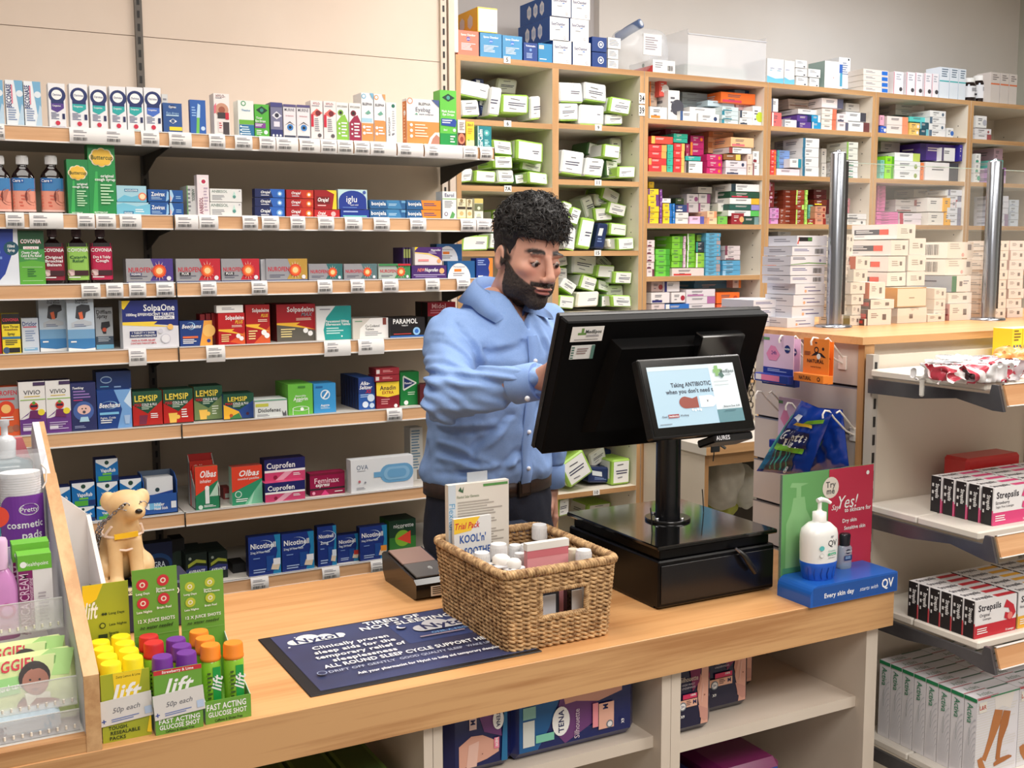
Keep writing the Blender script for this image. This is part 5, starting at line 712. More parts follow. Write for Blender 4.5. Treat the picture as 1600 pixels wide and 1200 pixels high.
row('top cubby','fourth column',2.140,[
 (1206,1216,154,175,1,W0,k(acc=(40,60,100),sb=.02)),(1206,1221,176,196,1,(240,110,110),k(acc=W0)),(1223,1245,187,198,1,W0,k(acc=GY)),(1232,1281,156,172,3,(200,180,168),k(acc=(150,90,70),sb=.10)),(1247,1282,171,179,1,W1,k(sb=.03)),(1246,1268,180,199,2,(90,60,140),k(acc=(30,30,90))),(1269,1283,180,200,2,(40,150,200),k(acc=W0)),(1284,1307,170,202,4,(240,226,214),k(acc=(232,120,90))),(1284,1318,154,169,1,(236,224,222),k(acc=(90,90,110),sb=.02)),(1308,1326,178,203,2,(240,222,222),k(acc=(90,90,110))),(1328,1350,162,175,1,W1,k(sb=.06)),(1328,1360,176,190,1,W0,k(acc=(60,60,70),sb=.02)),(1328,1362,191,204,1,W0,k(acc=(110,60,60)))])
row('top cubby','fifth column',2.142,[
 (1375,1382,180,196,1,(236,170,190)),(1375,1385,197,207,1,(40,90,190),k(acc=W0)),(1386,1419,182,208,2,(238,222,214),k(acc=(240,150,110))),(1400,1445,164,181,2,(210,200,192),k(sb=.12)),(1421,1452,183,191,1,(90,200,196),k(sb=.03)),(1421,1437,192,209,2,(246,200,110),k(acc=W0)),(1438,1452,191,210,2,(40,84,100),k(acc=(120,190,200))),(1453,1478,173,211,4,W0,k(acc=(90,110,130))),(1480,1490,200,213,1,W0,k(acc=(60,110,190)))])
row('top cubby','sixth column',2.142,[(1525,1542,181,200,1,W0,k(acc=(180,180,190))),(1524,1549,201,217,2,(226,222,224),k(acc=(160,80,80)))])
RC=(222,60,62);MG=(196,40,106)
row('second cubby','third column',1.937,[
 (1014,1042,226,266,4,RC,k(acc=(250,170,90))),(1018,1052,213,225,1,(230,80,64),k(acc=(250,190,90),sb=.02)),(1043,1052,226,267,4,(60,186,160)),(1053,1070,224,267,4,RC,k(acc=(250,190,100))),(1040,1079,202,212,1,(150,30,70),k(sb=.12)),(1053,1075,209,223,2,(50,176,150),k(sb=.03)),(1079,1100,212,243,3,(176,30,100),k(acc=OR,sb=.05)),(1072,1078,225,250,2,(160,40,80),k(sb=.03)),(1072,1096,244,251,1,(50,170,160)),(1072,1098,252,268,1,W0,k(acc=(60,60,60))),(1105,1129,241,268,3,MG,k(acc=OR)),(1107,1146,206,240,4,(206,150,110),k(sb=.10,acc=(190,120,70))),(1142,1178,215,230,1,(244,190,140),k(acc=(220,110,120))),(1139,1174,231,240,1,W0,k(acc=(150,60,60))),(1131,1158,241,250,1,(140,90,50),k(acc=(250,200,90))),(1134,1167,251,270,2,(226,214,220),k(acc=(50,60,90))),(1168,1176,241,270,2,(236,206,190)),(1177,1187,236,270,2,W0,k(acc=(130,30,50)))])
row('second cubby','fourth column',1.942,[
 (1204,1213,234,272,5,(232,70,70),k(acc=OR)),(1214,1234,235,263,3,(120,150,204),k(acc=(70,160,160),sb=.04)),(1214,1250,264,274,1,(236,214,220),k(acc=W0)),(1235,1253,248,262,1,W0,k(acc=(40,140,160))),(1254,1280,216,275,4,W0,k(acc=(50,110,140))),(1240,1253,218,246,2,(200,194,190),k(sb=.08)),(1284,1292,232,276,2,(206,200,192),k(sb=.06)),(1323,1341,222,250,3,(226,226,214),k(acc=(140,180,90))),(1323,1341,251,276,3,W0,k(acc=(60,140,110)))])
row('second cubby','fifth column',1.945,[
 (1376,1406,222,238,1,(170,160,156),k(sb=.12)),(1376,1382,250,279,3,(130,200,180)),(1383,1397,244,279,2,(150,226,40),k(acc=(90,170,30))),(1398,1438,239,252,1,(240,240,238),k(acc=(190,210,100),sb=.02)),(1398,1438,252,280,2,(240,240,238),k(acc=(150,170,90))),(1439,1444,254,281,1,(240,130,70)),(1446,1506,226,252,1,(74,46,130),k(acc=(50,30,100),sb=.03)),(1472,1493,231,252,1,W0,k(acc=(90,80,110))),(1446,1498,254,282,1,(240,234,232),k(acc=(60,60,70))),(1499,1504,226,252,1,(60,50,150))])
row('second cubby','sixth column',1.945,[(1524,1532,240,282,3,W0,k(acc=(70,160,130))),(1553,1567,232,250,1,(206,170,190),k(sb=.06)),(1555,1572,262,284,2,(214,180,214),k(acc=(150,90,160))),(1556,1568,250,262,1,(110,200,190))])
YE=(244,208,50);BR=(140,62,40)
row('third cubby','third column',1.737,[
 (1013,1030,295,347,6,YE,k(acc=(110,60,130))),(1031,1035,296,347,6,(130,70,150)),(1014,1022,284,294,1,YE,k(sb=.05)),(1036,1050,318,347,3,YE,k(acc=(30,110,190))),(1051,1055,318,347,3,(30,120,200)),(1034,1048,310,317,1,W0),(1056,1074,320,331,1,(50,70,120),k(acc=W0)),(1056,1076,332,347,2,W1),(1077,1100,338,347,1,(236,190,220),k(acc=(90,90,170))),(1056,1071,310,319,1,(60,80,50),k(sb=.08)),
 (1073,1091,303,332,2,(190,184,184),k(acc=(130,70,110),sb=.06)),(1092,1110,303,332,2,(190,184,184),k(acc=(130,70,110),sb=.06)),(1091,1113,292,302,1,(190,186,180),k(sb=.06)),(1106,1121,330,347,2,(246,200,160),k(acc=(230,150,110))),(1122,1137,338,348,1,(120,190,80)),(1118,1146,299,317,1,(206,200,196),k(sb=.08)),(1122,1147,318,331,1,W1,k(acc=GY,sb=.04)),(1143,1163,333,348,1,(150,40,50),k(acc=(240,170,110))),
 (1166,1192,339,348,1,(40,70,60),k(acc=(120,150,150))),(1150,1198,329,338,1,W0,k(acc=(90,190,90))),(1150,1197,320,328.5,1,(40,90,80),k(acc=(150,140,200))),(1152,1198,310,319.5,1,W0,k(acc=(240,180,50))),(1150,1196,300,309.5,1,(40,80,60),k(acc=(200,50,80))),(1153,1197,288,299.5,1,W0,k(acc=(30,50,60)))])
row('third cubby','fourth column',1.741,[
 (1202,1210,285,324,3,(120,40,40),k(acc=(226,160,200),sb=.02)),(1203,1217,325,349,3,(214,150,200),k(acc=(190,90,160))),(1218,1228,326,349,3,BR),(1224,1243,297,349,7,BR,k(sb=.04,acc=(110,40,26))),(1244,1257,297,349,7,(150,60,36),k(acc=(190,230,110))),(1258,1262,297,349,7,(180,226,100)),(1263,1271,320,341,3,(110,190,170),k(sb=.03)),(1262,1276,342,349,1,(150,50,34),k(acc=(180,210,90))),(1272,1292,296,311,2,(90,24,24),k(sb=.05)),(1272,1292,312,321,1,(110,40,24),k(acc=YL,sb=.02)),(1274,1291,322,349,3,(216,150,120),k(acc=(150,40,30))),
 (1322,1357,334,349,2,(230,226,222),k(acc=(90,90,96))),(1322,1328,310,333,2,(190,110,120),k(sb=.04))])
row('third cubby','fifth column',1.744,[
 (1371,1384,290,330,7,(222,130,176),k(sb=.06)),(1370,1404,331,350,5,(226,124,176)),(1406,1440,333,350,2,(236,222,226),k(acc=(190,50,80))),(1400,1440,312,331,2,(206,200,198),k(acc=(150,90,90),sb=.07)),(1428,1462,296,309,1,(180,170,160),k(acc=(226,160,60),sb=.12)),(1449,1474,309,331,1,(240,234,226),k(sb=.01)),(1475,1485,309,331,1,(246,176,40)),(1451,1475,332,350,1,(240,232,222)),(1476,1486,332,350,1,(246,176,40)),(1487,1496,312,350,2,(236,220,224),k(acc=(170,60,80))),(1497,1519,297,350,6,(226,226,232),k(acc=(130,130,150))),(1478,1496,298,306,1,(226,224,220),k(acc=GY))])
row('third cubby','sixth column',1.744,[(1555,1576,306,351,5,(214,214,224),k(acc=(150,130,160))),(1577,1592,312,351,4,(206,214,226),k(acc=(180,190,210),sb=.02))])
LG=(130,200,60)
row('fourth cubby','third column',1.530,[
 (1011,1023,375,427,5,(236,214,214),k(acc=(110,50,70))),(1025,1047,389,427,5,(110,200,70),k(acc=(70,160,50))),(1050,1067,369,418,5,LG,k(acc=(90,160,50),sb=.02)),(1068,1072,369,418,5,(226,190,210),k(sb=.02)),(1074,1086,365,418,6,(120,190,60),k(acc=W0,sb=.02)),(1088,1102,378,394,2,(50,60,70),k(acc=(50,160,140),sb=.01)),(1088,1102,395,418,2,(150,200,70),k(acc=W0,sb=.01)),(1089,1106,367,377,1,(130,170,70),k(sb=.03)),(1103,1126,364,425,11,(96,166,200),k(acc=(170,150,150))),(1050,1100,419,427,1,(230,214,208),k(acc=(214,60,50),sb=-.008)),(1133,1157,384,406,3,(214,200,200),k(acc=(120,60,80))),(1129,1157,407,425,3,(90,160,200),k(acc=(150,190,220)))])
row('fourth cubby','fourth column',1.530,[(1201,1215,369,385,1,(220,200,186),k(sb=.01)),(1216,1227,370,385,1,W0),(1212,1229,386,421,1,(236,234,236),k(sb=.03)),(1200,1214,402,422,1,(240,100,50),k(acc=(246,150,60))),(1216,1236,362,369,1,(200,200,204),k(sb=.08))])
row('fifth cubby','third column',1.31,[
 (1018,1036,440,456,1,(206,180,176),k(acc=(150,60,60),sb=.03)),(1038,1062,440,456,1,(236,230,232),k(acc=(40,40,110),sb=.02)),(1018,1047,457,474,1,(236,226,224),k(acc=(40,40,110))),(1049,1071,457,473,1,(236,226,224),k(acc=(170,40,60))),(1040,1077,475,487,1,(46,110,190),k(acc=W0,sb=-.005)),(1018,1039,475,487,1,(226,206,204)),(1072,1117,452,486,3,(226,216,220),k(acc=(180,110,160))),(1085,1144,434,451,2,(76,140,176),k(sb=.10)),(1145,1158,436,450,1,(226,200,190),k(acc=OR,sb=.06)),(1120,1156,457,474,1,(240,110,40),k(acc=(200,70,30))),(1120,1149,475,488,1,(240,100,60)),(1157,1180,465,487,2,(230,214,222),k(acc=(150,90,150)))])
# on top of the units
TZ=2.313
def topbox(x0,x1,yt,yb,c,front,lab,d=0.15,sb=0.0,st=False,left=(),side=None,nm='stock_carton',cat='carton',topc=None):
    Y=UY+0.012+sb;cx=(x0+x1)/2;z0=onY(cx,yb,Y).z if st else TZ;z1=onY(cx,yt,Y).z;a,b_=onY(x0,yt,Y).x,onY(x1,yt,Y).x
    pack_mesh(b_-a-0.001,z1-z0-0.0006,d,c,front,left,(),(),mat(side)if side else None,mat(topc)if topc else None).build(nm,None,lab,cat,None,None,((a+b_)/2,Y,z0+0.0003))
SC=lambda acc:[T('Space Chamber',0.5,0.84,0.08,Wt,0.7),E(0.5,0.68,0.09,acc),T('plus',0.5,0.68,0.06,Wt,0.2,'i'),L(0.16,0.2,0.84,0.5,5,(230,236,246))]
topbox(715,748,48,86,SAL,SC((100,90,170)),'salmon pink inhaler spacer box on top of the first column')
topbox(750,784,52,90,(74,150,200),SC((60,120,210)),'sky blue inhaler spacer box beside the salmon one',topc=(90,160,206))
topbox(785,816,56,93,(74,150,200),SC((60,120,210)),'sky blue inhaler spacer box right of its twin')
topbox(746,777,12,51,(238,236,232),[R(0,0,1,0.04,(240,210,80)),R(0,0.95,1,1,(246,224,110)),R(0,0,0.04,1,(246,214,80)),PO((206,202,198),(0.96,0.96),(0.45,0.5),(0.46,0.49),(0.97,0.94)),PO((206,202,198),(0.45,0.5),(0.1,0.1),(0.12,0.1),(0.47,0.5)),PO((206,202,198),(0.45,0.5),(0.7,0.32),(0.9,0.32),(0.9,0.31),(0.69,0.3))],'long yellow carton with a white end flap lying on the spacer boxes',d=0.33,st=True,side=(236,180,40),left=[*[PO((206,200,196),*[(0.62-0.2*j+0.07*math.cos(q),0.5+0.3*math.sin(q))for q in np.linspace(0.5236,6.8,7)])for j in(-1,0,1)]],topc=(246,220,100))
topbox(818,840,67,95,(24,64,140),[T('Volumatic',0.5,0.84,0.1,Wt,0.8),E(0.5,0.62,0.08,(120,160,220)),L(0.2,0.14,0.8,0.44,4,(180,200,240))],'navy spacer box between the sky blue boxes and the white-ended ones')
topbox(841,863,68,97,(44,136,190),[R(0.05,0.7,0.4,0.9,(226,210,196)),L(0.1,0.1,0.8,0.2,1,Wt)],'mid-blue spacer box tucked beside the white-ended ones')
EC=[T('EasyChamber',0.45,0.72,0.12,(50,60,110),0.72,'b'),PO((60,120,200),(0.5,0.6),(0.62,0.63),(0.7,0.6),(0.62,0.58)),L(0.28,0.42,0.7,0.48,1,(110,110,120)),E(0.78,0.14,0.06,(130,120,130)),E(0.78,0.14,0.045,W0)]
HX=[*[PO((228,228,236),*[(0.7-0.2*j+0.075*math.cos(q),0.5+0.34*math.sin(q))for q in np.linspace(0.5236,6.8,7)])for j in(0,1,2)],*[E(0.7-0.2*j,0.5,0.14,(196,206,226))for j in(0,1,2)]]
for i,(a,c,yt,yb,st)in enumerate(((864,893,63,99,0),(895,923,66,103,0),(859,889,27,64,1),(891,920,30,66,1),(862,892,-9,26,1),(893,922,-6,30,1))):
    topbox(a,c,yt,yb,(236,234,234),EC,'%s of the six white-ended blue spacer boxes stacked on the second column'%('bottom left','bottom right','middle left','middle right','top left','top right')[i],0.24,0.0,bool(st),HX if a<890 else(),(36,84,158),topc=(36,84,158))
for i,(a,c,yt,yb,st)in enumerate(((925,948,82,104,0),(925,948,58,81,1),(950,966,93,106,0),(950,966,77,92,1),(950,970,59,76,1))):
    topbox(a,c,yt,yb,(30,62,130)if i<2 else W0,[E(0.6,0.5,0.24,Wt),E(0.6,0.5,0.18,(30,62,130)),E(0.6,0.5,0.1,Wt)]if i<2 else[L(0.1,0.2,0.9,0.8,4,GY)],('navy carton with white ring, lower','navy carton with white ring, upper','small white labelled carton beside the clear bag, lowest','small white labelled carton beside the clear bag, middle','small white labelled carton beside the clear bag, topmost')[i],0.12,0,bool(st))
topbox(1020,1055,94,114,W0,[L(0.1,0.3,0.5,0.8,3,GY),('b',0.66,0.2,0.92,0.6)],'white and red carton on the unit top between the clear bag and plastic tray',0.16,-0.004,left=[R(0,0,1,0.55,(206,60,60)),E(0.6,0.7,0.16,(40,90,70))])
WB=[PO((110,190,226),(0,0),(1,0),(1,0.24),(0.5,0.2),(0,0.3)),T('saline',0.3,0.62,0.07,(90,120,180),0.4,''),T('saline',0.76,0.62,0.07,(90,120,180),0.3,''),L(0.15,0.48,0.4,0.54,1,(110,180,210)),L(0.6,0.48,0.9,0.54,1,(110,180,210))]
topbox(1199,1225,92,131,W0,WB,'wide white carton with pale blue base right of the plastic tray');topbox(1226,1242,95,132,W0,WB[:2],'narrow white carton with pale blue base')
for i,(a,c,yt,yb,st)in enumerate(((1244,1262,120,133,0),(1243,1261,107,119,1),(1243,1261,94,106,1),(1265,1280,122,135,0),(1263,1282,108,121,1))):
    topbox(a,c,yt,yb,W0,[L(0.15,0.5,0.7,0.8,2,GY),R(0.7,0.1,0.85,0.25,(60,60,70))],('small white carton, bottom of a pile of three on the unit top','small white carton, middle of a pile of three on the unit top','small white carton, top of a pile of three on the unit top','small white carton under another, on the fourth column top','small white carton lying on another, on the fourth column top')[i],0.1,0,bool(st))
topbox(1311,1329,90,139,(236,238,242),[E(0.85,0.95,0.03,BK),L(0.1,0.5,0.85,0.86,6,(120,130,160)),R(0,0,1,0.14,(30,110,130))],'tall white carton with teal foot behind the wide one',0.1,0.09);topbox(1289,1317,96,137,(238,232,230),[R(0.82,0.6,1,0.92,(50,100,180)),R(0.86,0.1,1,0.6,(80,160,190)),E(0.5,0.4,0.03,(226,170,170))],'wide white carton with blue corner tag and grey-green side',0.1,side=(150,172,168))
for i in range(4):topbox(1349,1388,109+i*9,117.6+i*9+0.3,(232,220,210),[R(0.74,0.15,0.98,0.85,(40,110,200)),L(0.1,0.3,0.5,0.7,2,GY)],'white carton with blue end patch, %s down its pile of four'%NTH[i],0.1,0,i<3)
for i,(a,c)in enumerate(((1397,1412),(1417,1430),(1431,1442),(1445,1456),(1457,1467))):topbox(a,c,112+i*0.8,148,(238,232,236),[R(0.0,0.02,0.06,0.98,(216,110,130)),L(0.25,0.6,0.8,0.9,3,(170,170,180)),E(0.75,0.24,0.1,(70,66,70),0.09)],'white and pink carton with a dark dot, %s of the row of five'%NTH[i],0.08)
for i,(a,c)in enumerate(((1469,1484),(1485,1498),(1499,1510))):topbox(a,c,105+i*1.5,154,(222,228,236),[L(0.2,0.66,0.9,0.95,4,(90,110,130)),R(0,0.54,1,0.58,(70,176,180))],'tall pale blue carton with teal line, %s of three'%NTH[i],0.08)
for i,(a,c)in enumerate(((1549,1563),(1564,1577),(1578,1590))):topbox(a,c,113+i*1.5,160,(214,204,198),[L(0.2,0.72,0.9,0.93,3,(120,110,110)),R(0,0.6,1,0.65,(220,120,80))],'tall grey-white carton with orange line, %s of three'%NTH[i],0.08)
for i,(a,c,yt,sb)in enumerate(((1514,1530,121,0.03),(1531,1547,117,0.05))):
    Y=UY+sb;x0,x1=onY(a,150,Y).x,onY(c,150,Y).x;r_=(x1-x0)/2;h=onY((a+c)/2,yt,Y).z-TZ
    t=thing('pill_bottle',('dark pill bottle with white cap, shorter of the two on the far unit top','dark pill bottle with white cap, taller of the two on the far unit top')[i],'bottle',((x0+x1)/2,Y+r_,TZ));b=MB()
    b.lathe([(r_*0.95,0),(r_,0.004),(r_,h*0.72),(r_*0.85,h*0.8),(r_*0.7,h*0.83)],AMB,24);b.build('bottle_body',t);b=MB();b.lathe([(r_*0.82,h*0.82),(r_*0.82,h*0.98),(r_*0.76,h)],WHITE,24);b.build('cap',t)
    b=MB();b.lathe([(r_*1.01,h*0.2),(r_*1.01,h*0.66)],mat((226,226,230)),24,caps=False);F=Face(b,(-r_*0.6,-r_*1.01,h*0.25),(1,0,0),(0,0,1),r_*1.2,h*0.36,0.0006);F.draw([L(0.1,0.5,0.9,0.9,3,(120,120,130)),R(0.5,0.1,0.9,0.3,(50,50,60))]);b.build('label',t)
# clear plastic bag with a blue tube, and clear tray
def plastic(nt,b):b.inputs['Base Color'].default_value=(0.86,0.9,0.95,1);b.inputs['Roughness'].default_value=0.25;b.inputs['Alpha'].default_value=0.27
PLAS=nodemat('clear_plastic',plastic)
def plastic2(nt,b):b.inputs['Base Color'].default_value=(0.9,0.9,0.92,1);b.inputs['Roughness'].default_value=0.2;b.inputs['Alpha'].default_value=0.3
PLAS2=nodemat('clear_acrylic',plastic2)
def blob(name,c,r,mat_,seed,lab=None,cat=None,parent=None,amp=0.012,fr=22,p=2.6,res=0.008,bot=None,group=None):
    cx=Vector(c)
    def fn(X,Y,Z):
        d=(np.abs(X/r[0])**p+np.abs(Y/r[1])**p+np.abs(Z/r[2])**p)**(1/p)-1;d=d*min(r)
        return d+amp*vnoise(X*fr+seed,Y*fr,Z*fr,seed)-amp*0.7*np.abs(vnoise(X*fr*1.3,Y*fr*1.3+seed,Z*fr*1.3,seed+3))
    m=1.25;V,Q=nets(fn,(-r[0]*m,-r[1]*m,-r[2]*m),(r[0]*m,r[1]*m,r[2]*m),res)
    if bot is not None:V[:,2]=np.maximum(V[:,2],bot-c[2])
    o=link(name,netmesh(name,V,Q,[mat_]),parent,lab,cat,group);o.location=cx;return o
p0=onY(985,80,UY+0.10);bag=thing('plastic_bag','clear plastic bag bundle with a blue tube, standing on the second column top','plastic bag',(p0.x,p0.y,TZ))
zt=onY(990,42,UY+0.1).z-TZ;o=blob('bag_film',(0.035,0.0,zt*0.5),(0.105,0.08,zt*0.46),PLAS,3,None,None,bag,0.016,16,bot=0.001)
b=MB();b.tube([(-0.04,0.03,zt*0.78),(-0.02,-0.02,zt*0.90),(0.0,-0.07,zt*1.0)],0.018,mat((92,112,152),0.35),20);b.tube([(0.0004,-0.0705,zt*1.0005),(0.001,-0.072,zt*1.003)],0.011,mat((210,216,226)),20);b.build('blue_tube',bag)
b=MB();b.box(0.0,0.085,-0.088,-0.084,zt*0.35,zt*0.78,mat((232,230,230)));F=Face(b,(0.0,-0.088,zt*0.35),(1,0,0),(0,0,1),0.085,zt*0.43);F.draw([L(0.1,0.2,0.9,0.85,6,(150,140,150))]);b.build('paper_label',bag)
Y=UY+0.012;a,c=onY(1075,80,Y).x,onY(1197,90,Y).x;zt=onY(1190,58,Y).z;t=thing('clear_plastic_tray','empty clear plastic tray standing on the third column top','plastic tray',(a,Y,TZ));b=MB();W_=c-a;h=zt-TZ
b.box(0,W_,0,0.002,0,h-0.02,PLAS2);b.box(0,0.002,0.002,0.26,0,h,PLAS2);b.box(W_-0.002,W_,0.002,0.26,0,h,PLAS2);b.box(0.002,W_-0.002,0.258,0.26,0,h,PLAS2);b.box(0,W_,-0.003,0.006,h-0.02,h-0.016,mat((226,228,234),0.2,0,0.7));b.build('tray_body',t)
b=MB();b.box(0.02,W_-0.06,0.05,0.2,0.003,0.055,mat((206,220,216),0.3,0,0.6));b.build('folded_film',t)
# bags in the bench cupboard
for i,(px,py,rx,rz,col)in enumerate(((1128,752,.07,.10,(214,210,196)),(1158,760,.06,.08,(222,220,208)),(1118,790,.08,.05,(190,196,80)))):
    p=onY(px,py,3.36+0.03*i);blob('paper_bag',(p.x,p.y,p.z),(rx,.06,rz),noisy('bag_paper%d'%i,col,tuple(int(v*0.86)for v in col),14,0.5),11+i,('crumpled white bag at the left of the bench cupboard','crumpled white bag at the right of the bench cupboard','yellow-green bag low in the bench cupboard')[i],'bag',None,0.014,18)
# ---------------------------------------------------------------- stacks of cartons on the dispensary counter
def dstack(x0,x1,yt,yb,n,c,acc,lab,xs=None,side=None,sb=0.0,faces=None,Y0=2.02):
    """front end x0..x1; the long side is turned towards the till"""
    global _dn
    Y=Y0+sb;cx=(x0+x1)/2;z0=onY(cx,yb,Y).z;z1=onY(cx,yt,Y).z
    if abs(z0-DZ)<0.02:z0=DZ
    a,b_=onY(x0,(yt+yb)/2,Y).x,onY(x1,(yt+yb)/2,Y).x;h=(z1-z0)/n;d=xs or 0.09;_dn+=1;r=random.Random(_dn)
    for i in range(n):
        art=[L(0.14,0.4,0.5,0.75,3,(150,140,136)),R(0.62,0.32,0.78,0.68,(120,110,106))]if not faces else faces[0]
        lf=([L(0.1,0.3,0.6,0.7,2,(150,150,150))]+([R(0.62,0.3,0.95,0.72,acc)]if acc else[]))if not faces else faces[1]
        m=pack_mesh(b_-a-0.001,h-0.0006,d,c,art,lf,(),(),mat(side)if side else None)
        pos=', %s up in its pile of %s'%('bottom second third fourth fifth sixth seventh eighth ninth tenth'.split()[i],'zero one two three four five six seven eight nine ten'.split()[n])if n>1 else ''
        m.build('dispensary_carton',None,lab+pos.replace('bottom up','bottom one'),'carton',None,None,((a+b_)/2+(r.uniform(-.003,.003)if n>1 else 0),Y+r.uniform(0,.004),z0+i*h+0.0003),r.uniform(-0.04,0.04)if n>1 else 0)
_dn=0
LW=(234,236,244)
art1=[L(0.06,0.4,0.5,0.74,2,(110,110,160)),('b',0.66,0.2,0.92,0.75)];art2=[L(0.3,0.55,0.9,0.7,1,(90,90,140)),E(0.34,0.3,0.14,(246,180,140)),L(0.42,0.2,0.92,0.36,1,(80,70,130))]
art3=[R(0.05,0.45,0.5,0.85,BK),R(0.36,0.5,0.5,0.8,(80,140,70)),PO((220,90,80),(0,0.2),(0.08,0.9),(0.05,0.2))];art4=[PO((110,160,80),(0,0.1),(0.5,0.3),(1,0.2),(1,0.1),(0.5,0.18),(0,0.04)),L(0.06,0.55,0.5,0.85,2,(90,90,120)),E(0.82,0.5,0.16,(150,140,180))]
for i,(yt,yb,x0,x1,ar)in enumerate(((496,514.5,1230,1273,art2),(478,496,1239,1289,art2),(460.5,478,1240,1289,art2),(443,460,1243,1290,art2),(430.5,443,1236,1289,art1),(415,430,1236,1290,art1),(400,414.5,1236,1292,art4),(385,399.5,1238,1292,art1),(368,384.5,1246,1293,art3))):
    dstack(x0,x1,yt,yb,1,LW,None,'pale lilac-white carton, %s up the tall pile left of the near post'%NTH[i],0.10,(206,206,214),0.0,(ar,[L(0.2,0.3,0.8,0.7,2,GY)]))
for i,(yt,yb,x1)in enumerate(((495.5,510,1228),(481.5,495,1233),(468,481,1238))):dstack(1178,x1,yt,yb,1,LW,None,'low wide pale carton beside the monitor, %s'%('lowest of three','middle of three','topmost of three')[i],0.12,(206,206,214),0.06,(art1,[]))
dstack(1320,1332,366,511,9,(232,226,214),None,'slim cream carton beside the near post',0.08)
for i,(yt,yb,x0,x1,sd)in enumerate(((493,511,1328,1345,(150,140,90)),(476.5,492.5,1333,1347,None),(460,476,1331,1350,None),(441,459.5,1330,1353,None),(421,440.5,1334,1356,None),(400.5,420.5,1338,1361,(206,90,50)))):dstack(x0,x1,yt,yb,1,(236,230,218),None,'cream carton, %s up the second pile beyond the near post'%NTH[i],0.09,sd or(222,216,204),-0.02)
for i,(yt,yb,x0,x1)in enumerate(((497.5,511,1352,1388),(483,497,1356,1393),(468,482.5,1362,1399))):dstack(x0,x1,yt,yb,1,(238,230,220),(200,60,50),'long cream carton with brown end, %s of three'%('bottom','middle','top')[i],0.11,(96,70,66),-0.04)
dstack(1360,1385,441,467,1,(240,232,222),None,'cream carton with orange side under the big white cartons',0.09,(222,120,80),-0.03)
FORT=([L(0.2,0.3,0.6,0.7,3,(170,160,150)),R(0.66,0.4,0.8,0.66,(120,110,104))],[R(0.06,0.3,0.62,0.66,(70,72,84)),L(0.1,0.36,0.5,0.6,2,Wt),R(0.62,0.3,0.82,0.66,(232,84,66)),L(0.08,0.12,0.3,0.2,1,GY)])
for i,(x0,x1,yt,yb,lb)in enumerate(((1403,1432,350,373.5,'crowning the heap'),(1393,1420,375,399.5,'second layer, left'),(1422,1448,372,397.5,'second layer, right'),(1389,1416,400.5,424.5,'third layer, left'),(1419,1447,398.5,423,'third layer, right'),(1387,1416,425.5,447,'fourth layer, left'),(1418,1446,424,446.5,'fourth layer, right'))):dstack(x0,x1,yt,yb,1,(238,232,222),None,'big white carton with red and grey patch, '+lb,0.155,(240,238,236),0.02,FORT)
dstack(1402,1447,449,480,1,(236,224,200),None,'open brown-edged carton lying on a torn white one',0.12,(214,160,60),-0.02,([R(0,0,1,0.05,(180,140,80)),R(0,0.95,1,1,(190,150,80)),L(0.4,0.4,0.7,0.5,1,(150,130,110))],[R(0,0,1,1,(216,160,60))]));dstack(1402,1448,481,510,1,(236,228,216),None,'torn white carton standing at the counter front between the posts',0.12,(214,208,204),-0.02,([PO((206,196,184),(0.5,0.8),(0.6,0.95),(0.7,0.86),(0.72,1),(0.4,1)),R(0.4,0.3,0.52,0.6,(130,118,112))],[]))
BG=([L(0.1,0.5,0.5,0.9,3,(190,180,170)),R(0.78,0.5,0.92,0.85,(130,120,120)),E(0.6,0.2,0.12,(226,170,160))],[('b',0.45,0.2,0.8,0.85)])
for i,(x0,x1,yt,yb)in enumerate(((1481,1522,378,403.5),(1479,1520,405,430))):dstack(x0,x1,yt,yb,1,(238,230,216),None,('uppermost wide white carton with barcode left of the far post','second wide white carton with barcode left of the far post')[i],0.13,(240,234,224),0.02,BG)
dstack(1488,1518,430.8,456,1,(236,228,220),None,'white carton with green end and grey side beside the far post',0.15,(150,156,166),0.0,([R(0,0,0.25,1,(50,120,80)),R(0.4,0.35,0.55,0.65,(120,110,110)),L(0.6,0.4,0.9,0.7,2,GY)],[L(0.3,0.5,0.9,0.7,1,(60,60,80))]))
dstack(1482,1519,457,474,1,(236,228,218),None,'white carton under the green-ended one',0.10);dstack(1485,1519,474.5,490,1,(236,228,218),(150,60,70),'white carton with reddish side low beside the far post',0.10,(200,150,150),-0.01);dstack(1480,1511,490.5,503.5,1,(236,228,214),None,'lowest white carton beside the far post',0.10)
dstack(1461,1479,450,490,3,(236,228,218),None,'small cream carton near the far post',0.08,None,0.0);dstack(1450,1477,491,508,1,(236,228,218),None,'cream carton standing under the small pile of three',0.09,None,-0.02)
dstack(1553,1574,376,502,8,(236,226,214),None,'cream carton, inner pile right of far post',0.09,(226,216,206));dstack(1576,1600,376,502,8,(238,226,220),None,'cream carton at the right frame edge',0.09,(222,190,184),0.005)
# ================================================================ things on the counter
T_=lambda t,x,y,s,c,mw=0.9,fl='b',rot=0:('t',t,x,y,s,c,mw,fl,rot)
def tilted(parent,O,tilt):  # frame whose +Z runs up a plane leaning by tilt towards -Y at its top (positive) or away
    e=link('x',None);bpy.data.objects.remove(e)
    return Matrix.Translation(O)@Matrix.Rotation(tilt,4,'X')
SATIN=mat((6,6,8),0.3,0,None,None,None,0,0.25);TRIMK=mat((38,38,42),0.28,0.2)
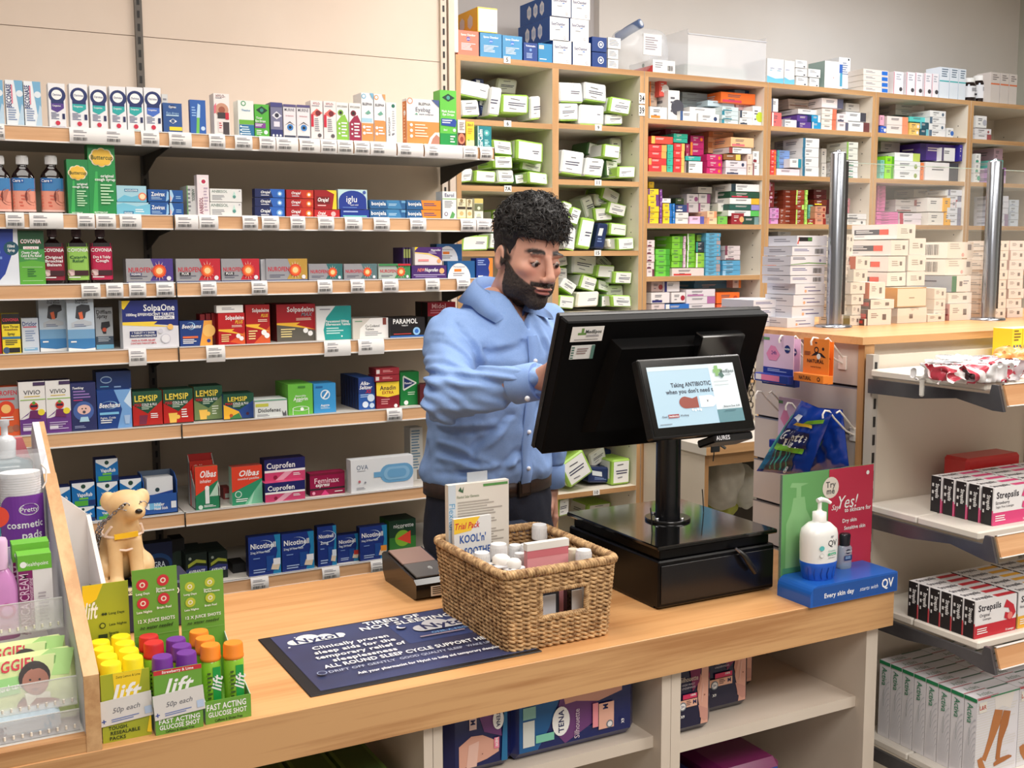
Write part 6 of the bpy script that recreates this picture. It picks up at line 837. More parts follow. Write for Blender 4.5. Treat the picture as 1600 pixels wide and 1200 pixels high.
# till base
t=thing('cash_drawer','square black till base on the counter beneath the customer screen','cash drawer',(0,0,0))
b=MB();b.bbox(1.207,1.490,1.661,1.985,CZ+0.004,1.045,SATIN,0.003);b.bbox(1.215,1.482,1.669,1.978,1.045,1.066,SATIN,0.002);b.build('drawer_body',t)
b=MB();b.bbox(1.203,1.494,1.657,1.988,1.066,1.0745,GLOSSK,0.002);b.build('top_plate',t)
b=MB();b.bbox(1.212,1.485,1.6585,1.661,CZ+0.012,1.036,mat((18,18,22),0.22),0.001);b.lathe([(0.003,0),(0.003,0.001)],mat((200,200,200),0.3,1),12,(1.40,1.6))if False else None;b.build('front_panel',t)
for x in(1.22,1.475):b=MB();b.box(x-0.01,x+0.01,1.68,1.97,CZ,CZ+0.004,BLACK);b.build('foot',t)
b=MB();b.tube([(1.392,1.655,1.045),(1.40,1.645,1.035),(1.415,1.642,1.012),(1.428,1.646,0.998)],[0.004,0.0055,0.006,0.005],BLACK,10);b.tube([(1.385,1.655,1.05),(1.395,1.65,1.04)],0.003,mat((120,120,130),0.2,0.8),8);b.build('cable',t)
for(x,y)in((1.255,1.75),(1.452,1.84)):b=MB();b.tube([(x,y,1.075),(x+0.002,y+0.005,1.10),(x-0.003,y+0.002,1.125)],0.0012,BLACK,6);b.build('cable_tie',t)
t=thing('till_pole','round black steel pole with bolted foot carrying both till screens','pole',(1.351,1.83,1.0745));b=MB()
b.lathe([(0.0255,0.005),(0.0255,0.262)],mat((12,13,18),0.25),40);b.build('tube',t);b=MB();b.lathe([(0.047,0.0003),(0.047,0.005),(0.046,0.0055)],mat((10,10,12),0.2),48);b.build('foot_plate',t)
for k in range(4):
    a=k*math.pi/2+math.radians(-28-45);b=MB();b.lathe([(0.0045,0.0055),(0.0045,0.0085),(0.003,0.0095)],mat((196,198,204),0.25,1),12,(0.036*math.cos(a),0.036*math.sin(a)));b.build('bolt',t)
# main monitor, seen from behind
MW,MHt=0.495,0.288;tl=math.atan2(0.10,0.27)
t=thing('monitor','large black till monitor seen from behind, tilted towards the man','monitor',(1.338,1.80,1.492));t.rotation_euler=(tl,0,0)
b=MB();b.bbox(-MW/2,MW/2,0,0.030,-MHt,0,mat((4,4,5),0.55,0,None,None,None,0,0.12),0.003);b.bbox(-MW/2-0.003,MW/2+0.003,0.030,0.042,-MHt-0.003,0.003,mat((30,30,33),0.25),0.003);b.build('screen_body',t)
b=MB();b.box(-MW/2+0.004,MW/2-0.004,0.0421,0.0425,-MHt+0.004,-0.004,mat((30,60,110),0.1,0,None,0.6));b.build('display_glass',t)
b=MB();vs=[(-0.13,-0.028,-0.05),(0.15,-0.028,-0.05),(0.15,-0.028,-0.23),(-0.15,-0.028,-0.23),(-0.14,0,-0.04),(0.16,0,-0.04),(0.16,0,-0.245),(-0.165,0,-0.245)]
b.add(vs,[(3,2,1,0),(0,1,5,4),(1,2,6,5),(2,3,7,6),(3,0,4,7)],mat((4,4,5),0.55,0,None,None,None,0,0.14));b.build('rear_housing',t)
b=MB();b.bbox(0.045,0.155,-0.046,-0.020,-0.105,-0.022,GLOSSK,0.002);F=Face(b,(0.045,-0.046,-0.105),(1,0,0),(0,0,1),0.11,0.083);F.draw([T_('AURES',0.42,0.4,0.2,(44,46,54),0.5)]);b.build('top_module',t)
b=MB();F=Face(b,(-0.234,-0.0002,-0.042),(1,0,0),(0,0,1),0.072,0.031);b.box(-0.234,-0.162,-0.0008,0,-0.042,-0.011,WHITE);F.lay=0.0005;F.draw([PO((110,150,80),(0.2,0.6),(0.3,0.6),(0.3,0.9),(0.38,0.9),(0.38,0.6),(0.46,0.6),(0.46,0.45),(0.2,0.45)),T_('MedEpos',0.68,0.68,0.22,(50,60,60),0.5,'b'),L(0.46,0.3,0.9,0.46,2,GY),L(0.1,0.1,0.9,0.18,1,(60,60,60))]);b.build('sticker',t)
b=MB();b.box(-0.228,-0.175,-0.0008,0,-0.079,-0.05,mat((226,228,226)));F=Face(b,(-0.228,-0.0008,-0.079),(1,0,0),(0,0,1),0.053,0.029);F.draw([*[R(0.02,0.05+0.19*i,0.14,0.15+0.19*i,(80,120,110))for i in range(5)],R(0.86,0,1,1,(90,130,120)),L(0.25,0.3,0.8,0.8,3,(150,130,130))]);b.build('sticker',t)
for(x,z,m)in((-0.045,-0.155,mat((190,190,196),0.2,1)),(-0.045,-0.178,mat((40,40,44),0.2,0.5))):
    b=MB();b.lathe([(0.0065,-0.012),(0.0075,-0.002),(0.006,0),(0.002,0)],m,16);b.v=[(x+p[0],-0.028+p[2]-0.002,z+p[1])for p in b.v];b.build('screw_knob',t)
# customer screen
SW,SHt=0.244,0.153;tl2=-math.atan2(0.055,0.144)
t=thing('customer_display','small black customer screen on the till pole showing a capsule advert','screen',(1.305,1.650,1.281));t.rotation_euler=(tl2,0,0)
b=MB();b.bbox(-SW/2,SW/2,0,0.022,0,SHt,mat((12,12,13),0.3),0.003);b.bbox(-SW/2+0.004,SW/2-0.004,-0.0012,0,0.004,SHt-0.004,mat((8,8,9),0.15),0.0006);b.build('screen_body',t)
b=MB();x0,x1,z0,z1=-0.106,0.098,0.020,0.136;sw,sh=x1-x0,z1-z0;em=lambda c:mat(c,0.4,0,None,0.55)
b.add([(x0,-0.0014,z0),(x1,-0.0014,z0),(x1,-0.0014,z1),(x0,-0.0014,z1)],[(0,1,2,3)],em((150,176,192)));F=Face(b,(x0,-0.0014,z0),(1,0,0),(0,0,1),sw,sh)
def cpt(cx,cy,rx,ry,col,a0,a1,n=14):return PO(col,*[(cx+rx*math.cos(a0+(a1-a0)*i/n),cy+ry*math.sin(a0+(a1-a0)*i/n))for i in range(n+1)])
F.draw([R(0.0,0.93,0.7,1,em((176,190,196))),R(0.70,0,1,1,em((186,196,200))),R(0.70,0,1,0.22,em((80,118,126))),T_('Taking ANTIBIOTIC',0.46,0.68,0.07,em((40,44,56)),0.46),T_("when you don't need t",0.43,0.57,0.07,em((40,44,56)),0.54),
        PO(em((124,58,48)),*[(0.36+0.075*math.cos(a),0.38+0.10*math.sin(a))for a in np.linspace(1.57,4.71,12)],(0.5,0.28),(0.5,0.47),(0.44,0.44)),PO(em((198,204,208)),(0.52,0.47),(0.52,0.28),*[(0.64+0.07*math.cos(a),0.375+0.10*math.sin(a))for a in np.linspace(-1.57,1.57,12)]),T_('x',0.61,0.38,0.05,em((50,50,60)),0.1),
        E(0.42,0.25,0.02,em((210,214,216))),E(0.45,0.24,0.02,em((210,214,216))),E(0.48,0.25,0.02,em((210,214,216))),E(0.51,0.24,0.02,em((210,214,216))),T_('Keep',0.09,0.17,0.03,em((60,60,70)),0.1),R(0.13,0.14,0.25,0.2,em((130,56,60))),T_('Antibiotics',0.19,0.17,0.028,em((210,210,210)),0.11),T_('Working',0.31,0.17,0.03,em((60,60,70)),0.1),L(0.02,0.02,0.18,0.05,1,em((110,120,130))),
        PO(em((110,150,90)),(0.74,0.9),(0.76,0.9),(0.76,0.96),(0.8,0.96),(0.8,0.9),(0.84,0.9),(0.84,0.84),(0.8,0.84),(0.8,0.78),(0.76,0.78),(0.76,0.84),(0.74,0.84)),PO(em((60,90,84)),(0.79,0.8),(0.83,0.86),(0.86,0.78),(0.83,0.74)),T_('MedEpos',0.9,0.86,0.055,em((60,74,74)),0.16),L(0.87,0.78,0.98,0.80,1,em((110,116,120))),L(0.72,0.68,0.99,0.69,1,em((90,96,100))),L(0.72,0.62,0.99,0.63,1,em((90,96,100))),T_('Balance Due: 0.00',0.87,0.26,0.03,em((50,56,60)),0.22),L(0.78,0.17,0.96,0.19,1,em((40,70,80)))])
b.build('screen_image',t)
b=MB();b.bbox(0.02,0.115,0.004,0.06,-0.016,-0.001,mat((14,14,16),0.25),0.003);F=Face(b,(0.02,0.004,-0.016),(1,0,0),(0,0,1),0.095,0.015);F.draw([T_('AURES',0.22,0.5,0.55,(200,200,204),0.35)]);b.build('lower_bracket',t)
b=MB();b.box(0.0,0.09,0.022,0.12,0.03,0.10,BLACK);b.build('mount_arm',t)
# keys and hanging chain beside the monitor
def chain(b,pts,m,r=0.0011,L_=0.013):
    P=[Vector(p)for p in pts];d=0;out=[]
    for i in range(len(P)-1):
        n=max(1,int((P[i+1]-P[i]).length/(L_*0.72)))
        for k in range(n):out.append((P[i]+(P[i+1]-P[i])*k/n,(P[i+1]-P[i]).normalized()))
    for i,(c,tdir)in enumerate(out):
        a=tdir.orthogonal().normalized();bb=tdir.cross(a);s=a if i%2 else bb
        b.tube([c+tdir*(L_*0.5*math.cos(q))+s*(L_*0.3*math.sin(q))for q in np.linspace(0,2*math.pi,11)],r,m,5)
b=MB();q=onY(1178,560,1.86);chain(b,[q+Vector((0.012,0,0.05)),q+Vector((0.0,0,0)),q+Vector((-0.006,0,-0.10)),q+Vector((-0.004,0,-0.155))],mat((150,140,130),0.3,1),0.0016,0.016);chain(b,[q+Vector((0.010,0.004,0.03)),q+Vector((-0.016,0.004,-0.04)),q+Vector((-0.016,0.004,-0.13))],mat((130,120,112),0.3,1),0.0016,0.016)
b.build('hanging_chain',None,'bronze-grey chain hanging beside the monitor\'s right edge','chain')
b=MB();q=onY(1117,690,1.74);b.bbox(q.x-0.008,q.x+0.014,q.y,q.y+0.004,q.z-0.022,q.z,mat((56,58,62),0.35,0.5),0.001);b.tube([q+Vector((0.012,0.002,-0.006)),q+Vector((0.028,0.002,-0.016))],0.003,mat((150,152,156),0.25,1),8);b.tube([q+Vector((0,0.002,-0.022)),q+Vector((-0.002,0.002,-0.04))],0.0012,BLACK,6);b.build('key',None,'key hanging under the small customer screen','key')
# receipt printer and card terminal
t=thing('receipt_printer','flat black receipt printer on the counter behind the basket','printer',(0,0,0));b=MB();b.bbox(1.02,1.19,1.985,2.15,CZ,1.022,BLACK,0.006);b.build('printer_body',t);b=MB();b.bbox(1.03,1.18,2.0,2.14,1.022,1.030,mat((26,26,28),0.3),0.004);b.build('lid',t)
b=MB();b.box(1.075,1.125,2.07,2.10,1.030,1.0306,mat((216,220,212)));F=Face(b,(1.075,2.07,1.0306),(1,0,0),(0,1,0),0.05,0.03);F.draw([L(0.1,0.2,0.9,0.8,3,GY)]);b.build('label',t)
t=thing('card_terminal','black card payment terminal on the counter left of the wicker basket','card terminal',(0.874,1.935,CZ));b=MB()
b.prism([(0,0.006),(0.01,0),(0.16,0),(0.175,0.02),(0.178,0.054),(0.168,0.060),(0.012,0.040),(0,0.032)],0,-0.043,0.043,mat((14,14,16),0.14));b.build('terminal_body',t)
M=Matrix.Translation((0,0.012,0.0405))@Matrix.Rotation(math.atan2(0.020,0.156),4,'X');b=MB();b.bbox(-0.036,0.036,0.002,0.07,0,0.004,mat((96,92,90),0.35),0.001,M);b.bbox(-0.036,0.036,0.073,0.15,0,0.004,mat((150,122,112),0.3),0.001,M)
for k,r_ in enumerate((0.005,0.008,0.011)):
    b.tube([M@Vector((0.0+r_*math.cos(a),0.036+r_*math.sin(a),0.0045))for a in np.linspace(-0.8,0.8,7)],0.0007,mat((220,220,220)),4)
b.build('keypad',t);b=MB();b.box(-0.012,0.03,-0.0009,0,0.006,0.026,WHITE);F=Face(b,(-0.012,-0.0009,0.006),(1,0,0),(0,0,1),0.042,0.02);F.draw([L(0.06,0.1,0.95,0.9,4,(50,50,50))]);b.build('label',t)
# rubber-edged advert mat
t=thing('counter_mat','navy advert mat with black rubber edge lying on the counter','counter mat',(0,0,CZ));x0,x1,y0,y1=0.501,0.908,1.579,1.870
b=MB();b.bbox(x0,x1,y0,y1,0,0.0022,mat((22,22,26),0.4),0.001);b.build('rubber_edge',t)
b=MB();NB=noisy('night_sky_print',(66,74,118),(50,55,84),5,0.28);a0,a1,c0,c1=x0+0.02,x1-0.004,y0+0.012,y1-0.006;b.bbox(a0,a1,c0,c1,0.0022,0.0030,NB,0.0004);F=Face(b,(a0,c0,0.0030),(1,0,0),(0,1,0),a1-a0,c1-c0)
cl=lambda cx,cy,s,c:[E(cx-0.09*s,cy-0.01,0.045*s,c),E(cx-0.03*s,cy+0.02*s,0.07*s,c),E(cx+0.04*s,cy+0.0,0.05*s,c),E(cx+0.10*s,cy-0.01,0.035*s,c),R(cx-0.10*s,cy-0.055*s,cx+0.11*s,cy-0.005*s,c)]
F.draw([R(0.53,0.46,0.98,0.84,(56,70,120)),*cl(0.18,0.84,1.1,(226,226,224)),T_('Nytol',0.18,0.83,0.085,(36,44,90),0.2,'b'),T_('TIRED OF',0.58,0.94,0.062,Wt,0.3),T_('NOT SLEEPING*',0.65,0.855,0.066,Wt,0.52),T_('Clinically proven',0.3,0.66,0.052,Wt,0.36),T_('sleep aids for the',0.30,0.575,0.052,Wt,0.38),T_('temporary relief of',0.305,0.49,0.052,Wt,0.42),T_('sleeplessness',0.3,0.405,0.052,Wt,0.3),
        *cl(0.78,0.69,1.35,(206,206,210)),T_('Nytol',0.78,0.69,0.10,(36,44,90),0.25,'b'),T_('ONE-A-NIGHT',0.78,0.56,0.032,(120,170,220),0.25),L(0.6,0.49,0.95,0.53,1,(170,150,160)),T_('ALL ROUND SLEEP CYCLE SUPPORT HELPING',0.53,0.31,0.052,Wt,0.88),T_('DRIFT OFF GENTLY',0.24,0.22,0.034,(190,196,214),0.3,''),T_('GOOD QUALITY SLEEP',0.56,0.22,0.034,(190,196,214),0.3,''),T_('WAKE UP REFRESHED',0.86,0.22,0.034,(190,196,214),0.26,''),T_('Ask your pharmacist for Nytol to help aid temporary sleeplessness',0.55,0.12,0.036,Wt,0.72),E(0.06,0.22,0.03,(150,160,190)),E(0.06,0.22,0.024,(44,50,88)),E(0.03,0.72,0.008,Wt),E(0.09,0.88,0.006,Wt),E(0.57,0.74,0.03,Wt),E(0.58,0.75,0.028,(56,70,120))])
b.build('printed_sheet',t)
# ---------------------------------------------------------------- wicker basket
def wick(nt,b):
    N=nt.nodes.new;Lk=nt.links.new;tc=N('ShaderNodeTexCoord');n=N('ShaderNodeTexNoise');n.inputs['Scale'].default_value=90;n.inputs['Detail'].default_value=3;Lk(tc.outputs['Object'],n.inputs['Vector'])
    cr=N('ShaderNodeValToRGB');e=cr.color_ramp.elements;e[0].position=0.3;e[1].position=0.68;e[0].color=(lin(120),lin(84),lin(50),1);e[1].color=(lin(222),lin(184),lin(134),1);Lk(n.outputs['Fac'],cr.inputs[0]);Lk(cr.outputs[0],b.inputs['Base Color']);b.inputs['Roughness'].default_value=0.7
WK=nodemat('seagrass',wick);WKL=mat((200,158,108),0.7)
t=thing('wicker_basket','rectangular woven seagrass basket full of small bottles, on the counter','basket',(0,0,0))
bx0,bx1,by0,by1,bz1=0.852,1.056,1.597,1.862,1.088;fl=0.012
def bp(s,z,off=0.0):  # point on the basket wall: s runs round the four sides
    k=(z-CZ)/(bz1-CZ);e=fl*k;X0,X1,Y0,Y1=bx0-e,bx1+e,by0-e*0.6,by1+e*0.6;w,h=X1-X0,Y1-Y0;s=(s/per)%1.0*2*(w+h)
    if s<w:p=(X0+s,Y0);n=(0,-1)
    elif s<w+h:p=(X1,Y0+s-w);n=(1,0)
    elif s<2*w+h:p=(X1-(s-w-h),Y1);n=(0,1)
    else:p=(X0,Y1-(s-2*w-h));n=(-1,0)
    cx,cy=(X0+X1)/2,(Y0+Y1)/2;dx,dy=p[0]-cx,p[1]-cy;q=((abs(dx)/(w/2))**14+(abs(dy)/(h/2))**14)**(1/14)
    return Vector((cx+dx/q+n[0]*off,cy+dy/q+n[1]*off,z))
HO=(0.066,0.158)  # hand hole in the front side (s range)
b=MB();per=2*((bx1-bx0)+(by1-by0)+fl*1.5);rows=17;pitch=(bz1-0.010-CZ)/rows;nst=66
for r_ in range(rows):
    z=CZ+0.005+r_*pitch
    for ph in(0,1):
        pts=[];n=nst*4;seg=[]
        for i in range(n+1):
            s=per*i/n;cut=HO[0]<s<HO[1]and 7<=r_<=12 or(per/2+HO[0]-0.01<s<per/2+HO[1]-0.01 and 7<=r_<=12)
            if cut:
                if len(seg)>2:pts.append(seg)
                seg=[];continue
            a=math.pi*nst*i/n*1.0+math.pi*(r_%2)+math.pi*ph;seg.append(bp(s,z+0.0017*math.cos(a*1.0)+random.uniform(-.0003,.0003),0.0030*math.sin(a)))
        if len(seg)>2:pts.append(seg)
        for sg in pts:b.tube(sg,0.0029,WK,5)
b.build('woven_wall',t)
b=MB()
for i in range(nst):
    s=per*(i+0.25)/nst;zt=bz1-0.006
    if HO[0]<s<HO[1]or per/2+HO[0]-0.01<s<per/2+HO[1]-0.01:
        b.tube([bp(s,CZ+0.003),bp(s,CZ+0.005+6.6*pitch)],0.0022,WKL,5);b.tube([bp(s,CZ+0.005+12.6*pitch),bp(s,zt)],0.0022,WKL,5)
    else:b.tube([bp(s,CZ+0.003),bp(s,zt)],0.0022,WKL,5)
b.build('stakes',t)
def braid(b,path,R_=0.0048,r_=0.0036,tw=150):
    n=len(path)
    for ph in(0,2.094,4.189):
        pts=[]
        for i,p in enumerate(path):
            tg=(path[min(i+1,n-1)]-path[max(i-1,0)]).normalized();a=tg.cross(Vector((0.1,0.2,1))).normalized()if abs(tg.z)<0.9 else Vector((1,0,0));c=tg.cross(a);an=ph+tw*i/n*2*math.pi/(1)
            pts.append(p+a*R_*math.cos(an)+c*R_*math.sin(an))
        b.tube(pts,r_,WK,5)
b=MB();braid(b,[bp(per*i/900,bz1)for i in range(901)],tw=62);b.build('rim',t)
b=MB();z0,z1=CZ+0.005+6.4*pitch,CZ+0.005+12.9*pitch;pth=[bp(HO[0]+(HO[1]-HO[0])*i/40,z0)for i in range(41)]+[bp(HO[1],z0+(z1-z0)*i/24)for i in range(1,25)]+[bp(HO[1]-(HO[1]-HO[0])*i/40,z1)for i in range(1,41)]+[bp(HO[0],z1-(z1-z0)*i/24)for i in range(1,24)];braid(b,pth,0.003,0.0026,22);b.build('handle_binding',t)
b=MB();b.box(bx0+0.004,bx1-0.004,by0+0.004,by1-0.004,CZ+0.001,CZ+0.006,WK);b.build('basket_floor',t)
# contents of the basket
def jar(x,y,z0,r_,h,body,lab,capc=(238,238,240),lb=None):
    t=thing('remedy_bottle',lab,'bottle',(x,y,z0));b=MB();b.lathe([(r_*0.94,0),(r_,0.003),(r_,h*0.66),(r_*0.9,h*0.74),(r_*0.72,h*0.8),(r_*0.72,h*0.84)],body,24);b.build('bottle_body',t)
    b=MB();b.lathe([(r_*0.86,h*0.80),(r_*0.86,h*0.97),(r_*0.8,h)],mat(capc,0.4),24)
    for k in range(28):
        a=2*math.pi*k/28;b.box(r_*0.86*math.cos(a)-0.0005,r_*0.86*math.cos(a)+0.0005,r_*0.86*math.sin(a)-0.0005,r_*0.86*math.sin(a)+0.0005,h*0.81,h*0.96,mat(capc,0.4))
    b.build('cap',t)
    if lb:b=MB();b.lathe([(r_*1.012,h*0.12),(r_*1.012,h*0.6)],mat(lb),24,caps=False);b.build('label',t)
BZ=CZ+0.007
for i,(px,py,Y,r_,lab,h)in enumerate(((738,849,1.74,.0165,'white-capped dark bottle nearest the leaflet box, front left of basket',.118),(779,838,1.765,.018,'large white-capped dark bottle, in front of the patch sachet',.122),(805,845,1.79,.014,'white-capped dark bottle just right of the largest-capped one',.108),(812,858,1.735,.0115,'small white-capped clear bottle left of the pink packet',.108),(843,826,1.835,.017,'white-capped bottle at the back rim of the basket',.128),(822,850,1.76,.012,'white-capped bottle partly behind the pink packet',.115),(912,868,1.66,.0165,'white-capped bottle at the right, above the hand hole',.120),(895,872,1.70,.012,'cream-capped bottle behind the rightmost white cap',.112))):
    p=onY(px,py,Y);jar(max(p.x,bx0+r_+0.007),Y,BZ,r_,h+0.014,AMB if i!=3 else mat((190,190,196),0.1,0,0.6),lab,(238,238,240)if i<7 else(226,216,196),(226,228,226)if i in(6,0)else None)
a,c=onY(696,800,1.845).x,onY(790,800,1.845).x;z1=onY(742,752,1.845).z;w=c-a
t=thing('leaflet_box','tall thin white pack covered in small print, standing in the basket','leaflet pack',((a+c)/2,1.832,BZ));mb=pack_mesh(w,z1-BZ,0.014,(228,222,212),[R(0.0,0,0.12,1,(206,216,226)),T_('Flexitol',0.06,0.75,0.05,(100,160,200),0.3,'',-90),PO((60,100,70),(0.16,0.95),(0.2,0.98),(0.22,0.95),(0.25,0.98),(0.24,0.93)),R(0.57,0.965,0.98,0.985,(90,150,80)),T_('Flexitol Solar Elements',0.32,0.90,0.03,(110,130,100),0.36,''),L(0.15,0.3,0.95,0.86,26,(176,168,160))]);mb.build('pack',t)
b=MB();b.box(-0.02,0.022,0.008,0.0095,z1-BZ+0.0005,z1-BZ+0.019,mat((214,220,226),0.2,0,0.55));b.build('hang_tab',t)
a,c=onY(709,830,1.815).x,onY(768,830,1.815).x;z1=onY(738,808,1.815).z;mb=pack_mesh(c-a,z1-BZ,0.008,(232,232,232),[PO((250,206,60),(0,1),(0.7,1),(0.45,0.86),(0.0,0.84)),T_('Trial Pack',0.36,0.92,0.065,(210,50,60),0.66,'bi'),T_("KOOL'n'",0.5,0.78,0.12,(40,90,170),0.7),T_('SOOTHE',0.62,0.645,0.12,(40,90,170),0.7),L(0.1,0.3,0.9,0.55,3,(60,130,200))]);mb.build('cooling_patch_sachet',None,'white sachet with yellow trial flash and blue lettering in the basket','sachet',None,None,((a+c)/2,1.815,BZ),0.03)
a,c=onY(824,865,1.685).x,onY(888,865,1.685).x;z1=onY(856,846,1.685).z;z2=onY(856,857,1.685).z;t=thing('pink_packet','pink packet with white folded header standing at the basket front','packet',((a+c)/2,1.685,BZ));b=MB();w=c-a
b.box(-w/2,w/2,0,0.012,0,z2-BZ,mat((236,160,166),0.45));F=Face(b,(-w/2,0,0),(1,0,0),(0,0,1),w,z2-BZ);F.draw([R(0,0.9,1,1,(216,120,130)),R(0.05,0.66,0.9,0.67,(246,190,196))]);b.build('pouch',t);b=MB();b.box(-w/2-0.001,w/2+0.001,-0.001,0.013,z2-BZ,z1-BZ,mat((240,236,230),0.5));b.build('header',t)
for i,(px,py,Y,rr,lab)in enumerate(((783,880,1.66,(.022,.016,.008),'crumpled white blister strip at the left of the basket'),(803,886,1.645,(.018,.012,.007),'small white round dispenser by the front rim'))):
    p=onY(px,py,Y);b=MB();b.lathe([(rr[0]*0.7,0),(rr[0]*0.72,0.01),(rr[0]*0.5,0.014)],WHITE,20);b.bbox(-rr[0],rr[0],-rr[1],rr[1],-0.006,0,mat((228,228,232),0.4),0.002);F=Face(b,(-rr[0],-rr[1],0),(1,0,0),(0,1,0),rr[0]*2,rr[1]*2);F.draw([R(0.05,0.3,0.4,0.5,(50,56,80))]);b.build('pill_strip',None,lab,'packaging',None,None,p,0.4*i)
b=MB();b.bbox(0.895,0.975,1.628,1.66,BZ,1.052,mat((50,52,62),0.6),0.008);F=Face(b,(0.905,1.628,0.985),(1,0,0),(0,0,1),0.07,0.05);F.mb.box(0.912,0.962,1.6255,1.6275,0.985,1.03,mat((210,214,222)));b.build('dark_fabric_pouch',None,'dark grey fabric pouch with pale card seen through the hand hole','pouch')
b=MB();b.bbox(0.99,1.02,1.63,1.65,BZ,1.035,AMB,0.004);b.box(0.997,1.018,1.6285,1.63,0.985,1.03,WHITE);b.build('small_dark_bottle',None,'small dark bottle with white label seen through the right of the hand hole','bottle')
# ---------------------------------------------------------------- cream stand at the counter end
t=thing('tester_stand','blue tester stand with green and red backing card at the counter end','display stand',(0,0,0));BLU=mat((34,96,186),0.3);y0,y1,x0,x1,zt=1.536,1.628,1.470,1.700,CZ+0.040
pr=[(x1,CZ),(x1,zt-0.002),(x1-0.002,zt)]+[(x0+0.02-0.02*math.sin(a),zt-0.02+0.02*math.cos(a))for a in np.linspace(0,1.57,7)]+[(x0,CZ)]
b=MB();b.prism(pr,1,y0,y1,BLU);F=Face(b,(x0,y0,CZ),(1,0,0),(0,0,1),x1-x0,zt-CZ);F.draw([R(0.03,0.06,0.99,0.9,(30,82,160)),T_('Every skin day',0.32,0.46,0.22,Wt,0.40),T_('starts with',0.66,0.46,0.20,(226,232,246),0.23,'i'),T_('QV',0.88,0.52,0.44,Wt,0.14)]);b.build('base',t)
cx0,cx1=1.478,1.722;cz0,cz1=CZ+0.02,1.189;b=MB();b.box(cx0,cx1,1.630,1.633,cz0,cz1,mat((96,160,96),0.12,0,None,None,None,0.6));F=Face(b,(cx0,1.630,cz0),(1,0,0),(0,0,1),cx1-cx0,cz1-cz0)
SC2=lambda c:c
F.draw([R(0.0,0.0,0.5,1,(104,166,100)),PO((136,190,130),(0.05,0.1),(0.32,0.1),(0.32,0.55),(0.26,0.66),(0.24,0.78),(0.12,0.78),(0.1,0.66),(0.05,0.55)),PO((136,190,130),(0.15,0.78),(0.2,0.78),(0.2,0.88),(0.28,0.9),(0.1,0.92),(0.08,0.88),(0.15,0.87)),R(0.02,0.02,0.34,0.14,(80,150,110)),R(0.5,0,1,1,(196,46,76)),E(0.52,0.83,0.10,(236,226,214)),T_('Try',0.52,0.86,0.055,(90,90,90),0.12),T_('me',0.52,0.79,0.055,(90,90,90),0.12),T_('Say',0.58,0.64,0.05,Wt,0.12,'i'),T_('Yes!',0.72,0.68,0.12,Wt,0.22,'i'),T_('to skincare for',0.83,0.6,0.04,Wt,0.3),T_('Dry skin',0.74,0.5,0.035,Wt,0.16),T_('Sensitive skin',0.8,0.43,0.035,Wt,0.24),E(0.93,0.93,0.02,Wt)])
b.build('backing_card',t);b=MB();b.box(cx0-0.002,cx0,1.629,1.634,CZ+0.01,cz1+0.001,mat((120,140,130),0.15,0,0.6));b.build('card_holder',t)
q=onZ(1287,905,zt);t=thing('pump_bottle','white pump bottle with blue base on the blue tester stand','pump bottle',(q.x,1.582,zt));h=0.148;r_=0.0375
b=MB();b.lathe([(r_*0.98,0.034),(r_*1.01,0.07),(r_,0.088),(r_*0.93,0.098),(r_*0.6,0.109),(r_*0.38,0.112),(r_*0.38,0.114)],mat((240,240,238),0.3),40,(0,0),1,0.8,2.4);b.build('bottle_body',t)
b=MB();b.lathe([(r_*0.82,0),(r_*0.86,0.004),(r_*0.96,0.026),(r_*1.0,0.0345),(r_*0.98,0.0355)],mat((30,90,196),0.3),40,(0,0),1,0.8,2.4)
for k in range(-3,4):
    a=-1.5708+k*0.42;cxx,cyy=r_*0.93*math.cos(a),r_*0.75*math.sin(a)
    b.tube([(cxx*0.96,cyy*0.96,0.004),(cxx-0.003*math.sin(a)*-1,cyy,0.014),(cxx*1.05,cyy*1.05,0.026)],0.0012,mat((24,70,160),0.3),5)
b.build('blue_base',t)
b=MB();b.lathe([(0.0135,0.112),(0.0135,0.130),(0.006,0.132),(0.005,0.134),(0.0038,0.136),(0.0038,0.149)],mat((244,242,240),0.35),28);b.tube([(-0.006,0.0,0.153),(0.004,0,0.1545),(0.014,-0.004,0.152),(0.021,-0.008,0.147)],[0.0045,0.005,0.004,0.003],mat((244,242,240),0.35),12);b.build('pump',t)
b=MB();F=Face(b,(-0.03,-0.0,0.036),(1,0,0),(0,0,1),0.07,0.052,0.0003)
def P2(u,v):
    x=-0.036+0.072*u;q_=(1-min(0.995,abs(x/(r_*1.0))**2.4))**(1/2.4);return(x,-r_*0.8*q_*1.012-F.k*0.0002,0.036+0.054*v)
F.P=P2;F.draw([T_('QV',0.6,0.72,0.22,(30,30,40),0.34,''),T_('ego',0.58,0.94,0.09,(60,60,80),0.1,'i'),T_('Ceramides',0.58,0.44,0.06,(70,170,150),0.3,''),R(0.44,0.27,0.74,0.36,(80,180,140)),T_('Cream',0.59,0.315,0.07,Wt,0.2,''),L(0.44,0.16,0.74,0.2,1,GY),E(0.24,0.56,0.09,(90,190,190)),E(0.24,0.3,0.08,(200,200,200)),E(0.24,0.3,0.065,(240,240,238)),R(0.9,0.1,0.96,0.8,(40,120,80))]);b.build('label',t)
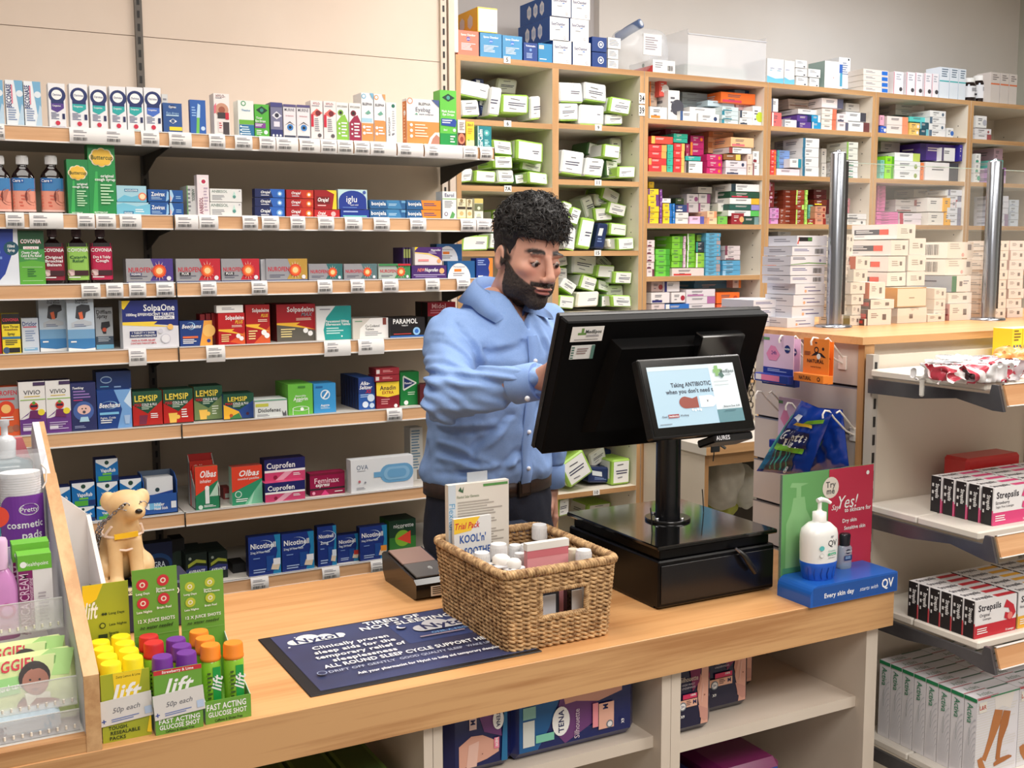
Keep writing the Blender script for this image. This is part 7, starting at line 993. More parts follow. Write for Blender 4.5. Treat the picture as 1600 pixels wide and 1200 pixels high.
q=onZ(1327,890,zt);t=thing('hand_gel_bottle','small clear hand gel bottle with black cap behind the pump bottle','bottle',(q.x,1.605,zt));b=MB();b.lathe([(0.015,0),(0.016,0.003),(0.016,0.042),(0.012,0.047)],mat((170,190,204),0.08,0,0.55),24,(0,0),1,0.6,3);F=Face(b,(-0.013,-0.0098,0.008),(1,0,0),(0,0,1),0.026,0.034,0.0003);F.draw([E(0.5,0.82,0.2,(26,34,60),0.14),T_('CUDERM',0.5,0.82,0.1,Wt,0.7),R(0.1,0.3,0.9,0.6,(30,60,110)),L(0.2,0.36,0.8,0.54,2,(170,200,230))]);b.build('bottle_body',t);b=MB();b.lathe([(0.0115,0.047),(0.0125,0.068),(0.010,0.071)],mat((16,18,30),0.3),24,(0,0),1,0.8);b.build('cap',t)
# ---------------------------------------------------------------- juice shot trays
LGN=(112,168,62);DK=(40,60,30);OLV=(168,178,46)
def shot(x,y,capc,lab,h=0.100,lb=True,grp=None):
    z=CZ+0.002;t=thing('juice_shot_bottle',lab,'bottle',(x,y,z),0,grp);r_=0.0145;b=MB();b.lathe([(r_*0.95,0),(r_,0.002),(r_,h*0.74),(r_*0.92,h*0.79),(r_*0.8,h*0.80)],mat((150,210,60),0.2)if lb else mat((190,180,60),0.2),20)
    F=Face(b,(-r_*0.7,-r_*0.99,0.006),(1,0,0),(0,0,1),r_*1.4,h*0.66,0.0005);F.draw([R(0.45,0,1,1,(30,160,70)),T_('lift',0.72,0.66,0.2,Wt,0.5,'bi',80),L(0.04,0.2,0.4,0.9,8,(60,90,30))]if lb else[]);b.build('bottle_body',t)
    b=MB();b.lathe([(r_*0.98,h*0.79),(r_*1.04,h*0.80),(r_*1.04,h*0.83),(r_*1.0,h*0.84),(r_*0.98,h*0.975),(r_*0.90,h)],mat(capc,0.45),24);b.build('cap',t)
ICO=lambda c:[x for(u,v)in((0.22,0.80),(0.68,0.83),(0.22,0.56),(0.68,0.59))for x in(E(u,v,0.075,c),E(u,v,0.035,(240,236,220)),E(u,v,0.02,c))]
def riser(c):return ICO(c)+[T_('Long Days',0.22,0.69,0.03,Wt,0.3),T_('Sports',0.62,0.73,0.03,Wt,0.22),T_('Performance',0.72,0.695,0.03,Wt,0.4),T_('Late Nights',0.24,0.45,0.03,Wt,0.34),T_('Brain Fuel',0.68,0.48,0.03,Wt,0.32),T_('12 X JUICE SHOTS',0.5,0.33,0.045,Wt,0.82),T_('no water needed',0.5,0.245,0.045,DK,0.74,'bi'),R(0,0.14,1,0.145,(150,190,110))]
LOGO=lambda u,v,s:[T_('lift',u,v,s,Wt,0.62,'biw')]
def tray(x0,x1,y0,y1,zf,zr,base,front,rise,lab,n):
    t=thing('display_tray',lab,'display tray',(0,0,0));z=CZ;th=0.0012;m=mat(base,0.45);w=x1-x0;b=MB()
    b.box(x0,x1,y0,y0+th,z,zf,m);Face(b,(x0,y0,z),(1,0,0),(0,0,1),w,zf-z).draw(front);b.build('front_panel',t)
    b=MB();b.box(x0,x1,y0+th,y1,z,z+th,m)
    for x in(x0,x1-th):b.prism([(y0+th,z),(y1,z),(y1,z+0.085),(y1-0.02,z+0.075),(y0+th,z+0.034)],0,x,x+th,mat((176,196,186),0.5))
    b.build('tray_body',t);b=MB();b.box(x0,x1,y1,y1+th,z,zr,m);Face(b,(x0,y1,z+0.082),(1,0,0),(0,0,1),w,zr-z-0.082).draw(rise);b.build('riser_card',t);return t
card=[T_('50p each',0.5,0.55,0.2,(110,110,120),0.6,'i'),T_('+',0.06,0.2,0.22,(60,80,160),0.1),L(0.2,0.06,0.8,0.22,2,(110,130,190)),R(0.84,0.12,0.98,0.42,(190,210,240))]
zr1=onY(160,912,1.712).z;zr2=onY(236,885,1.712).z;zr3=onY(318,890,1.712).z
tray(0.199,0.264,1.562,1.712,onY(198,1050,1.56).z,zr1,OLV,[PO((248,214,40),(0.25,1),(0.85,1),(0.72,0.55),(0.3,0.4)),T_('Zesty Lemon & Lime',0.56,0.94,0.035,(60,70,30),0.5,''),*LOGO(0.52,0.7,0.26),T_('TOUGH.',0.32,0.205,0.05,DK,0.4),T_('RESEALABLE',0.46,0.13,0.05,DK,0.8),T_('PACKS',0.3,0.055,0.05,DK,0.4),PO((248,214,40),(0.9,0.06),(1,0.04),(1,0.4))],
     [PO((250,210,30),(0,1),(0.45,1),(0.3,0.78),(0,0.66)),*[T_('lift',0.17,0.62,0.24,Wt,0.3,'biw')],T_('Long Days',0.72,0.54,0.035,DK,0.36),T_('Late Nights',0.74,0.37,0.035,DK,0.4),T_('Sports',0.64,0.24,0.035,DK,0.26),T_('Performance',0.76,0.195,0.035,DK,0.42),E(0.42,0.54,0.02,DK),E(0.48,0.54,0.02,DK),E(0.4,0.37,0.045,DK),E(0.4,0.37,0.03,OLV),R(0.3,0.18,0.5,0.24,DK),R(0,0.1,1,0.105,(200,206,100))],'olive-green card tray of yellow-capped tubs beside the oak display side',1)
tray(0.268,0.334,1.553,1.700,onY(280,1043,1.552).z,zr2,LGN,[R(0,0.93,1,1.0,(206,50,60)),T_('Strawberry & Lime',0.5,0.965,0.04,Wt,0.7),*LOGO(0.52,0.73,0.24),T_('FAST ACTING',0.5,0.2,0.07,Wt,0.86),T_('GLUCOSE SHOT',0.5,0.11,0.07,Wt,0.84),T_('Caffeine & Gluten Free',0.5,0.04,0.035,DK,0.6)],riser((206,50,60)),'green card tray with a red-topped front, middle of the three',2)
tray(0.338,0.404,1.556,1.700,CZ+0.034,zr3,LGN,[T_('FAST ACTING',0.46,0.72,0.26,Wt,0.86),T_('GLUCOSE SHOT',0.48,0.4,0.24,Wt,0.84),T_('Caffeine & Gluten Free',0.5,0.12,0.12,DK,0.6)],riser((190,200,60)),'low-fronted green card tray of orange-capped shots, rightmost',3)
for i,(cx,cz,rz)in enumerate(((0.232,CZ+0.045,0.0),(0.302,CZ+0.043,0.0))):
    b=MB();yy=1.5595 if i==0 else 1.5505;b.box(-0.036,0.034,0,0.0006,-0.018,0.018,mat((226,222,220),0.4));Face(b,(-0.036,0,-0.018),(1,0,0),(0,0,1),0.07,0.036).draw(card);o=b.build('price_card',None,('white handwritten price card on the olive-green tray','white handwritten price card on the red-topped green tray')[i],'price card',None,None,(cx,yy,cz));o.rotation_euler=(0,math.radians(-4),0)
k_=0
for i,(x,y)in enumerate([(0.216,1.580+0.033*j)for j in range(4)]+[(0.247,1.590+0.033*j)for j in range(4)]):shot(x,y,(250,226,30),'yellow-capped tub, %s from the front, %s column of the olive tray'%(NTH[i%4],'left' if i<4 else 'right'),0.105,False)
for i,(x,y,c)in enumerate(((0.285,1.640,(206,36,44)),(0.284,1.672,(206,36,44)),(0.2845,1.575,(112,46,150)),(0.318,1.607,(112,46,150)),(0.317,1.640,(112,46,150)),(0.318,1.575,(112,46,150)))):shot(x,y,c,('red-capped shot bottle in the middle tray, nearer one','red-capped shot bottle in the middle tray, further one','purple-capped shot bottle at the tray front beside red caps','purple-capped shot bottle second from the front, right column','purple-capped shot bottle furthest back','purple-capped shot bottle hidden behind the tray front')[i],0.104)
for i,(x,y)in enumerate(((0.355,1.587),(0.355,1.620),(0.354,1.655),(0.3865,1.580))):shot(x,y,(246,140,40),('orange-capped shot bottle, front of the left column in its tray','orange-capped shot bottle, second in the left column of its tray','orange-capped shot bottle, third in the left column of its tray','orange-capped shot bottle standing alone at the right')[i],0.105)
# ---------------------------------------------------------------- stepped display at the counter's left end
t=thing('counter_display_rack','sloping oak-sided counter display with clear stepped shelves, left end','display rack',(0,0,0))
b=MB();b.prism([(1.545,CZ),(1.545,1.055),(1.95,1.262),(2.10,1.33),(2.14,1.30),(2.14,CZ)],0,0.187,0.195,W_SIDE);b.prism([(1.545,CZ),(1.545,1.055),(1.95,1.262),(2.10,1.33),(2.14,1.30),(2.14,CZ)],0,0.176,0.187,mat((214,214,222),0.5));b.prism([(1.544,CZ),(1.544,1.057),(1.95,1.264),(1.95,1.260),(1.548,1.053),(1.548,CZ)],0,0.1755,0.1955,W_SIDE);b.build('side_panel',t)
b=MB();b.box(-0.40,0.176,1.545,1.565,CZ,CZ+0.022,W_FRONT);b.box(-0.40,0.176,1.565,2.13,CZ,CZ+0.02,mat((226,222,216),0.5));b.box(-0.40,0.176,2.13,2.14,CZ,1.28,mat((220,216,210),0.5));b.build('base_board',t)
ST=((1.575,CZ+0.022,0.030),(1.590,CZ+0.022+0.032,0.040),(1.72,1.075,0.045),(1.86,1.13,0.04))
for i,(y,z,h)in enumerate(ST):
    b=MB();b.box(-0.40,0.172,y,y+0.002,z,z+h,PLAS2);b.box(-0.40,0.172,y+0.002,y+0.12,z-0.002,z,PLAS2);b.box(-0.40,0.172,y-0.0005,y,z+h-0.0012,z+h,mat((230,232,232),0.15,0,0.8))
    for j in range(26):
        x=0.165-j*0.011;b.tube([(x,y-0.001,z+0.004),(x,y-0.001,z+0.009)],0.0016,mat((246,240,228),0.2),5)
    b.build('clear_shelf_front',t)
# wipes, rolls, bottles on the rack
def soft(x0,x1,y0,y1,z0,z1,c,art,lab,nm,cat,tilt=0,rz=0):
    w,h,d=x1-x0,z1-z0,y1-y0;mb=MB();mb.bbox(-w/2,w/2,0,d,0,h,mat(c,0.28),min(0.008,h*0.2));F=Face(mb,(-w/2,0,0),(1,0,0),(0,0,1),w,h,0.00025);F.draw(art);mb.v=[(x+0.0015*math.sin(90*z+x*40),y+0.0015*math.sin(60*x),z+0.0015*math.sin(70*x+2))for x,y,z in mb.v]
    o=mb.build(nm,None,lab,cat,None,None,((x0+x1)/2,y0,z0));o.rotation_euler=(tilt,0,rz);return o
soft(0.0,0.150,1.585,1.62,CZ+0.023,CZ+0.052,(196,214,226),[T_('Andrex',0.36,0.45,0.6,(40,60,96),0.46),T_('ULTIMATE',0.8,0.7,0.26,(120,190,220),0.3),T_('FRESH',0.78,0.34,0.34,(90,180,220),0.3),PO((150,190,170),(0,0),(0.15,0),(0.1,0.3))],'pale blue moist tissue packet lowest in the display rack','tissue_packet','wipes packet')
BABY=[R(0,0.42,0.42,0.66,(150,206,130)),T_('HUGGIES',0.33,0.82,0.15,(206,44,66),0.52),T_('natural care',0.3,0.53,0.09,Wt,0.3),PO((180,226,140),(0.62,0.9),(0.75,1),(1,0.95),(0.9,0.6),(0.66,0.62)),PO((120,170,90),(0.72,0.6),(0.78,0.9),(0.8,0.9),(0.75,0.6)),PO((110,70,60),(0.38,0.3),(0.44,0.36),(0.52,0.2),(0.46,0.1),(0.36,0.2)),PO((150,96,80),(0.36,0.26),(0.48,0.34),(0.66,0.34),(0.8,0.28),(0.8,0.16),(0.7,0.2),(0.5,0.14),(0.4,0.14)),PO((240,238,220),(0.48,0.08),(0.46,0.4),(0.6,0.42),(0.72,0.4),(0.7,0.08)),E(0.57,0.62,0.2,(40,28,26),0.22),E(0.58,0.55,0.17,(164,108,90),0.19),E(0.53,0.58,0.015,BK),E(0.62,0.58,0.015,BK),PO((120,60,60),(0.53,0.46),(0.62,0.46),(0.58,0.43)),T_('HUGGIES',0.2,0.06,0.08,(190,60,60),0.4)]
for i,(px,yt,yb,Y,lb)in enumerate(((126,1022,1128,1.607,'pale green baby wipes pack with a baby, front one'),(112,998,1104,1.650,'pale green baby wipes pack behind the front one'))):
    x1=onY(px,1080,Y).x;z0=onY(60,yb,Y).z;soft(x1-0.13,x1,Y,Y+0.03,z0,z0+0.098,(214,230,160),BABY,lb,'baby_wipes_pack','wipes packet',math.radians(-24))
def rl(px0,px1,pyt,pyb,Y):return onY(px0,(pyt+pyb)/2,Y).x,onY(px1,(pyt+pyb)/2,Y).x,onY((px0+px1)/2,pyb,Y).z,onY((px0+px1)/2,pyt,Y).z
for i,(a,c,yt,Y)in enumerate(((30,83,866,1.745),(22,80,848,1.785))):
    x0,x1,z0,z1=rl(a,c,yt,985,Y);z0=max(z0,1.05);w=x1-x0;h=z1-z0
    pack_mesh(w,h,0.032,(236,232,234),[R(0,0.8,1,1,(112,190,60)),T_('Healthpoint',0.55,0.88,0.05,Wt,0.7,''),E(0.16,0.88,0.04,Wt),R(0,0,0.42,0.8,(130,26,100)),T_('ARNICA CREAM',0.15,0.36,0.14,(226,196,220),0.8,'',90),T_('relieves and moisturising',0.34,0.4,0.05,(226,196,220),0.6,'',90),L(0.56,0.1,0.9,0.5,9,(190,180,190))],[R(0,0.8,1,1,(90,170,50))],topcol=mat((110,186,60))).build('arnica_cream_box',None,('white, green and purple cream box, front one in the rack','white, green and purple cream box behind the front one')[i],'cream box',None,None,((x0+x1)/2,Y,z0))
x0,x1,z0,z1=rl(6,72,745,900,1.88);t=thing('cosmetic_pads_bag','clear drawstring bag of cotton pads with a purple panel','cotton pads',((x0+x1)/2,1.93,z0));w=x1-x0;h=z1-z0;b=MB();b.lathe([(w/2,0),(w/2,h)],mat((238,236,240),0.9),32,(0,0),1,0.8)
for k in range(int(h/0.004)):b.lathe([(w/2+0.0006,k*0.004),(w/2+0.0006,k*0.004+0.0022)],mat((232,230,236),0.9),32,(0,0),1,0.8,caps=False)
b.build('cotton_pads',t)
b=MB();F=Face(b,(0,0,0),(1,0,0),(0,0,1),w,h,0.0003);F.P=lambda u,v:(w*0.53*math.sin((u-0.5)*2.4)/math.sin(1.2),-w*0.43*math.cos((u-0.5)*2.4)-0.001-F.k*0.0003,h*v)
n=16
for i in range(n):
    t0,t1=i/n,(i+1)/n;tp=lambda u:min(0.78,0.62+0.35*math.sqrt(max(0,u)))if u<0.3 else 0.78
    b.add([F.P(t0,0),F.P(t1,0),F.P(t1,tp(t1)),F.P(t0,tp(t0))],[(0,1,2,3)],(122,56,160))
F.draw([E(0.62,0.64,0.075,Wt,0.06),E(0.62,0.64,0.07,(122,56,160),0.052),T_('Pretty',0.62,0.64,0.05,Wt,0.34,''),T_('cosmetic',0.54,0.49,0.07,Wt,0.72),T_('pads',0.66,0.38,0.08,Wt,0.4),L(0.5,0.3,0.8,0.32,1,(200,170,220))]);b.build('printed_panel',t)
b=MB();b.lathe([(w*0.52,h*0.95),(w*0.56,h*1.05),(w*0.66,h*1.16),(w*0.62,h*1.2)],PLAS,28,(0,0),1,0.6,4,caps=False);b.tube([(w*0.5,-w*0.3,h*1.08),(w*0.62,-w*0.32,h*1.02),(w*0.6,-w*0.36,h*0.9),(w*0.5,-w*0.42,h*0.84)],0.0014,mat((240,228,220),0.5),6);b.build('bag_top',t)
x0,x1,z0,z1=rl(-28,30,846,985,1.74);t=thing('pink_lotion_bottle','translucent pink lotion bottle at the left frame edge','bottle',((x0+x1)/2,1.76,1.06));r_=(x1-x0)/2;h=z1-1.06;b=MB();b.lathe([(r_*0.95,0),(r_,0.004),(r_,h*0.5),(r_*0.8,h*0.62),(r_*0.5,h*0.7)],mat((222,150,214),0.15,0,0.9),32,(0,0),1,0.7,3);F=Face(b,(-r_*0.7,-r_*0.72,h*0.05),(1,0,0),(0,0,1),r_*1.4,h*0.4);F.draw([E(0.7,0.6,0.2,(196,60,150)),E(0.7,0.6,0.13,(222,150,214)),L(0.3,0.1,0.95,0.25,2,(200,90,170))]);b.build('bottle_body',t);b=MB();b.lathe([(r_*0.52,h*0.7),(r_*0.55,h*0.97),(r_*0.48,h)],mat((230,190,226),0.3),24);b.build('cap',t)
x0,x1,z0,z1=rl(-30,55,725,770,2.04);t=thing('hand_wash_pump_bottle','clear pump bottle of teal gel behind the cotton pads','pump bottle',((x0+x1)/2,2.07,1.15));r_=(x1-x0)/2;h=z1-1.15;b=MB();b.lathe([(r_,0),(r_,h*0.9),(r_*0.85,h),(r_*0.4,h*1.06)],mat((56,104,116),0.1,0,0.85),32,(0,0),1,0.6,3.5);b.build('bottle_body',t);b=MB();b.lathe([(r_*0.38,h*1.06),(r_*0.42,h*1.3),(r_*0.3,h*1.36),(r_*0.13,h*1.38),(r_*0.13,h*1.5),(r_*0.2,h*1.52),(r_*0.2,h*1.6)],mat((226,230,236),0.2,0,0.8),24);b.build('pump',t)
x0,x1,z0,z1=rl(22,46,684,730,2.10);b=MB();b.prism([(x0,z0-0.1),(x1+0.012,z0-0.1),(x1+0.006,z0),(x1-0.01,z1),(x0,z1)],1,2.10,2.115,mat((226,120,130),0.3));Face(b,(x0,2.10,z0-0.1),(1,0,0),(0,0,1),x1-x0,0.13).draw([E(0.7,0.8,0.1,(40,60,60),0.1)]);b.build('pink_sachet',None,'pink sachet with small dark emblem standing behind the pump bottle','sachet')
x0,x1,z0,z1=rl(-40,3,780,930,1.84);b=MB();b.bbox(x0,x1,1.84,1.87,1.135,z1,mat((60,130,150),0.3),0.004);Face(b,(x0,1.84,1.135),(1,0,0),(0,0,1),x1-x0,z1-1.135).draw([E(0.9,0.75,0.14,(226,70,50)),R(0.8,0,1,0.3,(190,210,220))]);b.build('teal_pouch',None,'teal and red pouch only just inside the left frame edge','pouch')
# white leaflet file beside the rack
t=thing('leaflet_file','white slanted leaflet file with black straps inside, right of the display rack','leaflet file',(0,0,0));FW_=mat((236,230,226),0.5)
b=MB();b.prism([(1.84,CZ),(1.84,1.0),(1.93,1.066),(2.085,1.156),(2.095,1.156),(2.095,CZ)],0,0.256,0.263,FW_);b.prism([(1.84,CZ),(1.84,1.03),(1.93,1.12),(2.085,1.205),(2.095,1.205),(2.095,CZ)],0,0.204,0.208,mat((216,216,226),0.5));b.prism([(0.208,CZ),(0.256,CZ),(0.256,1.160),(0.208,1.203)],1,2.087,2.095,FW_);b.box(0.208,0.256,1.84,2.087,CZ,CZ+0.004,FW_);b.build('file_body',t)
b=MB();
for i in range(4):b.tube([(0.220+0.008*i,1.90+0.03*i,CZ+0.012),(0.220+0.008*i,1.91+0.03*i,1.0),(0.228+0.005*i,1.93+0.02*i,1.05-0.015*i),(0.235,1.97,CZ+0.02)],0.005,mat((24,24,28),0.2),8)
b.build('black_strap',None,'coiled glossy black straps inside the white leaflet file','strap')
# ---------------------------------------------------------------- dog charity figure
DG=noisy('resin_dog',(228,198,150),(208,172,122),16,0.5,0.25,60);qd=onZ(195,943,CZ);dx,dy=0.312,2.06
t=thing('guide_dog_figure','cream resin puppy collecting figure with yellow harness on the counter','dog figure',(dx,dy,CZ+0.0855));t.rotation_euler=(0,0,math.radians(0));t.scale=(1.06,1.06,1.0)
def dogf(X,Y,Z):  # sits facing the customer, head turned slightly right
    E_=lambda c,r:ell(X,Y,Z,c,r);C_=lambda a,b_,ra,rb:cap(X,Y,Z,a,b_,ra,rb)
    d=E_((0,0.018,0.050),(0.036,0.034,0.052));d=smin(d,E_((0.0,0.0,0.085),(0.031,0.028,0.030)),0.014)
    d=smin(d,C_((0.0,-0.002,0.10),(0.004,-0.010,0.128),0.024,0.022),0.012)
    hd=E_((0.006,-0.014,0.143),(0.032,0.029,0.026));hd=smin(hd,E_((0.016,-0.042,0.134),(0.016,0.020,0.0145)),0.012)
    d=smin(d,hd,0.010)
    for s in(-1,1):
        d=smin(d,E_((0.006+s*0.028,-0.006,0.150),(0.012,0.009,0.017)),0.006)
        d=smin(d,C_((s*0.016,-0.020,0.075),(s*0.017,-0.034,0.012),0.0125,0.0105),0.008);d=smin(d,E_((s*0.018,-0.042,0.008),(0.0125,0.016,0.009)),0.006)
        d=smin(d,E_((s*0.034,0.004,0.024),(0.017,0.028,0.024)),0.010);d=smin(d,E_((s*0.040,-0.024,0.007),(0.012,0.018,0.008)),0.006)
    d=smin(d,C_((0.03,0.045,0.008),(0.045,0.02,0.006),0.007,0.005),0.006)
    d=smax(d,-C_((0.018,-0.064,0.124),(0.010,-0.052,0.121),0.0016,0.0012),0.003)
    return np.maximum(d,-Z)
V,Q=nets(dogf,(-0.06,-0.075,-0.004),(0.06,0.065,0.176),0.0022);link('dog_body',netmesh('dog_body',V,Q,[DG]),t)
b=MB()
for s in(-1,1):b.lathe([(0.001,-0.0035),(0.0034,-0.001),(0.0036,0.001),(0.002,0.0035)],mat((28,20,18),0.1),12);b.v[-48-0:]=b.v[-48:]
b=MB()
def ball(b,c,r,m,n=12,sc=(1,1,1)):
    prof=[(r*math.sin(a)+1e-5,-r*math.cos(a))for a in np.linspace(0,math.pi,n)];k=len(b.v);b.lathe(prof,m,n*2,caps=False);b.v[k:]=[(c[0]+x*sc[0],c[1]+y*sc[1],c[2]+z*sc[2])for x,y,z in b.v[k:]]
ball(b,(0.001,-0.0395,0.1475),0.0042,mat((30,20,18),0.1));ball(b,(0.024,-0.0365,0.1475),0.0042,mat((30,20,18),0.1));b.build('eye',t)
b=MB();ball(b,(0.018,-0.0625,0.139),0.0050,mat((24,18,18),0.25),sc=(1.2,0.8,0.9));b.build('nose',t)
WH=mat((244,226,214),0.5);YH=mat((248,200,40),0.45);b=MB()
ring=[(0.0335*math.cos(a),0.0+0.034*math.sin(a)+0.002,0.090+0.003*math.sin(a))for a in np.linspace(0,2*math.pi,25)]
b.tube(ring,0.0026,WH,6);b.tube([(-0.021,-0.028,0.108),(-0.028,-0.018,0.095),(-0.030,-0.016,0.088)],0.0026,WH,6);b.tube([(0.026,-0.026,0.108),(0.030,-0.018,0.095),(0.030,-0.016,0.088)],0.0026,WH,6)
b.prism([(-0.018,0.0855),(0.020,0.0875),(0.020,0.0965),(-0.018,0.0945)],1,-0.0355,-0.031,YH);b.tube([(-0.012,-0.031,0.0655),(0,-0.034,0.064),(0.012,-0.031,0.0655)],0.0022,WH,6);b.build('harness',t)
b=MB();GM=mat((150,150,156),0.25,1)
for cx in(0.0,0.028):b.tube([(cx+0.0065*math.cos(a),-0.047+0.001*math.sin(a),0.146+0.0065*math.sin(a))for a in np.linspace(0,2*math.pi,17)],0.0008,GM,5)
chain(b,[(-0.007,-0.047,0.146),(-0.022,-0.036,0.130),(-0.034,-0.02,0.112),(-0.040,-0.01,0.088),(-0.042,-0.008,0.06)],GM,0.0011,0.009);chain(b,[(-0.024,-0.036,0.128),(-0.038,-0.014,0.112),(-0.046,-0.006,0.082),(-0.046,-0.004,0.055)],GM,0.0011,0.009);b.build('spectacles_on_chain',None,'wire spectacles on a chain hung over the puppy figure\'s muzzle','spectacles',None,None,(dx,dy,CZ+0.0855)).scale=(1.06,1.06,1.0)
t=thing('charity_box_base','navy collecting box base with white lettering beneath the puppy figure','collecting box',(dx,dy,CZ));b=MB();b.bbox(-0.056,0.112,-0.048,0.056,0,0.085,mat((28,36,66),0.35),0.004);Face(b,(-0.056,-0.048,0.04),(1,0,0),(0,0,1),0.168,0.045).draw([R(0.12,0.68,0.62,0.98,(236,230,200)),T_('We also accept',0.36,0.82,0.16,(30,30,40),0.44),T_('DOGS',0.9,0.62,0.3,Wt,0.2)]);b.build('box_body',t)
# ---------------------------------------------------------------- packs on the shelves under the counter front
SKIN_P=(222,166,146);TN=(26,34,92)
def bagpack(x0,x1,z0,z1,y0,d,c,art,lab,rot=0):
    w,h=x1-x0,z1-z0;mb=MB();mb.bbox(-w/2-0.004,w/2+0.004,0,d,0.0005,h-0.001,mat(c,0.22),0.015);F=Face(mb,(-w/2+0.012,0,0.016),(1,0,0),(0,0,1),w-0.024,h-0.032,0.0003);F.draw(art)
    o=mb.build('underwear_pack',None,lab,'pack',None,None,((x0+x1)/2,y0,z0));o.rotation_euler=(0,rot,0);return o
def TORSO(k):
    ed=[(k+0.05+0.055*math.cos((q-0.1)*7.5),q)for q in np.linspace(0,1,14)]
    return[PO(SKIN_P,*ed,(1,1),(1,0)),PO((206,150,136),*[(k+0.02+0.05*math.cos((q-0.1)*7.5),q)for q in np.linspace(0.12,0.34,5)],(1,0.24),(1,0.06),(k+0.2,0.04)),PO((228,180,164),(k+0.1,0.38),(k+0.14,0.7),(k+0.17,0.7),(k+0.13,0.38)),E(k+0.2,0.5,0.012,(120,70,60)),PO((200,140,120),(k+0.02,0.95),(k+0.1,0.8),(k+0.0,0.5),(k-0.04,0.62))]
SIL_=lambda:[PO((118,24,74),(0.4,1),(0.75,1),(0.7,0.75),(0.5,0.6)),T_('Silhouette',0.38,0.84,0.085,(214,196,180),0.56,''),T_('HIGH WAIST',0.36,0.745,0.035,(190,180,190),0.4,''),T_('UNDERWEAR',0.36,0.69,0.035,(190,180,190),0.42,''),R(0.18,0.5,0.62,0.58,(214,50,96)),T_('100%',0.5,0.555,0.035,Wt,0.2),R(0,0.36,0.62,0.49,(236,182,156)),T_('M',0.54,0.435,0.07,TN,0.12),L(0.28,0.38,0.46,0.47,3,(110,80,80)),E(0.16,0.39,0.075,(120,130,140)),E(0.16,0.39,0.055,(240,236,236)),T_('3+',0.16,0.39,0.045,TN,0.1),T_('X9',0.15,0.22,0.045,Wt,0.12)]
bagpack(1.194,1.292,0.7245,0.868,1.60,0.14,(28,26,58),TORSO(0.68)+SIL_(),'dark underwear pack with a torso picture beside the middle upright');bagpack(1.305,1.425,0.7245,0.872,1.65,0.14,(28,26,58),TORSO(0.72)+SIL_(),'dark underwear pack with a torso picture, second from the middle upright');bagpack(1.435,1.50,0.7245,0.866,1.72,0.12,(34,28,52),TORSO(0.1),'underwear pack furthest right and furthest back on the upper under-counter shelf')
TE=lambda u,v,s,rot=90:[E(u,v,0.17*s,Wt,0.17*s),T_('TENA',u,v,0.1*s,TN,0.34,'b',rot)]
bagpack(0.865,1.118,0.749,0.87,1.605,0.16,(24,34,96),[PO((26,92,150),(0.0,1),(0.36,1),(0.26,0.4),(0.16,0),(0,0)),PO((110,60,120),(0.36,1),(0.7,0.8),(0.66,0.3),(0.4,0.0),(0.3,0.3)),PO(SKIN_P,(0.38,1),(0.92,1),(0.92,0.84),(0.7,0.72),(0.5,0.82),(0.4,0.8)),R(0.03,0.1,0.13,0.62,(216,220,216)),R(0.03,0.66,0.14,0.9,(140,190,180)),R(0.14,0.14,0.3,0.3,(130,206,180)),E(0.36,0.48,0.2,Wt,0.3),T_('TENA',0.36,0.48,0.12,TN,0.46,'b',90),T_('Silhouette',0.5,0.36,0.12,(220,200,214),0.6,'',90),R(0.7,0.12,0.84,0.66,(236,182,160)),T_('M',0.76,0.58,0.12,TN,0.1,'b',90),E(0.8,0.2,0.08,(120,130,140)),E(0.8,0.2,0.055,(236,232,232)),T_('X9',0.92,0.2,0.07,Wt,0.1,'b',90),R(0.64,0.2,0.69,0.7,(240,150,160))],'navy and blue pack lying sideways, right of the other on the middle shelf')
bagpack(0.742,0.862,0.749,0.868,1.60,0.16,(24,30,84),[PO(SKIN_P,(0.06,0),(0.06,0.46),(0.3,0.62),(0.52,0.6),(0.84,0.4),(0.84,0.2),(0.6,0.1)),PO((232,190,176),(0.2,0),(0.25,0.45),(0.45,0.5),(0.4,0.0)),PO((110,60,120),(0.45,1),(0.85,1),(0.9,0.5),(0.55,0.66)),R(0.26,0.75,0.4,1,(230,200,196)),T_('M',0.33,0.9,0.1,TN,0.1,'b',-90),R(0.74,0.28,0.84,0.5,(240,130,160)),T_('NEW',0.79,0.4,0.06,Wt,0.18,'b',-90),PO((30,110,160),(0.88,0),(1,0),(1,1),(0.94,1),(0.9,0.5)),E(0.82,0.86,0.12,Wt,0.2),T_('TENA',0.82,0.86,0.08,TN,0.3,'b',-90),E(0.5,0.24,0.012,(90,50,40))],'navy pack with a torso picture lying sideways, left end of the middle shelf')
b=MB();b.bbox(0.715,0.740,1.62,1.76,0.749,0.868,mat((200,190,180),0.5),0.002);b.build('pale_carton',None,'pale carton standing against the upright left of the torso packs','carton')
bagpack(1.325,1.468,0.46,0.628,1.60,0.16,(110,28,80),[R(0,0.75,1,1,(30,76,160)),E(0.55,0.7,0.13,Wt,0.09),T_('TENA',0.55,0.7,0.07,TN,0.32),R(0.8,0.5,1,0.66,(226,60,100)),T_('NEW',0.9,0.58,0.05,Wt,0.16),PO((160,200,70),(0.3,1),(0.36,1),(0.42,0.82),(0.34,0.78))],'rounded maroon and blue pack on the lower shelf, right of two');bagpack(1.194,1.318,0.46,0.605,1.60,0.16,(30,40,110),[R(0.2,0.8,0.8,1,(216,220,214)),R(0.7,0.84,0.9,1,(150,190,90))],'rounded navy pack with white label on the lower shelf, left of two')
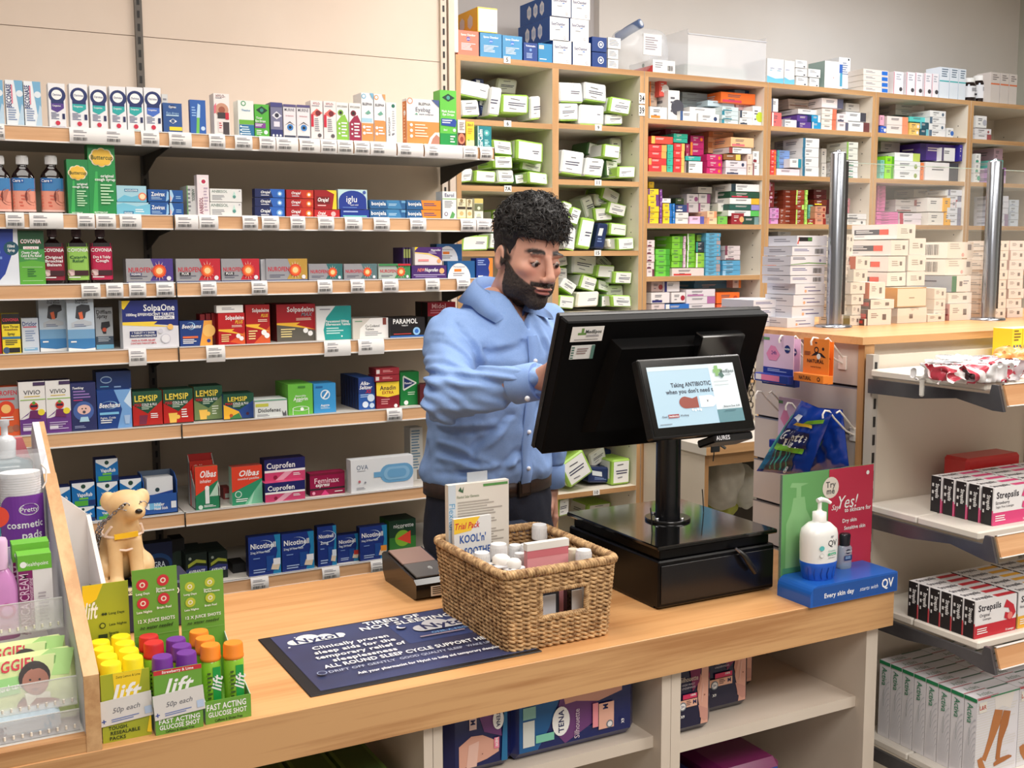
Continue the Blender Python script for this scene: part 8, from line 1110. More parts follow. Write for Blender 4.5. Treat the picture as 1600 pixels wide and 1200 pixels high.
for i,(a,c,d0)in enumerate(((0.43,0.50,1.64),(0.508,0.575,1.635),(0.582,0.648,1.62))):
    bagz=0.778;pack_mesh(c-a,bagz-0.66,0.16,(104,140,66),[R(0.25,0.2,0.7,0.7,(214,216,214)),L(0.28,0.3,0.66,0.64,3,(60,70,130)),R(0.6,0.1,0.75,1,(200,206,190))],(),[R(0.1,0.1,0.9,0.9,(80,110,56))]).build('green_carton',None,'green carton on the left under-counter shelf, %s'%('leftmost of the three','middle of the three','rightmost of the three, nearest the upright')[i],'carton',None,None,((a+c)/2,d0,0.6603))
# ---------------------------------------------------------------- hooks and hanging goods on the slatted panel
def hook(px,py,lab):
    p=onX(px,py,1.69);z=p.z;m=mat((238,232,224),0.35);b=MB();b.tube([(1.776,p.y,z-0.062),(1.75,p.y,z-0.05),(1.715,p.y,z-0.020),(1.70,p.y,z-0.004),(1.688,p.y,z-0.002),(1.682,p.y,z-0.010),(1.683,p.y,z-0.018)],0.0022,m,8);b.tube([(1.776,p.y,z-0.050),(1.735,p.y-0.008,z-0.016),(1.722,p.y-0.008,z-0.004),(1.713,p.y-0.008,z-0.008)],0.0022,m,8)
    b.bbox(1.7725,1.7765,p.y-0.012,p.y+0.012,z-0.075,z-0.045,m,0.001);b.build('display_hook',None,lab,'hook');return p
# lip balm cards hang facing the aisle end (-X)
def xcard(X,y_l,y_r,z0,z1,c,art,nm,lab,boxc,boxart,cat='lip balm',extra=None):
    t=thing(nm,lab,cat,(0,0,0));w=y_l-y_r;b=MB();b.box(X,X+0.0015,y_r,y_l,z0,z1,mat(c,0.4));Face(b,(X,y_l,z0),(0,-1,0),(0,0,1),w,z1-z0).draw(art);b.build('hanging_card',t)
    b=MB();b.bbox(X-0.016,X+0.0,y_r-0.002,y_l+0.012,z0-0.018,z0,mat(boxc,0.4),0.001);Face(b,(X-0.016,y_l+0.012,z0-0.018),(0,-1,0),(0,0,1),w+0.014,0.018,0.0002).draw(boxart);b.build('stick_box',t)
    return t
pn=onX(1192,560,1.69)
for i,(X,yl,yr,z1,z0)in enumerate(((1.692,onX(1193,560,1.692).y,onX(1240,560,1.692).y,onX(1215,523,1.692).z,onX(1218,585,1.692).z),(1.716,onX(1205,560,1.716).y,onX(1250,560,1.716).y,onX(1230,528,1.716).z,onX(1230,590,1.716).z))):
    xcard(X,yl,yr,z0,z1,(230,196,222),[R(0,0,1,0.16,(30,50,140)),L(0.15,0.04,0.8,0.12,2,(180,190,230)),R(0.0,0.85,0.2,0.92,(110,160,100)),E(0.55,0.86,0.05,(120,110,120),0.03),PO((232,140,180),(0.1,0.5),(0.25,0.72),(0.4,0.7),(0.56,0.5),(0.45,0.34),(0.2,0.34)),T_('24h',0.36,0.54,0.09,(90,60,130),0.28),E(0.8,0.66,0.1,(20,40,110)),T_('NIVEA',0.8,0.66,0.045,Wt,0.2)],'lip_balm_card',('pink and navy lip balm card on a hook, front one','pink and navy lip balm card hanging behind its twin')[i],(30,56,150),[R(0.05,0.2,0.75,0.9,(236,130,170)),R(0.05,0.2,0.22,0.9,(236,232,236))])
for i,(X,a,c)in enumerate(((1.692,1255,1295),(1.716,1266,1302))):
    xcard(X,onX(a,560,X).y,onX(c,560,X).y,onX(1275,584,X).z,onX(1275,529+i*3,X).z,(240,136,50),[E(0.5,0.88,0.05,(90,60,40),0.025),E(0.52,0.68,0.09,(40,24,20)),E(0.52,0.68,0.055,(240,136,50)),E(0.78,0.72,0.045,(40,24,20)),PO((40,24,20),(0.32,0.5),(0.5,0.62),(0.72,0.6),(0.9,0.48),(0.8,0.48),(0.6,0.55)),E(0.62,0.5,0.08,(236,232,230)),T_('NATURAL',0.5,0.36,0.1,(40,24,20),0.92),T_('essential lip balm',0.52,0.2,0.04,(60,36,24),0.6),L(0.06,0.5,0.34,0.62,3,(120,60,30))],'lip_balm_card',('orange lip balm card on a hook, front one','orange lip balm card hanging behind its twin')[i],(240,136,50),[T_('NATURAL',0.4,0.5,0.5,(40,24,20),0.4),E(0.85,0.5,0.25,(60,36,24)),E(0.85,0.5,0.14,(240,136,50))])
hook(1222,523,'white wire hook carrying the pink lip balm cards');hook(1272,526,'white wire hook carrying the orange lip balm cards');hook(1185,610,'empty white wire hook next to the monitor edge');hook(1232,628,'white wire hook above the pink card beside the razors');hook(1290,640,'white wire hook carrying the blue razor bags')
X=1.735;xcard(X,onX(1216,660,X).y,onX(1250,660,X).y,onX(1232,690,X).z,onX(1232,622,X).z,(230,200,224),[R(0.0,0.85,0.2,0.92,(110,160,100)),PO((232,140,180),(0.1,0.5),(0.25,0.72),(0.4,0.7),(0.56,0.5),(0.3,0.34))],'lip_balm_card','pink card hanging low behind the blue razor bag',(30,56,150),[])
# razor bags: blue film pouches hanging one behind the other
def pouch(corn,X,d,lab,art,top):
    P=[onX(px,py,X+dx_)for px,py,dx_ in corn];b=MB();n=14;O=P[0];BLF=mat((28,66,168),0.16,0,None,None,None,0.6);fr=[];bk=[]
    for j in range(n+1):
        for i in range(n+1):
            u,v=i/n,j/n;p=P[0]*(1-u)*(1-v)+P[1]*u*(1-v)+P[2]*u*v+P[3]*(1-u)*v;bul=d*(math.sin(math.pi*u)*math.sin(math.pi*v))**0.5;wr=0.004*math.sin(19*u+7*v)*math.sin(math.pi*u)*math.sin(math.pi*v)+0.003*math.sin(31*v-9*u)*math.sin(math.pi*u)
            fr.append(p+Vector((-bul-wr,0,0)));bk.append(p+Vector((bul*0.4+0.001,0,0)))
    q=lambda i,j:j*(n+1)+i;fs=[(q(i,j),q(i+1,j),q(i+1,j+1),q(i,j+1))for j in range(n)for i in range(n)];m=(n+1)**2
    b.add(fr+bk,fs,BLF,True);b.add(fr+bk,[tuple(m+k for k in reversed(f))for f in fs],BLF,True)
    F=Face(b,P[0],(0,-1,0),(0,0,1),0.12,0.12,0.0006)
    def PP(u,v):p=P[0]*(1-u)*(1-v)+P[1]*u*(1-v)+P[2]*u*v+P[3]*(1-u)*v;bul=d*max(0,math.sin(math.pi*u)*math.sin(math.pi*v))**0.5;wr=0.004*math.sin(19*u+7*v)*math.sin(math.pi*u)*math.sin(math.pi*v)+0.003*math.sin(31*v-9*u)*math.sin(math.pi*u);return tuple(p+Vector((-bul-wr-0.0012-F.k*0.0003,0,0)))
    F.P=PP
    def sub(it):
        if it[0]=='p' and len(it[1])==4:
            a_,b_,c_,d_=it[1];F.k+=1;nn=8;L1=lambda p,q_,s:(p[0]+(q_[0]-p[0])*s,p[1]+(q_[1]-p[1])*s)
            for j in range(nn):
                for i in range(nn):b.add([F.P(*L1(L1(a_,b_,u),L1(d_,c_,u),v))for u,v in((i/nn,j/nn),((i+1)/nn,j/nn),((i+1)/nn,(j+1)/nn),(i/nn,(j+1)/nn))],[(0,1,2,3)],it[2],True)
        else:F.draw([it])
    for it in art:sub(it)
    return b.build('razor_bag',None,lab,'razor bag')
pouch([(1262,742,0),(1326,728,0),(1316,640,0),(1268,636,0)],1.745,0.014,'blue razor bag hanging behind the front one',[PO((130,200,60),(0.4,0.6),(0.5,0.7),(0.48,0.5),(0.36,0.3))],0)
pouch([(1182,736,0),(1262,744,0),(1300,646,0),(1252,626,0)],1.70,0.016,'blue razor bag with green band and white lettering, front one',[PO((30,110,150),(0.03,0.04),(0.3,0.06),(0.25,0.6),(0.04,0.6)),PO((60,170,170),(0.02,0.3),(0.09,0.3),(0.10,0.85),(0.04,0.8)),PO((60,70,84),(0.16,0.04),(0.72,0.06),(0.68,0.34),(0.2,0.34)),*[PO((70,190,170),(0.26+0.1*k_,0.06),(0.29+0.1*k_,0.06),(0.29+0.1*k_,0.36),(0.26+0.1*k_,0.36))for k_ in range(4)],PO((130,206,60),(0.14,0.36),(0.8,0.34),(0.8,0.42),(0.14,0.44)),PO((18,30,90),(0.18,0.44),(0.85,0.42),(0.8,0.66),(0.2,0.66)),T_('Gillette',0.48,0.58,0.13,Wt,0.6,'bi'),T_('Blue II',0.52,0.475,0.10,Wt,0.4,'b'),T_('8',0.62,0.08,0.10,Wt,0.1),PO((130,200,60),(0.5,0.74),(0.95,0.84),(0.95,0.9),(0.6,0.82)),PO((250,206,70),(0.3,0.72),(0.8,0.74),(0.75,0.78),(0.4,0.77)),PO((226,232,246),(0.2,0.8),(0.45,0.78),(0.4,0.86),(0.24,0.86))],0)
# ---------------------------------------------------------------- goods on the right-hand display shelves
def lozenge(z,ys,xs,name,c2,texts,lab,n0,w=0.118,h=0.074,d=0.027):
    FR=[R(0,0,1,0.34,c2),T_('Strepsils',0.34,0.8,0.17,(40,36,50),0.6),T_(texts[0],0.22,0.6,0.085,(80,76,86),0.36,''),T_(texts[1],0.28,0.49,0.06,(80,76,86),0.44,''),L(0.05,0.08,0.42,0.26,3,Wt),PO(c2,(0.74,0.9),(0.92,0.72),(0.98,0.5),(0.86,0.3),(0.7,0.4),(0.72,0.56),(0.86,0.5),(0.8,0.66),(0.68,0.7)),E(0.84,0.44,0.1,(236,130,120)),T_('16 Lozenges',0.84,0.08,0.06,Wt,0.2)]
    LF=[R(0,0,0.9,1,BK),R(0.9,0,1,0.4,c2),L(0.1,0.2,0.3,0.8,3,(220,220,220)),T_('Strepsils',0.6,0.6,0.3,Wt,0.4,'b',-90),R(0.75,0.9,0.85,0.94,Wt)];o0=None
    for j,x in enumerate(xs):
        for i,y in enumerate(ys):
            lb='%s, %s from the front, %s column'%(lab,NTH[i],NTH[j])
            if o0 is None:o=o0=pack_mesh(w,h,d,(238,236,238),FR,LF,[R(0.55,0.1,1,0.6,c2),T_('Strepsils',0.28,0.5,0.5,(80,76,86),0.4)]).build('lozenge_box',None,lb,'lozenge box')
            else:o=o0.copy();COL.objects.link(o);o['label']=lb
            o.location=(x+w/2,y,z+0.0005)
lozenge(1.092,[1.417+0.0308*i for i in range(5)],(1.822,1.944,2.066),'a',(222,72,130),('Strawberry','Sugar Free Lozenges'),'pink and white lozenge box',0)
lozenge(0.879,[1.402+0.0275*i for i in range(6)],(1.766,),'b',(200,40,56),('Original','Lozenges'),'red and white lozenge box',0,d=0.026)
lozenge(0.879,[1.402+0.0275*i for i in range(6)],(1.890,2.014),'c',(240,180,60),('Honey & Lemon','Lozenges'),'yellow and white lozenge box',0,d=0.026)
b=MB();b.bbox(1.95,2.12,1.585,1.65,1.0925,1.185,mat((200,50,50),0.3),0.006);b.build('red_packet',None,'red packet behind the pink lozenge boxes at the right edge','packet')
def limb(c,pts):
    L1,R1=[],[]
    for i,(x,y,r_)in enumerate(pts):
        p,q=pts[max(i-1,0)],pts[min(i+1,len(pts)-1)];dx,dy=(q[0]-p[0])*0.73,q[1]-p[1];n=math.hypot(dx,dy);L1.append((x-dy/n*r_,y+dx/n*r_*0.73));R1.append((x+dy/n*r_,y-dx/n*r_*0.73))
    return PO(c,*L1,*R1[::-1])
LEG=[L(0,0.04,1,0.98,30,(226,222,220)),PO((238,232,228),(0.4,1),(0.9,1),(0.8,0.78),(0.6,0.84),(0.44,0.8)),limb((190,122,70),[(0.52,0.80,.10),(0.47,0.66,.11),(0.36,0.46,.075),(0.26,0.30,.055),(0.2,0.22,.06)]),limb((190,122,70),[(0.10,0.26,.05),(0.14,0.18,.06),(0.22,0.09,.05),(0.32,0.055,.03),(0.38,0.05,.012)]),limb((180,112,62),[(0.72,0.76,.09),(0.66,0.6,.10),(0.58,0.42,.06),(0.55,0.28,.05),(0.54,0.18,.055)]),limb((180,112,62),[(0.45,0.125,.03),(0.55,0.15,.05),(0.68,0.16,.045),(0.80,0.17,.035),(0.88,0.165,.012)]),R(0.04,0.82,0.22,0.95,(240,236,226)),T_('L&R',0.13,0.885,0.05,(190,60,50),0.16),R(0,0.985,0.3,1,(196,40,56)),R(0.3,0.985,1,1,(40,140,90))]
SPN=[PO((206,206,214),*[(1.0-0.9*math.cos(a)*k,0.05+0.75*math.sin(a)*k)for a in np.linspace(0,1.5,9)],*[(1.0-0.9*math.cos(a)*(k-0.02),0.05+0.75*math.sin(a)*(k-0.02))for a in np.linspace(1.5,0,9)])for k in(0.25,0.35,0.45,0.55,0.65,0.75,0.85,0.95)]+[R(0,0.955,1,1,(30,130,80)),T_('Activa',0.5,0.8,0.5*0.16,(30,130,90),0.24,'',-90),L(0.46,0.4,0.54,0.62,12,(170,180,180))]
o0=None
for j in range(3):
    for i in range(8):
        lb='white stocking box with green top line, %s from the front, %s column'%(NTH[i],NTH[j]);w=0.122
        if o0 is None:o=o0=pack_mesh(w,0.166,0.0295,(232,230,236),LEG,SPN,[T_('Activa',0.3,0.5,0.5,(140,160,150),0.3,''),R(0,0,0.5,0.06,(196,60,70)),R(0.5,0.88,1,1,(70,110,90))]).build('stocking_box',None,lb,'stocking box')
        else:o=o0.copy();COL.objects.link(o);o['label']=lb
        o.location=(1.842+j*0.1235,1.400+i*0.0312,0.5905)
# snack bags and yellow cartons on the top display shelf
def bagfilm(nt,b):
    N=nt.nodes.new;Lk=nt.links.new;tc=N('ShaderNodeTexCoord');wv=N('ShaderNodeTexWave');wv.inputs['Scale'].default_value=14;wv.bands_direction='DIAGONAL';wv.inputs['Distortion'].default_value=1.2;Lk(tc.outputs['Object'],wv.inputs['Vector'])
    cr=N('ShaderNodeValToRGB');cr.color_ramp.interpolation='CONSTANT';e=cr.color_ramp.elements;e[0].position=0;e[0].color=(lin(238),lin(234),lin(234),1);e[1].position=0.52;e[1].color=(lin(196),lin(66),lin(84),1);Lk(wv.outputs['Fac'],cr.inputs[0]);Lk(cr.outputs[0],b.inputs['Base Color']);b.inputs['Roughness'].default_value=0.3
STRP=nodemat('striped_film',bagfilm);WFM=mat((236,236,238),0.25,0.1);ORG=noisy('orange_film',(240,150,60),(226,170,110),20,0.35)
for i,(px,py,rx,ry,rz,m,lab,rzz)in enumerate(((1483,576,.050,.035,.014,WFM,'crumpled plain silver-white snack bag, leftmost on the top shelf',0.2),(1520,583,.050,.030,.015,STRP,'red and white striped snack bag in front, nearest the shelf edge',-0.3),(1505,563,.055,.030,.013,WFM,'white snack bag lying on the pile\'s back left',-0.5),(1556,575,.055,.035,.018,STRP,'red and white striped snack bag in the middle of the pile',0.3),(1590,582,.050,.035,.016,WFM,'white snack bag at the right edge of the pile',0.1),(1596,562,.045,.045,.020,ORG,'orange snack bag at the back right of the pile',0.0))):
    p=onZ(px,py,1.398);o=blob('snack_bag',(min(p.x,2.24),max(p.y,1.425),1.379+rz),(rx,ry,rz),m,40+i,lab,'snack bag',None,0.010,48,3.0,0.003,1.3785);o.rotation_euler=(0,0,rzz)
for i in range(3):pack_mesh(0.032,0.075,0.05,(246,214,50),[R(0.1,0.1,0.9,0.3,(190,180,110)),*[R(0.12+0.3*k_,0.36,0.3+0.3*k_,0.52,(90,90,130))for k_ in range(3)],L(0.15,0.6,0.85,0.95,4,(120,90,30))],(),(),(),None,mat((246,240,180))).build('yellow_carton',None,'small yellow carton standing on the top display shelf, %s'%('leftmost','second','third')[i],'carton',None,None,(onY(1588,560,1.62).x+0.034*i,1.62,1.3785))
# ================================================================ the man behind the counter
def skinm(nt,b):
    N=nt.nodes.new;Lk=nt.links.new;a=N('ShaderNodeVertexColor');a.layer_name='tint';Lk(a.outputs['Color'],b.inputs['Base Color']);b.inputs['Roughness'].default_value=0.52;b.inputs['Subsurface Weight'].default_value=0.12;b.inputs['Subsurface Radius'].default_value=(0.01,0.004,0.002);b.inputs['Subsurface Scale'].default_value=0.5
SKIN=nodemat('skin',skinm);HAIR=noisy('black_hair',(30,25,24),(12,10,10),260,0.55,0.8,500);SHIRT=noisy('blue_chambray',(142,174,226),(128,162,218),420,0.75,0.35,900);_nt=SHIRT.node_tree;_n=_nt.nodes.new('ShaderNodeTexNoise');_n.inputs['Scale'].default_value=10;_n.inputs['Detail'].default_value=2;_n.inputs['Distortion'].default_value=0.5;_tc=_nt.nodes.new('ShaderNodeTexCoord');_nt.links.new(_tc.outputs['Object'],_n.inputs['Vector']);_b=_nt.nodes.new('ShaderNodeBump');_b.inputs['Strength'].default_value=0.5;_b.inputs['Distance'].default_value=0.02
_nt.links.new(_n.outputs['Fac'],_b.inputs['Height']);_o=[n for n in _nt.nodes if n.type=='BUMP' and n!=_b][0];_nt.links.new(_b.outputs[0],_o.inputs['Normal']);NAVY=noisy('navy_trousers',(24,30,50),(18,23,40),300,0.8,0.3,700)
fA=math.radians(15);FB=np.array([math.sin(fA),-math.cos(fA),0]);LB=np.array([math.cos(fA),math.sin(fA),0]);MC=np.array([1.265,2.475,0.0])
man=thing('person','dark-haired bearded man in a light blue shirt reaching to the till monitor','person',(MC[0],MC[1],0))
loc_=lambda X,Y:((X-MC[0])*LB[0]+(Y-MC[1])*LB[1],(X-MC[0])*FB[0]+(Y-MC[1])*FB[1])
def toworld(a,f,z):return MC+LB*a+FB*f+np.array([0,0,z])
ZL=np.array([0.90,1.0,1.06,1.12,1.20,1.30,1.37,1.42,1.46,1.495,1.53,1.57]);WL=np.array([0.170,0.168,0.164,0.163,0.166,0.176,0.180,0.172,0.136,0.088,0.062,0.050]);DL=np.array([0.125,0.122,0.118,0.12,0.122,0.124,0.120,0.112,0.094,0.074,0.060,0.050]);CL=np.array([0.0,0.0,0.0,0.005,0.012,0.025,0.035,0.038,0.04,0.04,0.042,0.045])
def torso(X,Y,Z,g=0.0):
    a,f=loc_(X,Y);w_=np.interp(Z,ZL,WL)+g;d_=np.interp(Z,ZL,DL)+g;c=np.interp(Z,ZL,CL);k=(np.abs(a/w_)**2.3+np.abs((f-c)/d_)**2.3)**(1/2.3);return smax((k-1)*np.minimum(w_,d_),Z-1.54,0.02)
v=lambda p:np.array(p,float)
RS=v(onY(707,520,2.43));RE=v(onY(700,622,2.25));RW=v(onY(846,594,2.045));LS=toworld(0.175,0.03,1.435);LE=toworld(0.235,-0.02,1.17);LW_=v(onY(857,762,2.56))
RW2=RE+(RW-RE)*0.93;LW2=LE+(LW_-LE)*0.93;NB=toworld(0.0,0.035,1.47)
CRE=[]
for x0,y0,x1,y1,Yc,am in((721,518,733,567,2.36,.008),(688,560,727,579,2.28,.007),(680,575,723,584,2.26,.007),(664,596,715,590,2.24,.006),(755,583,794,591,2.12,.006),(684,643,762,634,2.18,.005),(731,606,790,611,2.12,.005),(668,681,727,713,2.40,.008),(676,668,754,658,2.38,.007),(782,655,743,705,2.36,.007),(672,709,723,729,2.40,.007),(829,509,845,556,2.38,.007),(743,540,790,532,2.36,.005),(798,713,774,738,2.36,.007),(700,735,790,722,2.36,.006),(690,530,705,575,2.36,.006)):
    p,q=onY(x0,y0,Yc),onY(x1,y1,Yc);CRE.append((loc_(p.x,p.y)[0],p.z,loc_(q.x,q.y)[0],q.z,am))
def creases(X,Y,Z):
    a,f0=loc_(X,Y);n=0
    for x0,z0,x1,z1,am in CRE:
        dx,dz=x1-x0,z1-z0;L2=dx*dx+dz*dz;t_=np.clip(((a-x0)*dx+(Z-z0)*dz)/L2,0,1);sd_=((a-x0)*dz-(Z-z0)*dx)/math.sqrt(L2);d=np.hypot(a-x0-t_*dx,Z-z0-t_*dz);n=n-am*np.exp(-(d/0.009)**2)*np.sin(np.pi*(0.1+0.8*t_))+am*0.75*np.exp(-((d-0.015)/0.008)**2)*(sd_>0)
    return n*np.clip(f0/0.03,0,1)
def fold(X,Y,Z):
    n=0.006*vnoise(X*14+Z*9,Y*14,Z*20-X*12,5)+0.0025*vnoise(X*34,Y*34+Z*12,Z*40+X*22,8);q=(X*0.75+Z*1.0-Y*0.3)*46+3.2*vnoise(X*9,Y*9,Z*9,12);n+=0.010*(0.5+0.5*np.sin(q))**3*np.clip(vnoise(X*6,Y*6,Z*7,21)+0.5,0,1);q=(X*0.9-Z*0.8)*60+3*vnoise(X*11,Y*11,Z*11,15);n+=0.005*(0.5+0.5*np.sin(q))**4*np.clip(vnoise(X*7+4,Y*7,Z*7,25)+0.3,0,1)
    e=np.exp(-(((X-RE[0])**2+(Y-RE[1])**2+(Z-RE[2])**2)/0.010));n+=e*0.0045*np.sin((Z*1.2+X*0.6-Y*0.3)*150+2*vnoise(X*20,Y*20,Z*20,3));wv=np.exp(-((Z-1.09)/0.03)**2);return n+wv*0.0045*vnoise(X*45,Y*45,Z*18,9)
def sleeves(X,Y,Z,g=0.0):
    d=cap(X,Y,Z,RS,RE,0.062+g,0.055+g);d=smin(d,cap(X,Y,Z,RE,RW2,0.056+g,0.037+g),0.03);d2=smin(cap(X,Y,Z,LS,LE,0.060+g,0.052+g),cap(X,Y,Z,LE,LW2,0.052+g,0.040+g),0.03);return d,d2
HS=0.935;HC=v(onY(824,404,2.375));hy=math.radians(6);hp=math.radians(10);hF=v([math.sin(hy)*math.cos(hp),-math.cos(hy)*math.cos(hp),-math.sin(hp)]);hL=v([math.cos(hy),math.sin(hy),0]);rl_=math.radians(4);hU=np.cross(hL,hF)*-1
if hU[2]<0:hU=-hU
hL,hU=hL*math.cos(rl_)-hU*math.sin(rl_),hU*math.cos(rl_)+hL*math.sin(rl_)
hw=lambda l,f,u:HC+(hL*l+hF*f+hU*u)*HS
def shirt(X,Y,Z):
    f0=fold(X,Y,Z)+creases(X,Y,Z);t=torso(X,Y,Z,0.006+0.010*np.exp(-((Z-1.085)/0.035)**2));a,b2=sleeves(X,Y,Z);d=smin(smin(t,a,0.035),b2,0.03)+f0
    d=smax(d,1.058-Z,0.006);d=smax(d,-cap(X,Y,Z,NB-v([0,0,.03])+FB*0.01,hw(0,-0.02,-0.08),0.058,0.062),0.006)
    la,lf=loc_(X,Y);return smax(d,-(np.maximum(np.abs(la-0.004)-(Z-1.435)*0.42,0.07-lf)),0.004)
V,Q=nets(shirt,(0.90,1.95,1.03),(1.62,2.70,1.58),0.0048);link('shirt',netmesh('shirt',V,Q,[SHIRT]),man)
# head
def head(L_,F_,U_):
    e=lambda c,r:ell(L_,F_,U_,c,r);aL=np.abs(L_);es=lambda c,r:ell(aL,F_,U_,c,r)
    d=e((0,-0.012,0.030),(0.077,0.096,0.092));d=smin(d,e((0,0.026,-0.040),(0.062,0.066,0.072)),0.03);d=smin(d,e((0,0.066,-0.100),(0.026,0.024,0.020)),0.022);d=smin(d,es((0.050,0.010,-0.070),(0.018,0.040,0.028)),0.025)
    d=smin(d,es((0.043,0.058,-0.018),(0.020,0.020,0.014)),0.02);d=smin(d,es((0.028,0.081,0.024),(0.026,0.009,0.007)),0.012)
    d=smax(d,-es((0.032,0.102,0.004),(0.021,0.018,0.014)),0.012)
    d=smin(d,es((0.032,0.0745,0.003),(0.0150,0.0142,0.0125)),0.003);d=smax(d,-es((0.0325,0.094,-0.0022),(0.0122,0.016,0.0024)),0.0012)
    n=cap(L_,F_,U_,(0,0.092,0.014),(0,0.110,-0.028),0.0080,0.0110);n=smin(n,e((0,0.111,-0.034),(0.0125,0.011,0.010)),0.006);n=smin(n,es((0.0125,0.103,-0.038),(0.0075,0.010,0.0075)),0.005);d=smin(d,n,0.009);d=smax(d,-es((0.0065,0.107,-0.0465),(0.0035,0.006,0.003)),0.002)
    d=smin(d,e((0,0.093,-0.062),(0.024,0.012,0.0055)),0.005);d=smin(d,e((0,0.091,-0.0735),(0.019,0.011,0.0055)),0.005);d=smax(d,-e((0,0.105,-0.0675),(0.024,0.012,0.0012)),0.002)
    ea=es((0.079,-0.012-0.0,-0.004),(0.0085,0.019,0.031));ea=smax(ea,-es((0.088,-0.008,0.000),(0.007,0.0105,0.019)),0.004);ea=smin(ea,es((0.078,0.0,-0.010),(0.005,0.006,0.009)),0.004);d=smin(d,ea,0.005)
    return smin(d,cap(L_,F_,U_,(0,-0.022,-0.05),(0,-0.085,-0.185),0.055,0.060),0.02)
def beardmask(L_,F_,U_):
    m=np.maximum(U_+0.74*(F_-0.020)+0.013,0.004-F_-np.clip(U_+0.03,0,1)*0.2);m=np.maximum(m,-0.128-U_+0.3*F_*0);mo=np.maximum(np.maximum(np.abs(U_+0.0535-0.05*np.abs(L_))-0.0055,np.abs(L_)-0.036),0.07-F_);m=np.minimum(m,mo)
    return np.maximum(m,-ell(L_,F_,U_,(0,0.1,-0.0685),(0.025,0.04,0.0095)))
def place(V):return HC+(V[:,:1]*hL+V[:,1:2]*hF+V[:,2:3]*hU)*HS
lo,hi=(-0.1,-0.17,-0.25),(0.1,0.135,0.135)
Vh,Qh=nets(head,lo,hi,0.0021);L_,F_,U_=Vh.T;col=np.tile(v([206,154,132]),(len(Vh),1));nz=vnoise(L_*30,F_*30,U_*30,2)[:,None]*6;col+=nz
red=np.exp(-(((np.abs(L_)-0.04)/0.02)**2+((U_+0.02)/0.02)**2))[:,None]*(F_>0.04)[:,None];col+=red*v([4,-8,-8]);bm=np.clip(-beardmask(L_,F_,U_)/0.004+0.6,0,1)[:,None]*0.82;col=col*(1-bm)+v([52,40,36])*bm
lip=(ell(L_,F_,U_,(0,0.1,-0.0685),(0.023,0.04,0.0095))<0)&(F_>0.07);col[lip]=v([178,112,102]);aL=np.abs(L_)
br=np.exp(-(((U_-0.0265-0.004*np.cos((aL-0.03)*70))/0.0052)**2))*(1+0.5*vnoise(L_*300,F_*100,U_*300,6))*np.clip((aL-0.010)/0.004,0,1)*np.clip((0.056-aL)/0.012,0,1)*(F_>0.05);br=np.clip(br[:,None]*1.3,0,.93);col=col*(1-br)+v([26,20,20])*br;ey=np.exp(-(((aL-0.032)/0.017)**2+((U_-0.003)/0.010)**2))[:,None]*(F_>0.06)[:,None]*0.25;col=col*(1-ey)+v([110,66,56])*ey
la_=(ell(aL,F_,U_,(0.0325,0.09,-0.0005),(0.0150,0.03,0.0050))<0)&(U_>-0.0022)&(F_>0.07);col[la_]=v([58,36,32]);sd=np.clip((0.03+0.012*vnoise(L_*60,F_*60,U_*60,4)-F_)/0.02,0,1)*np.clip((U_+0.025-F_*0.2)/0.02,0,1)*(aL<0.079);sd=sd[:,None]*0.9;col=col*(1-sd)+v([34,28,26])*sd
Vw=place(Vh)
def hand(W,d,s,bend,th):
    d=d/np.linalg.norm(d);s=s-d*(s@d);s/=np.linalg.norm(s);n=np.cross(d,s);pt=lambda a,b,c:W+d*a+s*b+n*c
    def fn(X,Y,Z):
        r=cap(X,Y,Z,pt(-0.07,0,0),pt(0.0,0,0),0.028,0.024);q=cap(X,Y,Z,pt(0.02,-0.018,0),pt(0.075,-0.026,0),0.016,0.012)
        for b in(-0.006,0.008,0.022):q=smin(q,cap(X,Y,Z,pt(0.015,b*0.8,0),pt(0.082,b*1.1,0),0.015,0.011),0.012)
        r=smin(r,q,0.018)
        for b,l,bb in((-0.029,0.058,1.2),(-0.0095,0.072,1.05),(0.010,0.076,1.0),(0.029,0.068,bend)):
            a1=0.3*bb;p0=pt(0.080,b,0);p1=p0+(d*math.cos(a1)+n*math.sin(a1))*l*0.5;a2=a1+0.55*bb;p2=p1+(d*math.cos(a2)+n*math.sin(a2))*l*0.3;a3=a2+0.4*bb;p3=p2+(d*math.cos(a3)+n*math.sin(a3))*l*0.24
            r=smin(r,smin(smin(cap(X,Y,Z,p0,p1,0.0092,0.0085),cap(X,Y,Z,p1,p2,0.0085,0.008),0.003),cap(X,Y,Z,p2,p3,0.0078,0.0068),0.003),0.0035)
        t0=pt(0.022,0.022,0.004);t1=t0+d*0.030+s*0.026+n*th;t2=t1+d*0.030+s*0.010+n*th;return smin(r,smin(cap(X,Y,Z,t0,t1,0.014,0.0105),cap(X,Y,Z,t1,t2,0.010,0.0085),0.004),0.008)
    m=0.24;c=W+d*0.05;return nets(fn,c-0.14,c+0.14,0.003)
Vr,Qr=hand(RW,v([0.40,-0.55,0.10]),v([-0.4,-0.1,0.9]),0.25,0.008);Vl,Ql=hand(LW_,v([0.05,-0.2,-1.0]),v([-0.3,-0.9,0.1]),1.2,0.01)
core=lambda X,Y,Z:np.minimum(torso(X,Y,Z,-0.02),np.minimum(*sleeves(X,Y,Z,-0.026)))
Vc,Qc=nets(core,(0.90,1.95,0.95),(1.62,2.70,1.58),0.011)
VV,QQ,o_=[],[],0
for a_,b_ in((Vw,Qh),(Vr,Qr),(Vl,Ql),(Vc,Qc)):VV.append(a_);QQ.append(b_+o_);o_+=len(a_)
